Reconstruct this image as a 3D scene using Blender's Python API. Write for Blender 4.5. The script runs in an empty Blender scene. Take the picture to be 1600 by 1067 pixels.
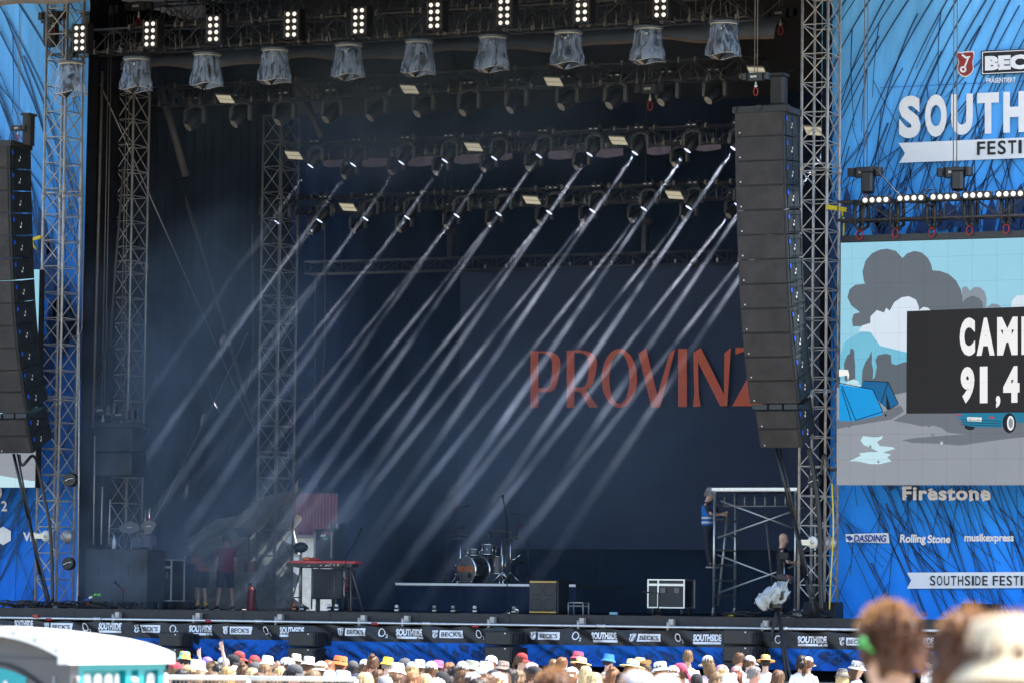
import bpy, bmesh, math, random
from mathutils import Vector, Matrix
R = math.radians
random.seed(7)
SC = bpy.context.scene
COL = SC.collection
# ------------------------------------------------------------------ camera
F = 6000.0                       # focal length in pixels of a 1600 wide frame
HEAD, ROLL, TP = R(24), 0.012, 414.0 / 6000.0
CZ = 2.6
_h = Vector((-math.sin(HEAD), math.cos(HEAD), 0))
CAM = Vector((0, 0, CZ)) - 79.0 * _h
_p = math.atan(TP)
FW = (_h * math.cos(_p) + Vector((0, 0, 1)) * math.sin(_p)).normalized()
_r0 = Vector((math.cos(HEAD), math.sin(HEAD), 0))
_u0 = _r0.cross(FW)
RT = _r0 * math.cos(ROLL) + _u0 * math.sin(ROLL)
UP = -_r0 * math.sin(ROLL) + _u0 * math.cos(ROLL)
cd = bpy.data.cameras.new('camera')
cd.sensor_width = 36.0; cd.lens = 36.0 * F / 1600.0
cd.clip_start = 0.5; cd.clip_end = 3000
cd.dof.use_dof = True; cd.dof.focus_distance = 80.0; cd.dof.aperture_fstop = 4.0
co = bpy.data.objects.new('camera', cd); COL.objects.link(co)
M = Matrix.Identity(4)
for i in range(3):
    M[i][0], M[i][1], M[i][2], M[i][3] = RT[i], UP[i], -FW[i], CAM[i]
co.matrix_world = M
SC.camera = co
# ------------------------------------------------------------------ light
SUN_DIR = Vector((0.62, 0.40, 0)).normalized() * math.cos(R(60)) + Vector((0, 0, math.sin(R(60))))
w = bpy.data.worlds.new('World'); SC.world = w; w.use_nodes = True
nt = w.node_tree
bg = nt.nodes['Background']
sky = nt.nodes.new('ShaderNodeTexSky'); sky.sky_type = 'NISHITA'; sky.sun_disc = False
sky.sun_elevation = R(60); sky.sun_rotation = math.atan2(SUN_DIR.x, SUN_DIR.y)
nt.links.new(sky.outputs[0], bg.inputs[0]); bg.inputs[1].default_value = 0.15
sl = bpy.data.lights.new('sun', 'SUN'); sl.energy = 4.2; sl.angle = R(0.53); sl.color = (1.0, 0.955, 0.88)
so = bpy.data.objects.new('sun', sl); COL.objects.link(so)
so.rotation_euler = (-SUN_DIR).to_track_quat('-Z', 'Y').to_euler(); so.location = (30, 30, 60)
SC.view_settings.view_transform = 'Standard'; SC.view_settings.look = 'None'
SC.view_settings.gamma = 1.0; SC.view_settings.exposure = 1.8
cy = SC.cycles
cy.max_bounces = 7; cy.diffuse_bounces = 3; cy.glossy_bounces = 2; cy.transmission_bounces = 4
cy.volume_bounces = 0; cy.transparent_max_bounces = 64
cy.caustics_reflective = False; cy.caustics_refractive = False
cy.sample_clamp_indirect = 4.0
cy.volume_step_rate = 2.0; cy.volume_max_steps = 64
# ------------------------------------------------------------------ pixel helpers
def ray(px, py):
    return (FW * F + RT * (px - 800.0) + UP * (533.5 - py)).normalized()
def at(px, py, Y):
    d = ray(px, py)
    return CAM + d * ((Y - CAM.y) / d.y)
def at_d(px, py, dist):                      # point at a depth along the view
    d = ray(px, py)
    return CAM + d * (dist / d.dot(FW))
def depth(p): return (Vector(p) - CAM).dot(FW)
def ppm(p): return F / depth(p)              # pixels per metre there
DZ = 2.45                                    # height of the stage deck
def deck(px, Y, py=946):
    p = at(px, py, Y); p.z = DZ
    return p
# ------------------------------------------------------------------ mesh builder
class MB:
    def __init__(s): s.v = []; s.f = []; s.m = []; s.s = []
    def add(s, vs, fs, mi=0, smooth=False):
        o = len(s.v); s.v += [tuple(p) for p in vs]
        for f in fs:
            s.f.append([i + o for i in f]); s.m.append(mi); s.s.append(smooth)
        return s
    def box(s, c, d, rot=None, mi=0):
        c = Vector(c); hx, hy, hz = d[0] / 2, d[1] / 2, d[2] / 2
        vs = [Vector((x, y, z)) for x in (-hx, hx) for y in (-hy, hy) for z in (-hz, hz)]
        if rot is not None: vs = [rot @ q for q in vs]
        return s.add([c + q for q in vs], [(0, 1, 3, 2), (4, 6, 7, 5), (0, 4, 5, 1), (2, 3, 7, 6), (0, 2, 6, 4), (1, 5, 7, 3)], mi)
    def rbox(s, c, d, b=0.02, rot=None, mi=0):       # box with chamfered vertical and horizontal edges
        c = Vector(c); hx, hy, hz = d[0] / 2, d[1] / 2, d[2] / 2
        b = min(b, hx * .9, hy * .9, hz * .9)
        def ring(hx_, hy_, z):
            return [(hx_ - b, -hy_, z), (hx_, -hy_ + b, z), (hx_, hy_ - b, z), (hx_ - b, hy_, z), (-hx_ + b, hy_, z), (-hx_, hy_ - b, z), (-hx_, -hy_ + b, z), (-hx_ + b, -hy_, z)]
        rs = [ring(hx - b, hy - b, -hz) if min(hx, hy) > 2 * b else ring(hx, hy, -hz), ring(hx, hy, -hz + b), ring(hx, hy, hz - b), ring(hx - b, hy - b, hz) if min(hx, hy) > 2 * b else ring(hx, hy, hz)]
        vs = [Vector(q) for r_ in rs for q in r_]
        if rot is not None: vs = [rot @ q for q in vs]
        fs = [tuple(range(7, -1, -1)), tuple(range(24, 32))]
        for k in range(3):
            for i in range(8):
                j = (i + 1) % 8
                fs.append((k * 8 + i, k * 8 + j, k * 8 + 8 + j, k * 8 + 8 + i))
        return s.add([c + q for q in vs], fs, mi)
    def bar(s, p0, p1, r, n=6, r1=None, mi=0, smooth=True, caps=True):
        p0, p1 = Vector(p0), Vector(p1); r1 = r if r1 is None else r1
        a = (p1 - p0)
        if a.length < 1e-6: return s
        a.normalize(); t = Vector((0, 0, 1)) if abs(a.z) < .9 else Vector((1, 0, 0))
        u = a.cross(t).normalized(); v = a.cross(u)
        vs = []
        for p, q in ((p0, r), (p1, r1)):
            for i in range(n):
                g = 2 * math.pi * i / n
                vs.append(p + (u * math.cos(g) + v * math.sin(g)) * q)
        s.add(vs, [(i, i + n, (i + 1) % n + n, (i + 1) % n) for i in range(n)], mi, smooth)
        if caps:
            o = len(s.v) - 2 * n
            s.f.append([o + i for i in range(n)]); s.m.append(mi); s.s.append(False)
            s.f.append([o + n + i for i in range(n - 1, -1, -1)]); s.m.append(mi); s.s.append(False)
        return s
    def path(s, pts, r, n=6, mi=0):
        for a, b in zip(pts, pts[1:]): s.bar(a, b, r, n, mi=mi)
        return s
    def tube(s, pts, radii, n=10, mi=0, up=None, flat=None, caps=True):    # smooth loft along points; flat: (w,d) factor
        pts = [Vector(p) for p in pts]
        vs = []
        for k, p in enumerate(pts):
            a = (pts[min(k + 1, len(pts) - 1)] - pts[max(k - 1, 0)]).normalized()
            t = Vector(up) if up is not None else (Vector((0, 1, 0)) if abs(a.y) < .9 else Vector((1, 0, 0)))
            u = t.cross(a).normalized(); v = a.cross(u)
            r = radii[k]; rx, ry = (r if isinstance(r, (tuple, list)) else (r, r))
            for i in range(n):
                g = 2 * math.pi * i / n
                vs.append(p + u * math.cos(g) * rx + v * math.sin(g) * ry)
        fs = []
        for k in range(len(pts) - 1):
            for i in range(n):
                j = (i + 1) % n
                fs.append((k * n + i, k * n + j, (k + 1) * n + j, (k + 1) * n + i))
        if caps:
            fs.append(tuple(range(n - 1, -1, -1))); fs.append(tuple(range((len(pts) - 1) * n, len(pts) * n)))
        return s.add(vs, fs, mi, True)
    def lathe(s, prof, o=(0, 0, 0), n=20, mat=None, mi=0, smooth=True, arc=2 * math.pi, caps=False):   # prof: (r, z)
        o = Vector(o); vs = []; full = arc > 6.28; m = n if full else n + 1
        for r, z in prof:
            for i in range(m):
                g = arc * i / n
                q = Vector((r * math.cos(g), r * math.sin(g), z))
                vs.append(o + (mat @ q if mat is not None else q))
        fs = []
        for k in range(len(prof) - 1):
            for i in range(n):
                j = (i + 1) % m
                fs.append((k * m + i, k * m + j, (k + 1) * m + j, (k + 1) * m + i))
        if caps:
            fs.append(tuple(range(m - 1, -1, -1))); fs.append(tuple(range((len(prof) - 1) * m, len(prof) * m)))
        return s.add(vs, fs, mi, smooth)
    def ball(s, c, r, n=10, m=6, mi=0):
        rr = r if isinstance(r, (tuple, list)) else (r, r, r); c = Vector(c)
        vs = [c + Vector((0, 0, -rr[2]))]
        for k in range(1, m):
            t = math.pi * k / m
            for i in range(n):
                g = 2 * math.pi * i / n
                vs.append(c + Vector((rr[0] * math.sin(t) * math.cos(g), rr[1] * math.sin(t) * math.sin(g), -rr[2] * math.cos(t))))
        vs.append(c + Vector((0, 0, rr[2]))); fs = []
        for i in range(n):
            fs.append((0, 1 + (i + 1) % n, 1 + i))
            fs.append((len(vs) - 1, 1 + (m - 2) * n + i, 1 + (m - 2) * n + (i + 1) % n))
        for k in range(m - 2):
            for i in range(n):
                j = (i + 1) % n
                fs.append((1 + k * n + i, 1 + k * n + j, 1 + (k + 1) * n + j, 1 + (k + 1) * n + i))
        return s.add(vs, fs, mi, True)
    def poly(s, pts, mi=0): return s.add(pts, [tuple(range(len(pts)))], mi)
    def prism(s, pts, off, mi=0):                     # polygon extruded by a vector
        off = Vector(off); n = len(pts); P = [Vector(p) for p in pts]
        fs = [tuple(range(n)), tuple(range(2 * n - 1, n - 1, -1))] + [(i, i + n, (i + 1) % n + n, (i + 1) % n) for i in range(n)]
        return s.add(P + [p + off for p in P], fs, mi)
    def grid(s, fn, nu, nv, mi=0, smooth=True):
        vs = [fn(u / nu, v / nv) for v in range(nv + 1) for u in range(nu + 1)]
        fs = [(v * (nu + 1) + u, v * (nu + 1) + u + 1, (v + 1) * (nu + 1) + u + 1, (v + 1) * (nu + 1) + u) for v in range(nv) for u in range(nu)]
        return s.add(vs, fs, mi, smooth)
    def mesh(s, name, mats, off=None):
        me = bpy.data.meshes.new(name)
        vs = s.v if off is None else [(a - off[0], b - off[1], c - off[2]) for a, b, c in s.v]
        me.from_pydata(vs, [], s.f)
        for m_ in (mats if isinstance(mats, (list, tuple)) else [mats]): me.materials.append(m_)
        me.polygons.foreach_set('material_index', s.m); me.polygons.foreach_set('use_smooth', s.s)
        me.update()
        return me
def wloc(o):
    p = Vector((0, 0, 0))
    while o is not None: p += o.location; o = o.parent
    return p
def tag(o, label=None, cat=None, group=None, kind=None):
    for k, v_ in (('label', label), ('category', cat), ('group', group), ('kind', kind)):
        if v_: o[k] = v_
    return o
def thing(name, label, cat, loc=(0, 0, 0), group=None):
    o = bpy.data.objects.new(name, None); COL.objects.link(o); o.location = loc; o.empty_display_size = .1
    return tag(o, label, cat, group)
def part(mb, name, mats, parent=None, local=False, label=None):     # local: vertices already relative to the parent
    off = None if local or parent is None else wloc(parent)
    o = bpy.data.objects.new(name, mb.mesh(name, mats, off)); COL.objects.link(o)
    o.parent = parent
    if label: o['label'] = label
    return o
def solo(mb, name, mats, label, cat, group=None, kind=None):        # a thing that is one mesh; origin at its base centre
    xs = [v[0] for v in mb.v]; ys = [v[1] for v in mb.v]; zs = [v[2] for v in mb.v]
    off = Vector(((min(xs) + max(xs)) / 2, (min(ys) + max(ys)) / 2, min(zs)))
    o = bpy.data.objects.new(name, mb.mesh(name, mats, off)); COL.objects.link(o); o.location = off
    return tag(o, label, cat, group, kind)
_kids = {}
def copy_tree(o, loc=None, label=None, rz=None, parent=None, scale=None):
    c = o.copy(); COL.objects.link(c)
    if parent is not None: c.parent = parent
    if loc is not None: c.location = loc
    if label: c['label'] = label
    if rz is not None: c.rotation_euler = (0, 0, rz)
    if scale is not None: c.scale = (scale,) * 3
    for ch in list(o.children): copy_tree(ch, parent=c)
    return c
# ------------------------------------------------------------------ materials
def _n(nt, t, **kw):
    n = nt.nodes.new(t)
    for k, v_ in kw.items(): setattr(n, k, v_)
    return n
def mat(name, col, rough=.6, metal=0.0, var=.25, vscale=6.0, bump=0.0, bscale=40.0, spec=None, sub=None, coat=0.0):
    m = bpy.data.materials.new(name); m.use_nodes = True; nt = m.node_tree
    b = nt.nodes['Principled BSDF']; L = nt.links.new
    b.inputs['Roughness'].default_value = rough; b.inputs['Metallic'].default_value = metal
    if spec is not None: b.inputs['Specular IOR Level'].default_value = spec
    if coat: b.inputs['Coat Weight'].default_value = coat
    b.inputs['Base Color'].default_value = (*col, 1)
    if var > 0:
        tc = _n(nt, 'ShaderNodeTexCoord'); no = _n(nt, 'ShaderNodeTexNoise')
        no.inputs['Scale'].default_value = vscale; no.inputs['Detail'].default_value = 6; no.inputs['Roughness'].default_value = .65
        L(tc.outputs['Object'], no.inputs['Vector'])
        mr = _n(nt, 'ShaderNodeMapRange'); mr.inputs[1].default_value = .3; mr.inputs[2].default_value = .7
        mr.inputs[3].default_value = 1 - var; mr.inputs[4].default_value = 1 + var
        L(no.outputs['Fac'], mr.inputs[0])
        mx = _n(nt, 'ShaderNodeMix', data_type='RGBA', blend_type='MULTIPLY'); mx.inputs[0].default_value = 1
        mx.inputs[6].default_value = (*col, 1); L(mr.outputs[0], mx.inputs[7]); L(mx.outputs[2], b.inputs['Base Color'])
        rr = _n(nt, 'ShaderNodeMapRange'); rr.inputs[3].default_value = max(0.02, rough - .12); rr.inputs[4].default_value = min(1, rough + .12)
        L(no.outputs['Fac'], rr.inputs[0]); L(rr.outputs[0], b.inputs['Roughness'])
    if bump > 0:
        tc = _n(nt, 'ShaderNodeTexCoord'); n2 = _n(nt, 'ShaderNodeTexNoise'); n2.inputs['Scale'].default_value = bscale; n2.inputs['Detail'].default_value = 4
        L(tc.outputs['Object'], n2.inputs['Vector'])
        bp = _n(nt, 'ShaderNodeBump'); bp.inputs['Strength'].default_value = bump; bp.inputs['Distance'].default_value = .02
        L(n2.outputs['Fac'], bp.inputs['Height']); L(bp.outputs[0], b.inputs['Normal'])
    return m
def glow(name, col, strength):
    m = bpy.data.materials.new(name); m.use_nodes = True; nt = m.node_tree
    b = nt.nodes['Principled BSDF']; b.inputs['Base Color'].default_value = (*[c * .3 for c in col], 1)
    b.inputs['Emission Color'].default_value = (*col, 1); b.inputs['Emission Strength'].default_value = strength
    b.inputs['Roughness'].default_value = .4
    return m
def srgb(r, g, b):
    f = lambda c: (c / 255 / 12.92) if c / 255 <= .04045 else ((c / 255 + .055) / 1.055) ** 2.4
    return (f(r), f(g), f(b))
MT = {}
MT['steel'] = mat('galvanised_steel', (.42, .40, .38), .5, .5, .3, 9)
MT['strut'] = mat('brown_strut_paint', (.085, .072, .062), .6, .2, .3, 6)
MT['steel_dark'] = mat('dull_steel', (.15, .14, .13), .55, .4, .3, 9)
MT['alu'] = mat('bright_aluminium', (.62, .62, .62), .35, .8, .15, 12)
MT['truss_black'] = mat('black_truss_paint', (.048, .049, .054), .42, .3, .35, 9)
MT['black'] = mat('black_plastic', (.009, .009, .011), .45, 0, .35, 9)
MT['black_soft'] = mat('black_molton_cloth', (.007, .0075, .010), .95, 0, .4, 1.2, .5, 18, spec=.1)
MT['navy_cloth'] = mat('navy_black_cloth', (.008, .016, .038), .9, 0, .35, .7, .5, 5, spec=.15)
MT['cabinet'] = mat('speaker_cabinet_paint', (.015, .015, .016), .6, 0, .25, 5, .3, 120)
MT['cabinet_side'] = mat('speaker_side_paint', (.010, .014, .018), .5, 0, .3, 6)
MT['grille'] = mat('speaker_grille_foam', (.030, .027, .027), .8, 0, .5, 2.2, .6, 90)
MT['deck'] = mat('stage_deck_plywood', (.020, .020, .021), .6, 0, .45, 2.5, .3, 8)
MT['deck_edge'] = mat('stage_edge_board', (.022, .021, .022), .6, 0, .4, 3, .3, 12)
MT['cable'] = mat('black_cable_rubber', (.012, .012, .013), .45, 0, .2)
MT['cable_grey'] = mat('grey_cable_rubber', (.10, .10, .10), .5, 0, .2)
MT['red'] = mat('red_paint', (.30, .018, .022), .4, 0, .15)
MT['orange'] = mat('orange_plastic', (.62, .14, .02), .4, 0, .15)
MT['yellow'] = mat('yellow_strap', (.65, .52, .02), .6, 0, .15)
MT['green'] = mat('green_tape', (.10, .45, .08), .6, 0, .1)
MT['blue'] = mat('blue_connector', (.01, .08, .55), .4, 0, .1)
MT['white'] = mat('white_plastic', (.72, .72, .72), .4, 0, .08)
MT['cream'] = mat('cream_reflector', (.78, .72, .55), .5, 0, .1)
MT['chrome'] = mat('chrome_hardware', (.75, .75, .75), .18, 1.0, .08)
MT['lens_off'] = mat('unlit_front_lens', (.42, .37, .33), .3, .2, .2, 20)
MT['lens_on'] = glow('lit_front_lens', (.62, .70, 1.0), .55)
MT['lamp_warm'] = glow('glowing_lamp', (1.0, .93, .84), .30)
MT['paint_white'] = mat('printed_white', (.84, .84, .87), .7, 0, .04, 2)
MT['paint_black'] = mat('printed_black', (.012, .014, .02), .7, 0, .1)
# ------------------------------------------------------------------ lettering
_gc = {}
def glyphs(s, bold=0.0, shear=0.0, space=1.0):
    key = (s, bold, shear, space)
    if key in _gc: return _gc[key]
    cu = bpy.data.curves.new('lettering', 'FONT'); cu.body = s; cu.size = 1; cu.offset = bold; cu.shear = shear; cu.space_character = space
    cu.resolution_u = 4
    ob = bpy.data.objects.new('lettering', cu); COL.objects.link(ob)
    dg = bpy.context.evaluated_depsgraph_get()
    me = bpy.data.meshes.new_from_object(ob.evaluated_get(dg))
    vs = [(v.co.x, v.co.y) for v in me.vertices]; fs = [tuple(p.vertices) for p in me.polygons]
    bpy.data.objects.remove(ob); bpy.data.curves.remove(cu); bpy.data.meshes.remove(me)
    x0 = min(v[0] for v in vs); x1 = max(v[0] for v in vs); y0 = min(v[1] for v in vs); y1 = max(v[1] for v in vs)
    _gc[key] = ([((x - x0) / (x1 - x0), (y - y0) / (y1 - y0)) for x, y in vs], fs)
    return _gc[key]
def fill(loops):                               # flat shape from outlines, inner ones are holes
    cu = bpy.data.curves.new('outline', 'CURVE'); cu.dimensions = '2D'; cu.fill_mode = 'BOTH'
    for lp in loops:
        sp = cu.splines.new('POLY'); sp.points.add(len(lp) - 1); sp.use_cyclic_u = True
        for p, (x, y) in zip(sp.points, lp): p.co = (x, -y, 0, 1)
    ob = bpy.data.objects.new('outline', cu); COL.objects.link(ob)
    dg = bpy.context.evaluated_depsgraph_get()
    me = bpy.data.meshes.new_from_object(ob.evaluated_get(dg))
    vs = [(v.co.x, -v.co.y) for v in me.vertices]; fs = [tuple(p.vertices) for p in me.polygons]
    bpy.data.objects.remove(ob); bpy.data.curves.remove(cu); bpy.data.meshes.remove(me)
    return vs, fs
def write(mb, s, tl, tr, bl, bold=0.0, shear=0.0, mi=0, space=1.0):     # text into the parallelogram of three points
    vs, fs = glyphs(s, bold, shear, space)
    tl, tr, bl = Vector(tl), Vector(tr), Vector(bl)
    return mb.add([tl + (tr - tl) * u + (bl - tl) * (1 - v) for u, v in vs], fs, mi)
def write_px(mb, s, x0, y0, x1, y1, Y, slope=0.0, **kw):
    return write(mb, s, at(x0, y0, Y), at(x1, y0 + slope * (x1 - x0), Y), at(x0, y1, Y), **kw)
def px_shape(mb, loops, Y, mi=0):
    if loops and not isinstance(loops[0][0], (tuple, list)): loops = [loops]
    vs, fs = fill(loops)
    return mb.add([at(x, y, Y) for x, y in vs], fs, mi)
def px_poly(mb, pts, Y, mi=0): return mb.poly([at(x, y, Y) for x, y in pts], mi)
def smooth_loop(pts, it=2):
    for _ in range(it):
        q = []
        for a, b in zip(pts, pts[1:] + pts[:1]):
            q.append((a[0] * .75 + b[0] * .25, a[1] * .75 + b[1] * .25)); q.append((a[0] * .25 + b[0] * .75, a[1] * .25 + b[1] * .75))
        pts = q
    return pts
# ------------------------------------------------------------------ printed blue cloth with dark veins
def vein_mat(name, top, bot, h, sh=.06, z0=3.2, facet=.0, lean=.25, dim=1.0, mid=None, line=(.012, .03, .09), sx=1.35, sz=.36, lw=.035):
    m = bpy.data.materials.new(name); m.use_nodes = True; nt = m.node_tree; L = nt.links.new
    b = nt.nodes['Principled BSDF']; b.inputs['Roughness'].default_value = .75; b.inputs['Specular IOR Level'].default_value = .2
    tc = _n(nt, 'ShaderNodeTexCoord'); sp = _n(nt, 'ShaderNodeSeparateXYZ'); L(tc.outputs['Object'], sp.inputs[0])
    def mth(op, a, b_=None):
        n = _n(nt, 'ShaderNodeMath', operation=op)
        for i, q in enumerate((a, b_)):
            if q is None: continue
            if isinstance(q, (int, float)): n.inputs[i].default_value = q
            else: L(q, n.inputs[i])
        return n.outputs[0]
    x, z = sp.outputs[0], sp.outputs[2]
    # warp so that the veins fan out: leaning one way above and the other below
    dz = mth('SUBTRACT', z, z0)
    bend = mth('MULTIPLY', mth('MULTIPLY', dz, dz), sh)
    wob = _n(nt, 'ShaderNodeTexNoise'); wob.inputs['Scale'].default_value = .22; wob.inputs['Detail'].default_value = 2
    L(tc.outputs['Object'], wob.inputs['Vector'])
    u = mth('ADD', mth('SUBTRACT', mth('SUBTRACT', x, bend), mth('MULTIPLY', dz, lean)), mth('MULTIPLY', wob.outputs['Fac'], 3.0))
    cb = _n(nt, 'ShaderNodeCombineXYZ'); L(mth('MULTIPLY', u, sx), cb.inputs[0]); L(mth('MULTIPLY', z, sz), cb.inputs[1])
    vo = _n(nt, 'ShaderNodeTexVoronoi', voronoi_dimensions='2D', feature='DISTANCE_TO_EDGE'); vo.inputs['Scale'].default_value = 1.0
    L(cb.outputs[0], vo.inputs['Vector'])
    cb2 = _n(nt, 'ShaderNodeCombineXYZ'); L(mth('ADD', mth('MULTIPLY', u, sx * 1.9), 7.3), cb2.inputs[0]); L(mth('MULTIPLY', z, sz * 1.35), cb2.inputs[1])
    v2 = _n(nt, 'ShaderNodeTexVoronoi', voronoi_dimensions='2D', feature='DISTANCE_TO_EDGE'); v2.inputs['Scale'].default_value = 1.0
    L(cb2.outputs[0], v2.inputs['Vector'])
    if lw <= 0: lw = -1
    l1 = mth('LESS_THAN', vo.outputs['Distance'], lw); l2 = mth('LESS_THAN', v2.outputs['Distance'], lw * .75)
    ln = mth('MAXIMUM', l1, l2)
    ramp = _n(nt, 'ShaderNodeValToRGB'); L(mth('DIVIDE', z, h), ramp.inputs[0])
    ramp.color_ramp.elements[0].position = .05; ramp.color_ramp.elements[0].color = (*bot, 1)
    ramp.color_ramp.elements[1].position = .95; ramp.color_ramp.elements[1].color = (*top, 1)
    if mid: e = ramp.color_ramp.elements.new(.5); e.color = (*mid, 1)
    # slow mottling of the print and facets in darker ink
    vc = _n(nt, 'ShaderNodeTexVoronoi', voronoi_dimensions='2D', feature='F1'); vc.inputs['Scale'].default_value = 1.0; L(cb.outputs[0], vc.inputs['Vector'])
    sc_ = _n(nt, 'ShaderNodeSeparateColor'); L(vc.outputs['Color'], sc_.inputs[0])
    tint = mth('ADD', .86, mth('MULTIPLY', sc_.outputs[0], .26))
    mx0 = _n(nt, 'ShaderNodeMix', data_type='RGBA', blend_type='MULTIPLY'); mx0.inputs[0].default_value = 1
    L(ramp.outputs[0], mx0.inputs[6]); L(mth('MULTIPLY', tint, dim), mx0.inputs[7])
    col = mx0.outputs[2]
    if facet > 0:
        band = _n(nt, 'ShaderNodeMapRange', interpolation_type='SMOOTHSTEP'); L(mth('ABSOLUTE', mth('SUBTRACT', mth('DIVIDE', z, h), .56)), band.inputs[0])
        band.inputs[1].default_value = .05; band.inputs[2].default_value = .24; band.inputs[3].default_value = facet; band.inputs[4].default_value = 0
        pick = mth('LESS_THAN', sc_.outputs[1], band.outputs[0])
        mx1 = _n(nt, 'ShaderNodeMix', data_type='RGBA'); L(pick, mx1.inputs[0]); L(col, mx1.inputs[6]); mx1.inputs[7].default_value = (.010, .03, .11, 1)
        col = mx1.outputs[2]
    mx = _n(nt, 'ShaderNodeMix', data_type='RGBA'); L(ln, mx.inputs[0]); L(col, mx.inputs[6]); mx.inputs[7].default_value = (*line, 1)
    L(mx.outputs[2], b.inputs['Base Color'])
    # cloth folds
    mp = _n(nt, 'ShaderNodeMapping'); mp.inputs['Scale'].default_value = (.9, 1, .22); L(tc.outputs['Object'], mp.inputs['Vector'])
    fo = _n(nt, 'ShaderNodeTexNoise'); fo.inputs['Scale'].default_value = 1.4; fo.inputs['Detail'].default_value = 3; L(mp.outputs[0], fo.inputs['Vector'])
    bp = _n(nt, 'ShaderNodeBump'); bp.inputs['Strength'].default_value = .55; bp.inputs['Distance'].default_value = .25
    L(fo.outputs['Fac'], bp.inputs['Height']); L(bp.outputs[0], b.inputs['Normal'])
    return m
# ------------------------------------------------------------------ ground
def gz(p):                                      # ground height: a slope rising towards the camera
    d = depth((p[0], p[1], 1.0))
    t = max(0.0, min(1.0, (42 - d) / 34.0))
    return 0.95 * t ** 1.6
def ground_fn(u, v):
    dd = -60 + 1500 * (v ** 2.2) if v > 0 else -60
    p = CAM + _h * dd + _r0 * ((u - .5) * (260 + 2.4 * abs(dd)))
    return Vector((p.x, p.y, gz(p)))
gm = mat('trampled_ground', (.27, .235, .17), .95, 0, .35, .6, .4, 6)
g = MB().grid(ground_fn, 40, 110)
o = bpy.data.objects.new('ground', g.mesh('ground', gm)); COL.objects.link(o); o['kind'] = 'structure'
# ------------------------------------------------------------------ stage deck
XL = at(131, 500, 1.7).x                        # left inner wall
XR = at(1284, 500, 2.0).x                       # right inner wall
t = thing('stage_deck', 'wide black stage platform running under all the band gear', 'stage', (0, 0, 0))
part(MB().box((-2, 7.05, DZ - .09), (34, 13.9, .18)), 'deck_top', MT['deck'], t)
b = MB()
b.box((-2, .04, DZ - .10), (34, .12, .2)); b.box((-2, .0, DZ - .012), (34, .05, .02))
for i in range(17): b.box((-18.5 + i * 2.06, -.023, DZ - .1), (.012, .01, .19))
part(b, 'edge_board', MT['deck_edge'], t)
part(MB().box((-2, .6, 1.12), (34, .06, 2.34)), 'under_stage_skirt', MT['black_soft'], t)
for px in (182, 308, 436, 566, 634, 768, 908, 1048, 1195, 1345, 1520):
    p = at(px, 965, -.2)
    br = MB().box((p.x, -.12, DZ - .16), (.10, .12, .20)).box((p.x, -.2, DZ - .2), (.16, .06, .08)).bar((p.x, -.35, 2.10), (p.x, -.35, 2.34), .03)
    part(br, 'rail_bracket', MT['steel'], t)
# silver rail pipe along the front
rp = MB().bar((-19, -.35, 2.23), (15, -.35, 2.23), .032, 8)
for i in range(9): rp.bar((-17.4 + i * 3.9, -.35, 2.23), (-17.2 + i * 3.9, -.35, 2.23), .045, 8)
solo(rp, 'rail_pipe', MT['alu'], 'long silver pipe along the stage front that carries the printed skirt', 'pipe')
# ------------------------------------------------------------------ roof and black walls
zr = at(20, 8, -6).z
t = thing('stage_roof', 'dark fabric stage roof above the lighting trusses', 'stage roof', (0, 3, zr))
def roof_fn(u, v):
    Y = -6 + 20 * v; s_ = math.sin(math.pi * min(1, v * 1.05)) if v < .95 else math.sin(math.pi * .9975)
    return Vector((-14.5 + 24.2 * u, Y, zr + .1 + 2.8 * s_ + .06 * math.sin(u * 60)))
r = MB().grid(roof_fn, 60, 24)
part(r, 'roof_cloth', mat('roof_fabric', (.035, .03, .028), .8, 0, .3, .8, .4, 4), t)
part(MB().grid(lambda u, v: Vector((-14.5 + 24.2 * u, -6.02 - .05 * math.sin(v * 3), zr + .12 - .14 * v + .03 * math.sin(u * 80))), 90, 3), 'roof_hem', mat('roof_hem_fabric', (.10, .075, .055), .8), t)
def drape(name, p0, p1, z0, z1, label, m=None, amp=.06, wl=.45, n=90, cat='drape', ph=0.0):
    p0, p1 = Vector(p0), Vector(p1); a = (p1 - p0); nn = Vector((-a.y, a.x, 0)).normalized(); ln = a.length
    def fn(u, v):
        q = p0 + a * u; k = amp * (math.sin(u * ln / wl * 6.28 + ph) + .5 * math.sin(u * ln / wl * 2.9 + 1 + v * 2))
        q = q + nn * k; return Vector((q.x, q.y, z0 + (z1 - z0) * v))
    return solo(MB().grid(fn, n, 6), name, m or MT['black_soft'], label, cat)
drape('black_drape', (XL, 1.7, 0), (XL, 9.3, 0), DZ - .01, zr + 1.6, 'black molton drape behind the front left tower', n=80)
drape('black_drape', (XL - .05, 7.25, 0), (XL - .05, 11.6, 0), DZ + 2.35, zr + 2.6, 'black molton drape above the sagging tarpaulin', n=60, ph=1)
drape('black_drape', (XR, 2.0, 0), (XR, 13.2, 0), DZ - .01, zr + 2, 'black molton drape behind the front right tower', n=120)
xb0 = at(528, 700, 13.0).x; xb1 = at(466, 600, 13.0).x
drape('backdrop_curtain', (xb0, 13.0, 0), (XR + .2, 13.0, 0), DZ - .01, zr + 2.5, 'tall dark blue black curtain closing the back of the stage', MT['navy_cloth'], .035, .9, 160, 'curtain')
zt = at(480, 770, 13.0).z
drape('backdrop_curtain', (xb1 - .6, 13.02, 0), (xb0 + .02, 13.02, 0), zt, zr + 2.5, 'narrow dark curtain hanging over the gap with the red hall', MT['navy_cloth'], .03, .8, 30, 'curtain', 2)
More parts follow.
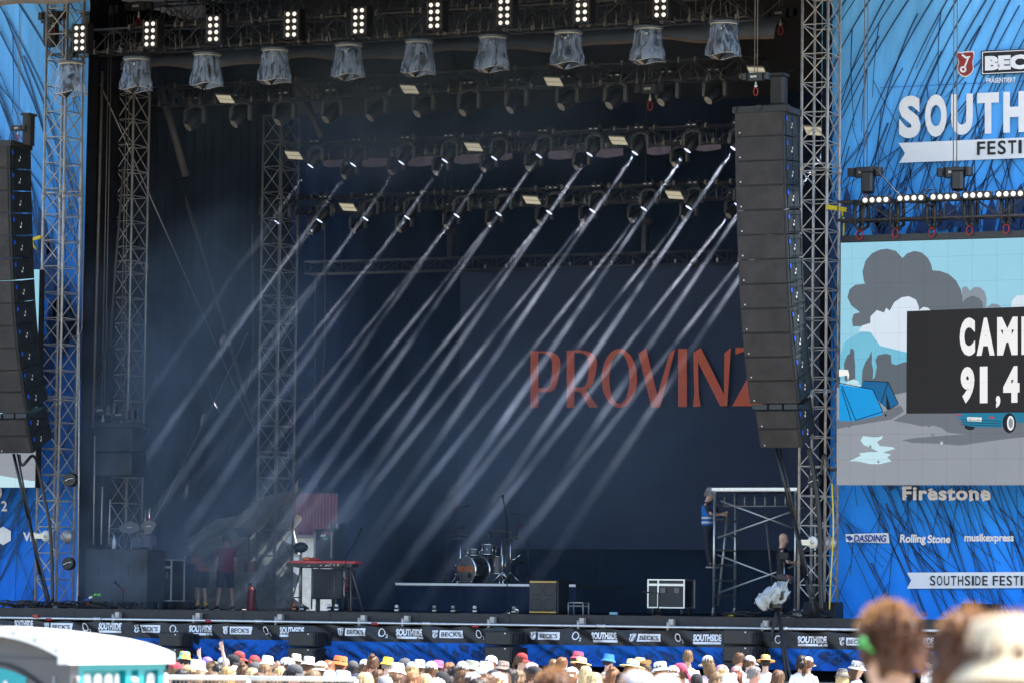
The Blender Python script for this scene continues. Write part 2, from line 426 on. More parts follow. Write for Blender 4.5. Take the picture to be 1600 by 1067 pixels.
# hanging cloth band below the front truss
def val_fn(u, v):
    pa, pb = at(150, 84 + 26 * v, 3.2), at(1210, 20 + 34 * v, 3.2)
    q = pa + (pb - pa) * u; q.z += .05 * math.sin(u * 25) * v + .03 * math.sin(u * 60 + 1) * v; q.y += .5 * (1 - v) * (1 - v)
    return q
vt = thing('roof_valance', 'grey slack cloth band hanging under the front truss with brown hem', 'cloth band', at(680, 80, 3.2))
part(MB().grid(val_fn, 90, 5), 'cloth', mat('valance_cloth', (.12, .14, .18), .85, 0, .3, 1.2, .4, 5), vt)
part(MB().grid(lambda u, v: val_fn(u, 1 + .12 * v) + Vector((0, -.015, 0)), 90, 1), 'hem', mat('brown_hem', (.13, .095, .07), .9, 0, .3), vt)
# ------------------------------------------------------------------ what shows through the gap at the back left
t = thing('corrugated_hall', 'red corrugated hall seen through the gap behind the stage', 'hall', at(480, 860, 26).xyz * 1)
Yh = 26.0
a, c = at(400, 745, Yh), at(560, 838, Yh)
hw = MB()
n = 64
for i in range(n):
    x0, x1 = a.x + (c.x - a.x) * i / n, a.x + (c.x - a.x) * (i + 1) / n
    y0 = Yh + (.05 if i % 2 else 0); y1 = Yh + (0 if i % 2 else .05)
    hw.add([(x0, y0, c.z), (x1, y1, c.z), (x1, y1, a.z + 3), (x0, y0, a.z + 3)], [(0, 1, 2, 3)])
part(hw, 'red_wall', mat('red_sheet_steel', (.17, .062, .075), .5, .1, .15, 1), t)
part(MB().box(((a.x + c.x) / 2, Yh + .06, c.z / 2), (c.x - a.x, .1, c.z)), 'pale_base_wall', mat('pale_plaster', (.62, .63, .60), .9), t)
part(MB().box(((a.x + c.x) / 2, Yh - .03, c.z), (c.x - a.x, .12, .10)), 'rail', MT['steel_dark'], t)
part(MB().box(((a.x + c.x) / 2, Yh + 3, (a.z + 3) / 2), (c.x - a.x, 5.8, a.z + 3)), 'hall_body', MT['steel_dark'], t)
pts = [at(427, 762, 15), at(444, 770, 15), at(468, 870, 15), at(456, 870, 15)]
t = solo(MB().prism(pts, (0, .06, 0)), 'tent_flap', mat('cream_canvas', (.80, .74, .60), .9), 'cream canvas flap leaning beside the red hall', 'canvas')
# sagging tarpaulin on the left wall
def tarp_fn(u, v):
    y = 6.2 + 5.3 * u
    zt_ = DZ + 1.9 + 1.35 * u - .15 * math.sin(math.pi * u)
    zb = DZ + .02
    f = v + .18 * math.sin(u * 3.2)
    z = zb + (zt_ - zb) * v
    w_ = (v * 2.6 - u * 2.4) * 6.28; k = .30 * abs(math.sin(w_ * .5)) ** .6 + .12 * math.sin(w_ * 1.7 + 2 * u) + .05 * math.sin((v * 9 - u * 5) * 6.28 + 1)
    return Vector((XL + .30 + k - .5 * math.sin(math.pi * v) * .6, y, z))
tm = mat('tarpaulin_cloth', (.38, .34, .28), .6, 0, .35, 2); 
tm2 = mat('light_streak_canvas', (.80, .70, .54), .7, 0, .2, 3)  # paler see-through streaks stand in for bright light on the folds
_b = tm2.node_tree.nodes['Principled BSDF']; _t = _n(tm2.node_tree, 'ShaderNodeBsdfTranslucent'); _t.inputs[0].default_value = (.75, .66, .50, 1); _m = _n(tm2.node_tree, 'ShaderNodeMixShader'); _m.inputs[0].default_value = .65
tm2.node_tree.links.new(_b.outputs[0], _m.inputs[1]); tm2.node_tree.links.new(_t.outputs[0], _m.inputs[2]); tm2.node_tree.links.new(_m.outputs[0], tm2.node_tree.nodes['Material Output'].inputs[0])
tg = MB().grid(tarp_fn, 150, 110)
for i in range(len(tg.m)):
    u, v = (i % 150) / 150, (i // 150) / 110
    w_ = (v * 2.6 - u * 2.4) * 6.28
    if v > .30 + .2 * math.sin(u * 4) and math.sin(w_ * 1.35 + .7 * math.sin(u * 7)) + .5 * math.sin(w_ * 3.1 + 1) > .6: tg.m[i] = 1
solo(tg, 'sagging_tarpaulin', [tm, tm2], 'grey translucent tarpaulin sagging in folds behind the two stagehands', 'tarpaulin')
# ------------------------------------------------------------------ band banner
Yb = 12.5
z1 = at(900, 418, Yb).z; zb = at(1000, 858, Yb).z
xa, xc = at(717, 600, Yb).x, XR - .1
t = thing('band_banner', 'huge navy banner with orange band lettering hanging at the back', 'banner', ((xa + xc) / 2, Yb, zb))
def ban_fn(u, v):
    z = zb + (z1 - zb) * v
    k = .07 * math.sin(u * 9 + v * 3) * v + .05 * math.sin((u * 26 + (1 - v) * 14)) * (v ** 3) + .05 * math.sin(8 * math.atan2(1.02 - v, u + .02)) * math.exp(-3 * ((1 - v) ** 2 + u * u) ** .5) + .015 * math.sin(v * 46) * (1 - v) ** 2
    return Vector((xa + (xc - xa) * u, Yb + k, z))
part(MB().grid(ban_fn, 70, 50), 'cloth', mat('banner_navy_cloth', (.024, .036, .075), .8, 0, .2, .8, .25, 4), t)
lb = MB(); YL = Yb - .14
def PX(*p): return [(x / 4.0 + 800, y / 4.0 + 520) for x, y in p]
lt = []
lt.append([PX((115, 113), (185, 113), (240, 117), (283, 135), (302, 170), (303, 200), (296, 250), (283, 315), (270, 345), (252, 362), (225, 368), (165, 370), (165, 468), (115, 468)), PX((165, 125), (205, 127), (235, 145), (250, 180), (250, 230), (244, 290), (237, 325), (215, 343), (165, 343))])
lt.append([PX((342, 110), (415, 107), (470, 113), (510, 130), (529, 165), (531, 200), (522, 260), (505, 315), (488, 340), (462, 352), (538, 464), (483, 465), (425, 366), (390, 366), (390, 465), (342, 466)), PX((390, 122), (440, 125), (470, 145), (480, 180), (480, 230), (472, 290), (460, 325), (440, 338), (390, 338))])
def ell(cx, cy, rx, ry, n=40): return [(cx + rx * math.cos(i * 6.2832 / n), cy + ry * math.sin(i * 6.2832 / n)) for i in range(n)]
lt.append([PX(*ell(671, 283, 111, 184)), PX(*ell(671, 283, 63, 158))])
lt.append([PX((790, 128), (838, 96), (908, 388), (985, 128), (1022, 97), (925, 464), (872, 464))])
lt.append([PX((1038, 99), (1093, 99), (1093, 461), (1038, 461))])
lt.append([PX((1133, 122), (1180, 92), (1325, 383), (1327, 128), (1368, 92), (1345, 455), (1302, 457), (1162, 180), (1168, 390), (1180, 459), (1130, 460), (1139, 390))])
lt.append([PX((1397, 92), (1660, 90), (1640, 132), (1505, 415), (1660, 412), (1652, 455), (1376, 457), (1560, 118), (1440, 118), (1397, 135))])
for l in lt: px_shape(lb, l, YL)
part(lb, 'lettering', mat('orange_print', (.76, .15, .07), .8, 0, .08), t)
tr = MB()
for i in range(14):
    q = at(725 + i * 33, 419 - .035 * i * 33, Yb); tr.box((q.x, Yb, z1 + .05), (.04, .05, .16))
part(tr, 'eyelet_ties', MT['steel'], t)
# ------------------------------------------------------------------ wing banners
def wing(name, x0, x1, Y, z0, z1, m, label):
    t = thing(name, label, 'banner', ((x0 + x1) / 2, Y, z0))
    def fn(u, v):
        k = .03 * math.sin(u * 30 + v * 4) + .05 * math.sin(u * 11 + 2)
        return Vector((x0 + (x1 - x0) * u, Y + k, z0 + (z1 - z0) * v))
    part(MB().grid(fn, 80, 24), 'cloth', m, t)
    return t
YW = 2.3
WZ0 = at(1450, 968, YW).z; WZ1 = 17.5
vm = vein_mat('blue_wing_print', (.21, .58, .97), (.02, .27, .95), WZ1 - WZ0, .050, 5.4, 0, -.02, 1.0, (.05, .37, .95), lw=0)
wr = wing('wing_banner', at(1280, 500, YW).x, 17.5, YW, WZ0, WZ1, vm, 'tall blue festival banner with dark veins right of the stage')
vm2 = vein_mat('blue_wing_print_mirrored', (.16, .50, .94), (.02, .20, .80), WZ1 - WZ0, -.050, 5.4, 0, .02, 1.0, (.035, .24, .72), lw=0)
wl = wing('wing_banner', -22.0, at(129, 500, YW + .3).x, YW + .3, WZ0 - .05, WZ1, vm2, 'tall blue festival banner with dark veins left of the stage')
YP = YW - .11
SM = mat('sewn_seam', (.05, .22, .62), .8, 0, .2)
for zz in (.19, .45, .72):
    z_ = WZ0 + (WZ1 - WZ0) * zz
    part(MB().box((12.4, YW - .085, z_), (10.4, .006, .018)), 'cloth_seam', SM, wr)
# dark veins printed on the cloth: long tapering strokes that follow a flow, with short side branches
def stroke(mb, pts, w0, w1, Y, mi=0):
    n = len(pts); L_, R_ = [], []
    for i, (x, y) in enumerate(pts):
        a, b = pts[max(0, i - 1)], pts[min(n - 1, i + 1)]; dx, dy = b[0] - a[0], b[1] - a[1]; l = math.hypot(dx, dy) or 1
        w = (w0 + (w1 - w0) * i / (n - 1)) / 2; L_.append((x - dy / l * w, y + dx / l * w)); R_.append((x + dy / l * w, y - dx / l * w))
    o = [at(x, y, Y) for x, y in L_] + [at(x, y, Y) for x, y in R_]
    mb.add(o, [(i, i + 1, n + i + 1, n + i) for i in range(n - 1)], mi)
def veins(mb, slope, x0, x1, y0, y1, Y, nseed, rn, wid=2.3, step=9):
    def run(x, y, dev, ln, w0, w1, kids):
        pts = [(x, y)]; d = 0; wob = rn.uniform(-.04, .04)
        while d < ln and y < y1:
            if rn.random() < .10: wob += rn.uniform(-.06, .06)
            k = slope(x, y) + dev + wob
            y += step; x += k * step; d += step * math.hypot(1, k)
            if not x0 - 40 < x < x1: break
            pts.append((max(x, x0), min(y, y1)))
            if x < x0: break
            if kids and rn.random() < .06: run(x, y, dev + rn.choice((-1, 1)) * rn.uniform(.28, .6), rn.uniform(35, 150), w0 * .75, .9, kids - 1)
        if len(pts) > 2: stroke(mb, pts, w0, w1, Y)
    for i in range(nseed):
        x = x0 + (x1 - x0) * ((i * .618034) % 1.0); y = y0 - 200 + (y1 - y0 + 160) * ((i + rn.random()) / nseed)
        if y < y0: y = y0
        run(x, y, rn.uniform(-.09, .09), rn.uniform(220, 560), wid * rn.uniform(.75, 1.4), wid * .5, 2)
def facets(mb, slope, x0, x1, y0, y1, Y, n, rn):
    for i in range(n):
        x, y = rn.uniform(x0, x1), rn.uniform(y0, y1); l = rn.uniform(45, 120); w = rn.uniform(10, 34); k = slope(x, y) + rn.uniform(-.25, .25)
        q = [(x, y), (x + w * .6 + k * l * .3, y + l * .25), (x + w + k * l * .8, y + l * .8), (x + k * l, y + l), (x - w * .3 + k * l * .5, y + l * .5)]
        mb.poly([at(max(a, x0), b, Y) for a, b in q])
VM = mat('dark_vein_print', (.012, .06, .16), .75, 0, .15); FM = mat('navy_facet_print', (.010, .035, .13), .75, 0, .35, 1.5)
rn_ = random.Random(21)
sl_r = lambda x, y: -.62 + 1.05 * min(1, y / 780.0) - .00035 * (x - 1450) * (1 if y > 500 else -.4)
mb = MB(); facets(mb, sl_r, 1284, 1690, 285, 440, YW - .086, 44, rn_); facets(mb, sl_r, 1284, 1690, 440, 700, YW - .086, 30, rn_); part(mb, 'navy_facets', FM, wr)
mb = MB(); veins(mb, sl_r, 1284, 1700, 0, 962, YW - .092, 104, rn_); part(mb, 'vein_print', VM, wr)
sl_l = lambda x, y: .55 - .98 * min(1, y / 800.0)
YV = YW + .3
mb = MB(); facets(mb, sl_l, -200, 112, 300, 660, YV - .086, 40, rn_); part(mb, 'navy_facets', FM, wl)
mb = MB(); veins(mb, sl_l, -220, 126, 0, 940, YV - .092, 74, rn_); part(mb, 'vein_print', VM, wl)
def let(t, name, build, m, Y=YP):
    mb = MB(); build(mb); return part(mb, name, m, t)
def spread(mb, word, x0, y0, y1, adv, wid, slope, Y, **kw):      # condensed capitals set one by one
    x = x0
    for ch in word:
        w_ = wid * (.40 if ch == 'I' else 1.0)
        yy = y0 + slope * (x - x0)
        ex = .02 if ch in 'SOCG' else 0
        write_px(mb, ch, x, yy - ex * (y1 - y0), x + w_, yy + (y1 - y0) * (1 + ex), Y, slope=slope, **kw)
        x += adv * (.50 if ch == 'I' else 1.0)
let(wr, 'lettering', lambda m: spread(m, 'SOUTHSIDE', 1404.5, 152, 216, 40.8, 34, -.048, YP, bold=.055), MT['paint_white'])
let(wr, 'ribbon', lambda m: px_shape(m, [(1404, 224), (1790, 207), (1790, 240), (1405, 255), (1414, 240)], YP), MT['paint_white'])
let(wr, 'ribbon_lettering', lambda m: spread(m, 'FESTIVAL', 1526.5, 222, 243, 16.2, 12.8, -.04, YP - .02, bold=.02), MT['paint_black'])
def beck_box(m, x0, y0, x1, y1, sl, Y):
    px_shape(m, [(x0, y0), (x1, y0 + sl * (x1 - x0)), (x1, y1 + sl * (x1 - x0)), (x0, y1)], Y, 0)
    i = 1.6
    px_shape(m, [[(x0 + i, y0 + i), (x1 - i, y0 + i + sl * (x1 - x0)), (x1 - i, y1 - i + sl * (x1 - x0)), (x0 + i, y1 - i)], [(x0 + i + 1.2, y0 + i + 1.2), (x1 - i - 1.2, y0 + i + 1.2 + sl * (x1 - x0)), (x1 - i - 1.2, y1 - i - 1.2 + sl * (x1 - x0)), (x0 + i + 1.2, y1 - i - 1.2)]], Y - .02, 1)
    h = y1 - y0
    write_px(m, "BECK'S", x0 + 6, y0 + h * .2, x0 + 6 + (x1 - x0 - 12), y0 + h * .82, Y - .02, slope=sl, bold=.07, mi=1)
let(wr, 'beer_sign', lambda m: beck_box(m, 1533, 80, 1660, 118, -.045, YP), [MT['paint_black'], MT['paint_white']])
def crest(m, cx, cy, s, Y, sl=0):
    sh = [(-12, -19), (-6, -17), (0, -19), (6, -19), (13, -20), (14, -12), (11, -4), (13, 6), (10, 14), (0, 20), (-9, 15), (-12, 6), (-9, -4), (-13, -12)]
    f = lambda q, k: [(cx + x * s * k, cy + y * s * k) for x, y in q]
    px_shape(m, smooth_loop(f(sh, 1.08), 1), Y, 1); px_shape(m, smooth_loop(f(sh, .96), 1), Y - .02, 0)
    px_shape(m, [[(cx + x * s, cy + y * s) for x, y in ell(-3, 8, 5.2, 5.2, 16)], [(cx + x * s, cy + y * s) for x, y in ell(-3, 8, 2.2, 2.2, 12)]], Y - .04, 1)
    px_shape(m, f([(-1.6, 3), (4, -12), (6.5, -11), (1, 4)], 1), Y - .04, 1)
    px_shape(m, f([(0, -9), (-6, -14), (-4, -16), (2, -12), (8, -13), (8, -10.5), (4, -9.5)], 1), Y - .04, 1)
let(wr, 'crest', lambda m: crest(m, 1508, 101, 1.0, YP), [MT['red'], MT['paint_white']])
let(wr, 'small_lettering', lambda m: write_px(m, 'PRÄSENTIERT', 1541, 121, 1587, 130.5, YP, slope=-.03, bold=.02), MT['paint_white'])
let(wr, 'ribbon', lambda m: px_shape(m, [(1417, 894), (1780, 892), (1780, 917), (1417, 919), (1424, 906)], YP), MT['paint_white'])
let(wr, 'ribbon_lettering', lambda m: spread(m, 'SOUTHSIDE', 1453, 899, 914, 10.9, 8.4, 0, YP - .02, bold=.012), MT['paint_black'])
let(wr, 'ribbon_lettering', lambda m: spread(m, 'FESTIVAL', 1551, 899, 914, 10.9, 8.4, 0, YP - .02, bold=.012), MT['paint_black'])
def frak(m):                                   # broken-script company name
    write_px(m, 'Firestone', 1410, 759, 1548, 781, YP, bold=.035, space=1.1)
    for x, y in ((1408, 762), (1449, 765), (1480, 766), (1512, 767), (1532, 767)):
        px_poly(m, [(x, y), (x + 6, y - 3), (x + 9, y - 1), (x + 3, y + 2)], YP)
        px_poly(m, [(x + 2, y + 14), (x + 8, y + 11), (x + 10, y + 13), (x + 4, y + 16)], YP)
let(wr, 'sponsor_lettering', frak, MT['paint_white'])
let(wr, 'sponsor_tag', lambda m: px_shape(m, [(1321, 834), (1388, 832), (1390, 848), (1322, 846)], YP), MT['paint_white'])
let(wr, 'sponsor_lettering', lambda m: (write_px(m, 'DASDING', 1334, 835, 1385, 846, YP - .02, bold=.03, shear=.15), px_poly(m, [(1322, 838), (1328, 836), (1333, 841), (1327, 845)], YP - .02)), mat('printed_blue', (.015, .06, .30), .7, 0, .1))
let(wr, 'sponsor_lettering', lambda m: (write_px(m, 'Rolling', 1406, 834, 1447, 851, YP, bold=.035, shear=.1), write_px(m, 'Stone', 1449, 835, 1485, 848, YP, bold=.035, shear=.1)), MT['paint_white'])
let(wr, 'sponsor_lettering', lambda m: write_px(m, 'musikexpress', 1507, 833, 1584, 849, YP, bold=.035), MT['paint_white'])
YQ = YW + .3 - .11
let(wl, 'sponsor_lettering', lambda m: write_px(m, 'VIS', 36, 831, 58, 845, YQ, bold=.05), MT['paint_white'])
let(wl, 'sponsor_emblem', lambda m: px_shape(m, [(-8, 829), (5, 822), (17, 829), (17, 844), (5, 851), (-8, 844)], YQ), MT['paint_white'])
let(wl, 'sponsor_lettering', lambda m: (write_px(m, 'O', -22, 756, 3, 782, YQ, bold=-.005), write_px(m, '2', 2, 782, 11, 798, YQ, bold=.02)), MT['paint_white'])
# ------------------------------------------------------------------ lattice towers and trusses
def lattice(mb, bot, top, n, rc, rb, x_all=False, xf=()):
    bot = [Vector(p) for p in bot]; top = [Vector(p) for p in top]
    for a, b in zip(bot, top): mb.bar(a, b, rc, 7)
    for k in range(4):
        j = (k + 1) % 4
        for i in range(n):
            f0, f1 = i / n, (i + 1) / n
            a0, a1 = bot[k].lerp(top[k], f0), bot[k].lerp(top[k], f1)
            b0, b1 = bot[j].lerp(top[j], f0), bot[j].lerp(top[j], f1)
            mb.bar(a0, b0, rb, 5, caps=False)
            if x_all or k in xf or (i + (k >= 2)) % 2 == 0 and not xf: mb.bar(a0, b1, rb, 5, caps=False)
            if x_all or k in xf or (i + (k >= 2)) % 2 == 1 and not xf: mb.bar(b0, a1, rb, 5, caps=False)
        mb.bar(top[k], top[j], rb, 5)
def tower(px, Y, w, d, z0, z1, pan, label, m, xa=False, rc=.03, rb=.014, py=500):
    x = at(px, py, Y).x
    t = thing('lattice_tower', label, 'tower', (x + w / 2, Y + d / 2, z0), 'lattice towers carrying the roof')
    c = [(x, Y), (x + w, Y), (x + w, Y + d), (x, Y + d)]
    mb = MB(); lattice(mb, [(a, b, z0 + .06) for a, b in c], [(a, b, z1) for a, b in c], max(1, round((z1 - z0) / pan)), rc, rb, xa, (0, 1))
    part(mb, 'lattice_frame', m, t)
    bp = MB().box((x + w / 2, Y + d / 2, z0 + .03), (w + .2, d + .2, .06))
    for a, b in c: bp.bar((a, b, z0 + .06), (a, b, z0 + .12), rc * 1.6, 7)
    part(bp, 'base_plate', m, t)
    for zz in (z0 + (z1 - z0) * .295, z0 + (z1 - z0) * .60):
        sb = MB()
        for a, b in c: sb.bar((a, b, zz), (a, b, zz + .16), rc * 1.5, 7)
        for (a, b), (e, f) in zip(c, c[1:] + c[:1]): sb.bar((a, b, zz + .16), (e, f, zz + .16), rb * 1.1, 5)
        part(sb, 'joint_collar', m, t)
    return t
ZT = 17.4
tower(64, .7, .52, .72, DZ, ZT, .585, 'grey lattice tower beside the left speaker array', MT['steel'])
tower(1250.5, .7, .55, .75, DZ, ZT, .60, 'grey lattice tower beside the right speaker array', MT['steel'])
tower(405, 9.2, .50, .90, DZ, 14.3, .61, 'grey lattice tower standing behind the red keyboard', MT['steel'], py=600)
tower(179, 3.0, .42, .72, DZ, 15.2, .575, 'slim lattice tower further back on the left above the hanging side speaker', MT['steel'], py=400, rc=.026, rb=.012)
def truss(name, pa, pb, Y, h, d, label, m=None, pan=.55, rc=.025, rb=.013, clamps=0):
    A, B = at(*pa, Y), at(*pb, Y); z = (A.z + B.z) / 2
    t = thing('lighting_truss', label, 'truss', ((A.x + B.x) / 2, Y, z), 'black lighting trusses under the roof')
    q = [(0, 0), (0, h), (d, h), (d, 0)]
    mb = MB(); n = max(2, round((B.x - A.x) / pan))
    lattice(mb, [(A.x, Y + a, z + b) for a, b in q], [(B.x, Y + a, z + b) for a, b in q], n, rc, rb)
    part(mb, 'lattice_frame', m or MT['truss_black'], t)
    rnd = random.Random(int(pa[1]))
    for i in range(clamps):
        cl = MB(); x = A.x + (B.x - A.x) * (i + .2 + .6 * rnd.random()) / clamps
        cl.box((x, Y - .03, z + h * rnd.choice((0, 1))), (.05, .09, .11)).bar((x, Y - .05, z + h * .5), (x + rnd.uniform(-.1, .1), Y - .05, z - .06), .016, 5)
        part(cl, 'clamp', MT['steel_dark'], t)
    for i in range(clamps // 2):
        cb = MB(); x = A.x + (B.x - A.x) * (i + rnd.random()) / (clamps // 2); l_ = rnd.uniform(.4, 1.2)
        pts = [(x + l_ * s, Y - .05, z + h * .55 - .28 * math.sin(math.pi * s) * rnd.uniform(.6, 1.2)) for s in [k / 6 for k in range(7)]]
        cb.tube(pts, [.012] * 7, 5); part(cb, 'cable_loop', MT['cable'], t)
    return t, A, B, z
T1 = truss('front', (77, 89), (1165, 23), 1.5, .50, .55, 'front lighting truss carrying the lit lamp panels', clamps=60, rc=.028, rb=.015)
T1b = truss('front2', (150, 42), (1190, -20), 3.6, .45, .5, 'upper lighting truss at the top edge behind the lamp panels', clamps=50)
T2 = truss('second', (222, 166.5), (1190, 117), 4.6, .42, .45, 'second lighting truss with the big dark moving heads hanging below it', clamps=44)
T3 = truss('third', (440, 249), (1190, 217.5), 7.0, .36, .42, 'third lighting truss with the upper row of lit beams', clamps=40)
T4 = truss('fourth', (405, 336), (1190, 304), 9.6, .36, .42, 'fourth lighting truss with the lower row of lit beams', clamps=40)
T5 = truss('rear', (476, 427), (1200, 410), 12.15, .30, .30, 'thin rear truss holding up the navy band banner', pan=.5, rc=.02, rb=.010)
# vertical suspensions of the rear trusses
for px, py0, py1, Y, lab in ((705, 365, 405, 12.2, 'short dark motor hanging above the rear truss left of centre'), (1008, 350, 398, 12.2, 'short dark motor hanging above the rear truss right of centre')):
    t = thing('chain_hoist', lab, 'hoist', at((px), py1, Y), 'chain hoists')
    a, b = at(px, py0, Y), at(px, py1, Y)
    part(MB().rbox((a.x, Y, (a.z + b.z) / 2), (.16, .14, a.z - b.z), .03), 'chain_bag', MT['black'], t)
    part(MB().rbox((a.x, Y, a.z + .06), (.42, .16, .14), .04), 'motor_body', MT['black'], t)
    part(MB().bar((a.x, Y, a.z), (a.x, Y, 16), .008, 5), 'chain', MT['steel_dark'], t)
# violet cloth pieces lit from behind the third truss
t = thing('pale_cloth_strip', 'row of dull violet cloth panels showing behind the third truss', 'cloth band', at(840, 245, 10.6))
mv = mat('violet_cloth', (.34, .29, .42), .9, 0, .2, 2)
for x0, x1, y0, y1 in ((504, 543, 245, 258), (565, 608, 242, 258), (636, 679, 239, 257), (709, 757, 235, 253), (778, 800, 233, 248), (856, 897, 228, 246), (930, 973, 226, 243), (1010, 1048, 222, 239), (1086, 1126, 218, 233)):
    v0, v1 = at(x0, y0, 10.6), at(x1, y1, 10.6)
    part(MB().grid(lambda u, v: Vector((v0.x + (v1.x - v0.x) * u, 10.6 + .05 * math.sin(u * 6 + v), v0.z + (v1.z - v0.z) * v - .05 * math.sin(u * 3.14))), 10, 3), 'cloth_panel', mv, t)
# ------------------------------------------------------------------ lit lamp panels on the front truss
def blinder_proto():
    t = thing('blinder_light', '', 'stage lamp', (0, 0, 0), 'lamp panels of eight lit lamps on the front truss')
    b = MB().rbox((0, 0, 0), (.335, .16, .64), .015)
    b.box((.19, .06, 0), (.02, .26, .68)).box((-.19, .06, 0), (.02, .26, .68))
    b.box((0, .14, .1), (.10, .12, .3))
    part(b, 'housing', MT['black'], t, True)
    part(MB().box((0, -.083, 0), (.012, .012, .62)).box((-.16, -.083, 0), (.012, .012, .62)).box((.16, -.083, 0), (.012, .012, .62)), 'edge_trim', MT['steel_dark'], t, True)
    for i in range(4):
        for s in (-1, 1):
            l = MB().lathe([(.0001, -.02), (.035, -.018), (.047, -.008), (.047, .0)], (s * .078, -.083, .225 - i * .15), 14, Matrix.Rotation(R(90), 3, 'X').transposed() @ Matrix.Identity(3))
            part(l, 'lamp', MT['lamp_warm'], t, True)
    return t
_bl = blinder_proto()
ordn = ['leftmost', 'second', 'third', 'fourth', 'fifth', 'sixth', 'seventh', 'eighth', 'ninth', 'tenth', 'eleventh', 'twelfth']
bp_ = [(127, 61), (237, 54.5), (336, 46.5), (457.5, 39.5), (563, 34), (681, 25.5), (790, 20.5), (911, 15), (1034, 8)]
for i, (x, y) in enumerate(bp_):
    p = at(x, y, 1.25 if i else .45)
    lab = ('leftmost lit eight lamp panel, on the truss beside the left tower' if i == 0 else 'rightmost lit eight lamp panel on the front truss' if i == 8 else '%s lit eight lamp panel from the left on the front truss' % ordn[i])
    o = _bl if i == 0 else copy_tree(_bl)
    o.location = p; o['label'] = lab
# ------------------------------------------------------------------ clear rain covers with a light inside
def cover_mat():
    m = bpy.data.materials.new('clear_crinkled_plastic'); m.use_nodes = True; nt = m.node_tree; L = nt.links.new
    b = nt.nodes['Principled BSDF']; out = nt.nodes['Material Output']
    b.inputs['Base Color'].default_value = (.42, .56, .85, 1); b.inputs['Roughness'].default_value = .16
    tr = _n(nt, 'ShaderNodeBsdfTransparent'); mx = _n(nt, 'ShaderNodeMixShader')
    tc = _n(nt, 'ShaderNodeTexCoord'); mp = _n(nt, 'ShaderNodeMapping'); mp.inputs['Scale'].default_value = (3.2, 3.2, 1.1)
    oi = _n(nt, 'ShaderNodeObjectInfo'); ad = _n(nt, 'ShaderNodeVectorMath', operation='ADD')
    L(tc.outputs['Object'], mp.inputs['Vector']); L(mp.outputs[0], ad.inputs[0]); L(oi.outputs['Location'], ad.inputs[1])
    no = _n(nt, 'ShaderNodeTexNoise'); no.inputs['Scale'].default_value = 1.6; no.inputs['Detail'].default_value = 3; no.inputs['Distortion'].default_value = 1.6
    L(ad.outputs[0], no.inputs['Vector'])
    mr = _n(nt, 'ShaderNodeMapRange'); mr.inputs[1].default_value = .40; mr.inputs[2].default_value = .60; mr.inputs[3].default_value = .10; mr.inputs[4].default_value = .55
    L(no.outputs['Fac'], mr.inputs[0]); L(mr.outputs[0], mx.inputs[0])
    L(tr.outputs[0], mx.inputs[1]); L(b.outputs[0], mx.inputs[2]); L(mx.outputs[0], out.inputs[0])
    bp = _n(nt, 'ShaderNodeBump'); bp.inputs['Strength'].default_value = .9; bp.inputs['Distance'].default_value = .08
    L(no.outputs['Fac'], bp.inputs['Height']); L(bp.outputs[0], b.inputs['Normal'])
    return m
MT['clear'] = cover_mat()
BD = Vector((-.52, -.45, -1)).normalized(); BD4 = Vector((-.64, -.45, -1)).normalized(); BDU = Vector((-.40, -.80, -.80)).normalized()         # where all the heads are pointing
def rot_to(d):                                  # local -z onto d
    return (-Vector(d)).to_track_quat('Z', 'Y').to_matrix()
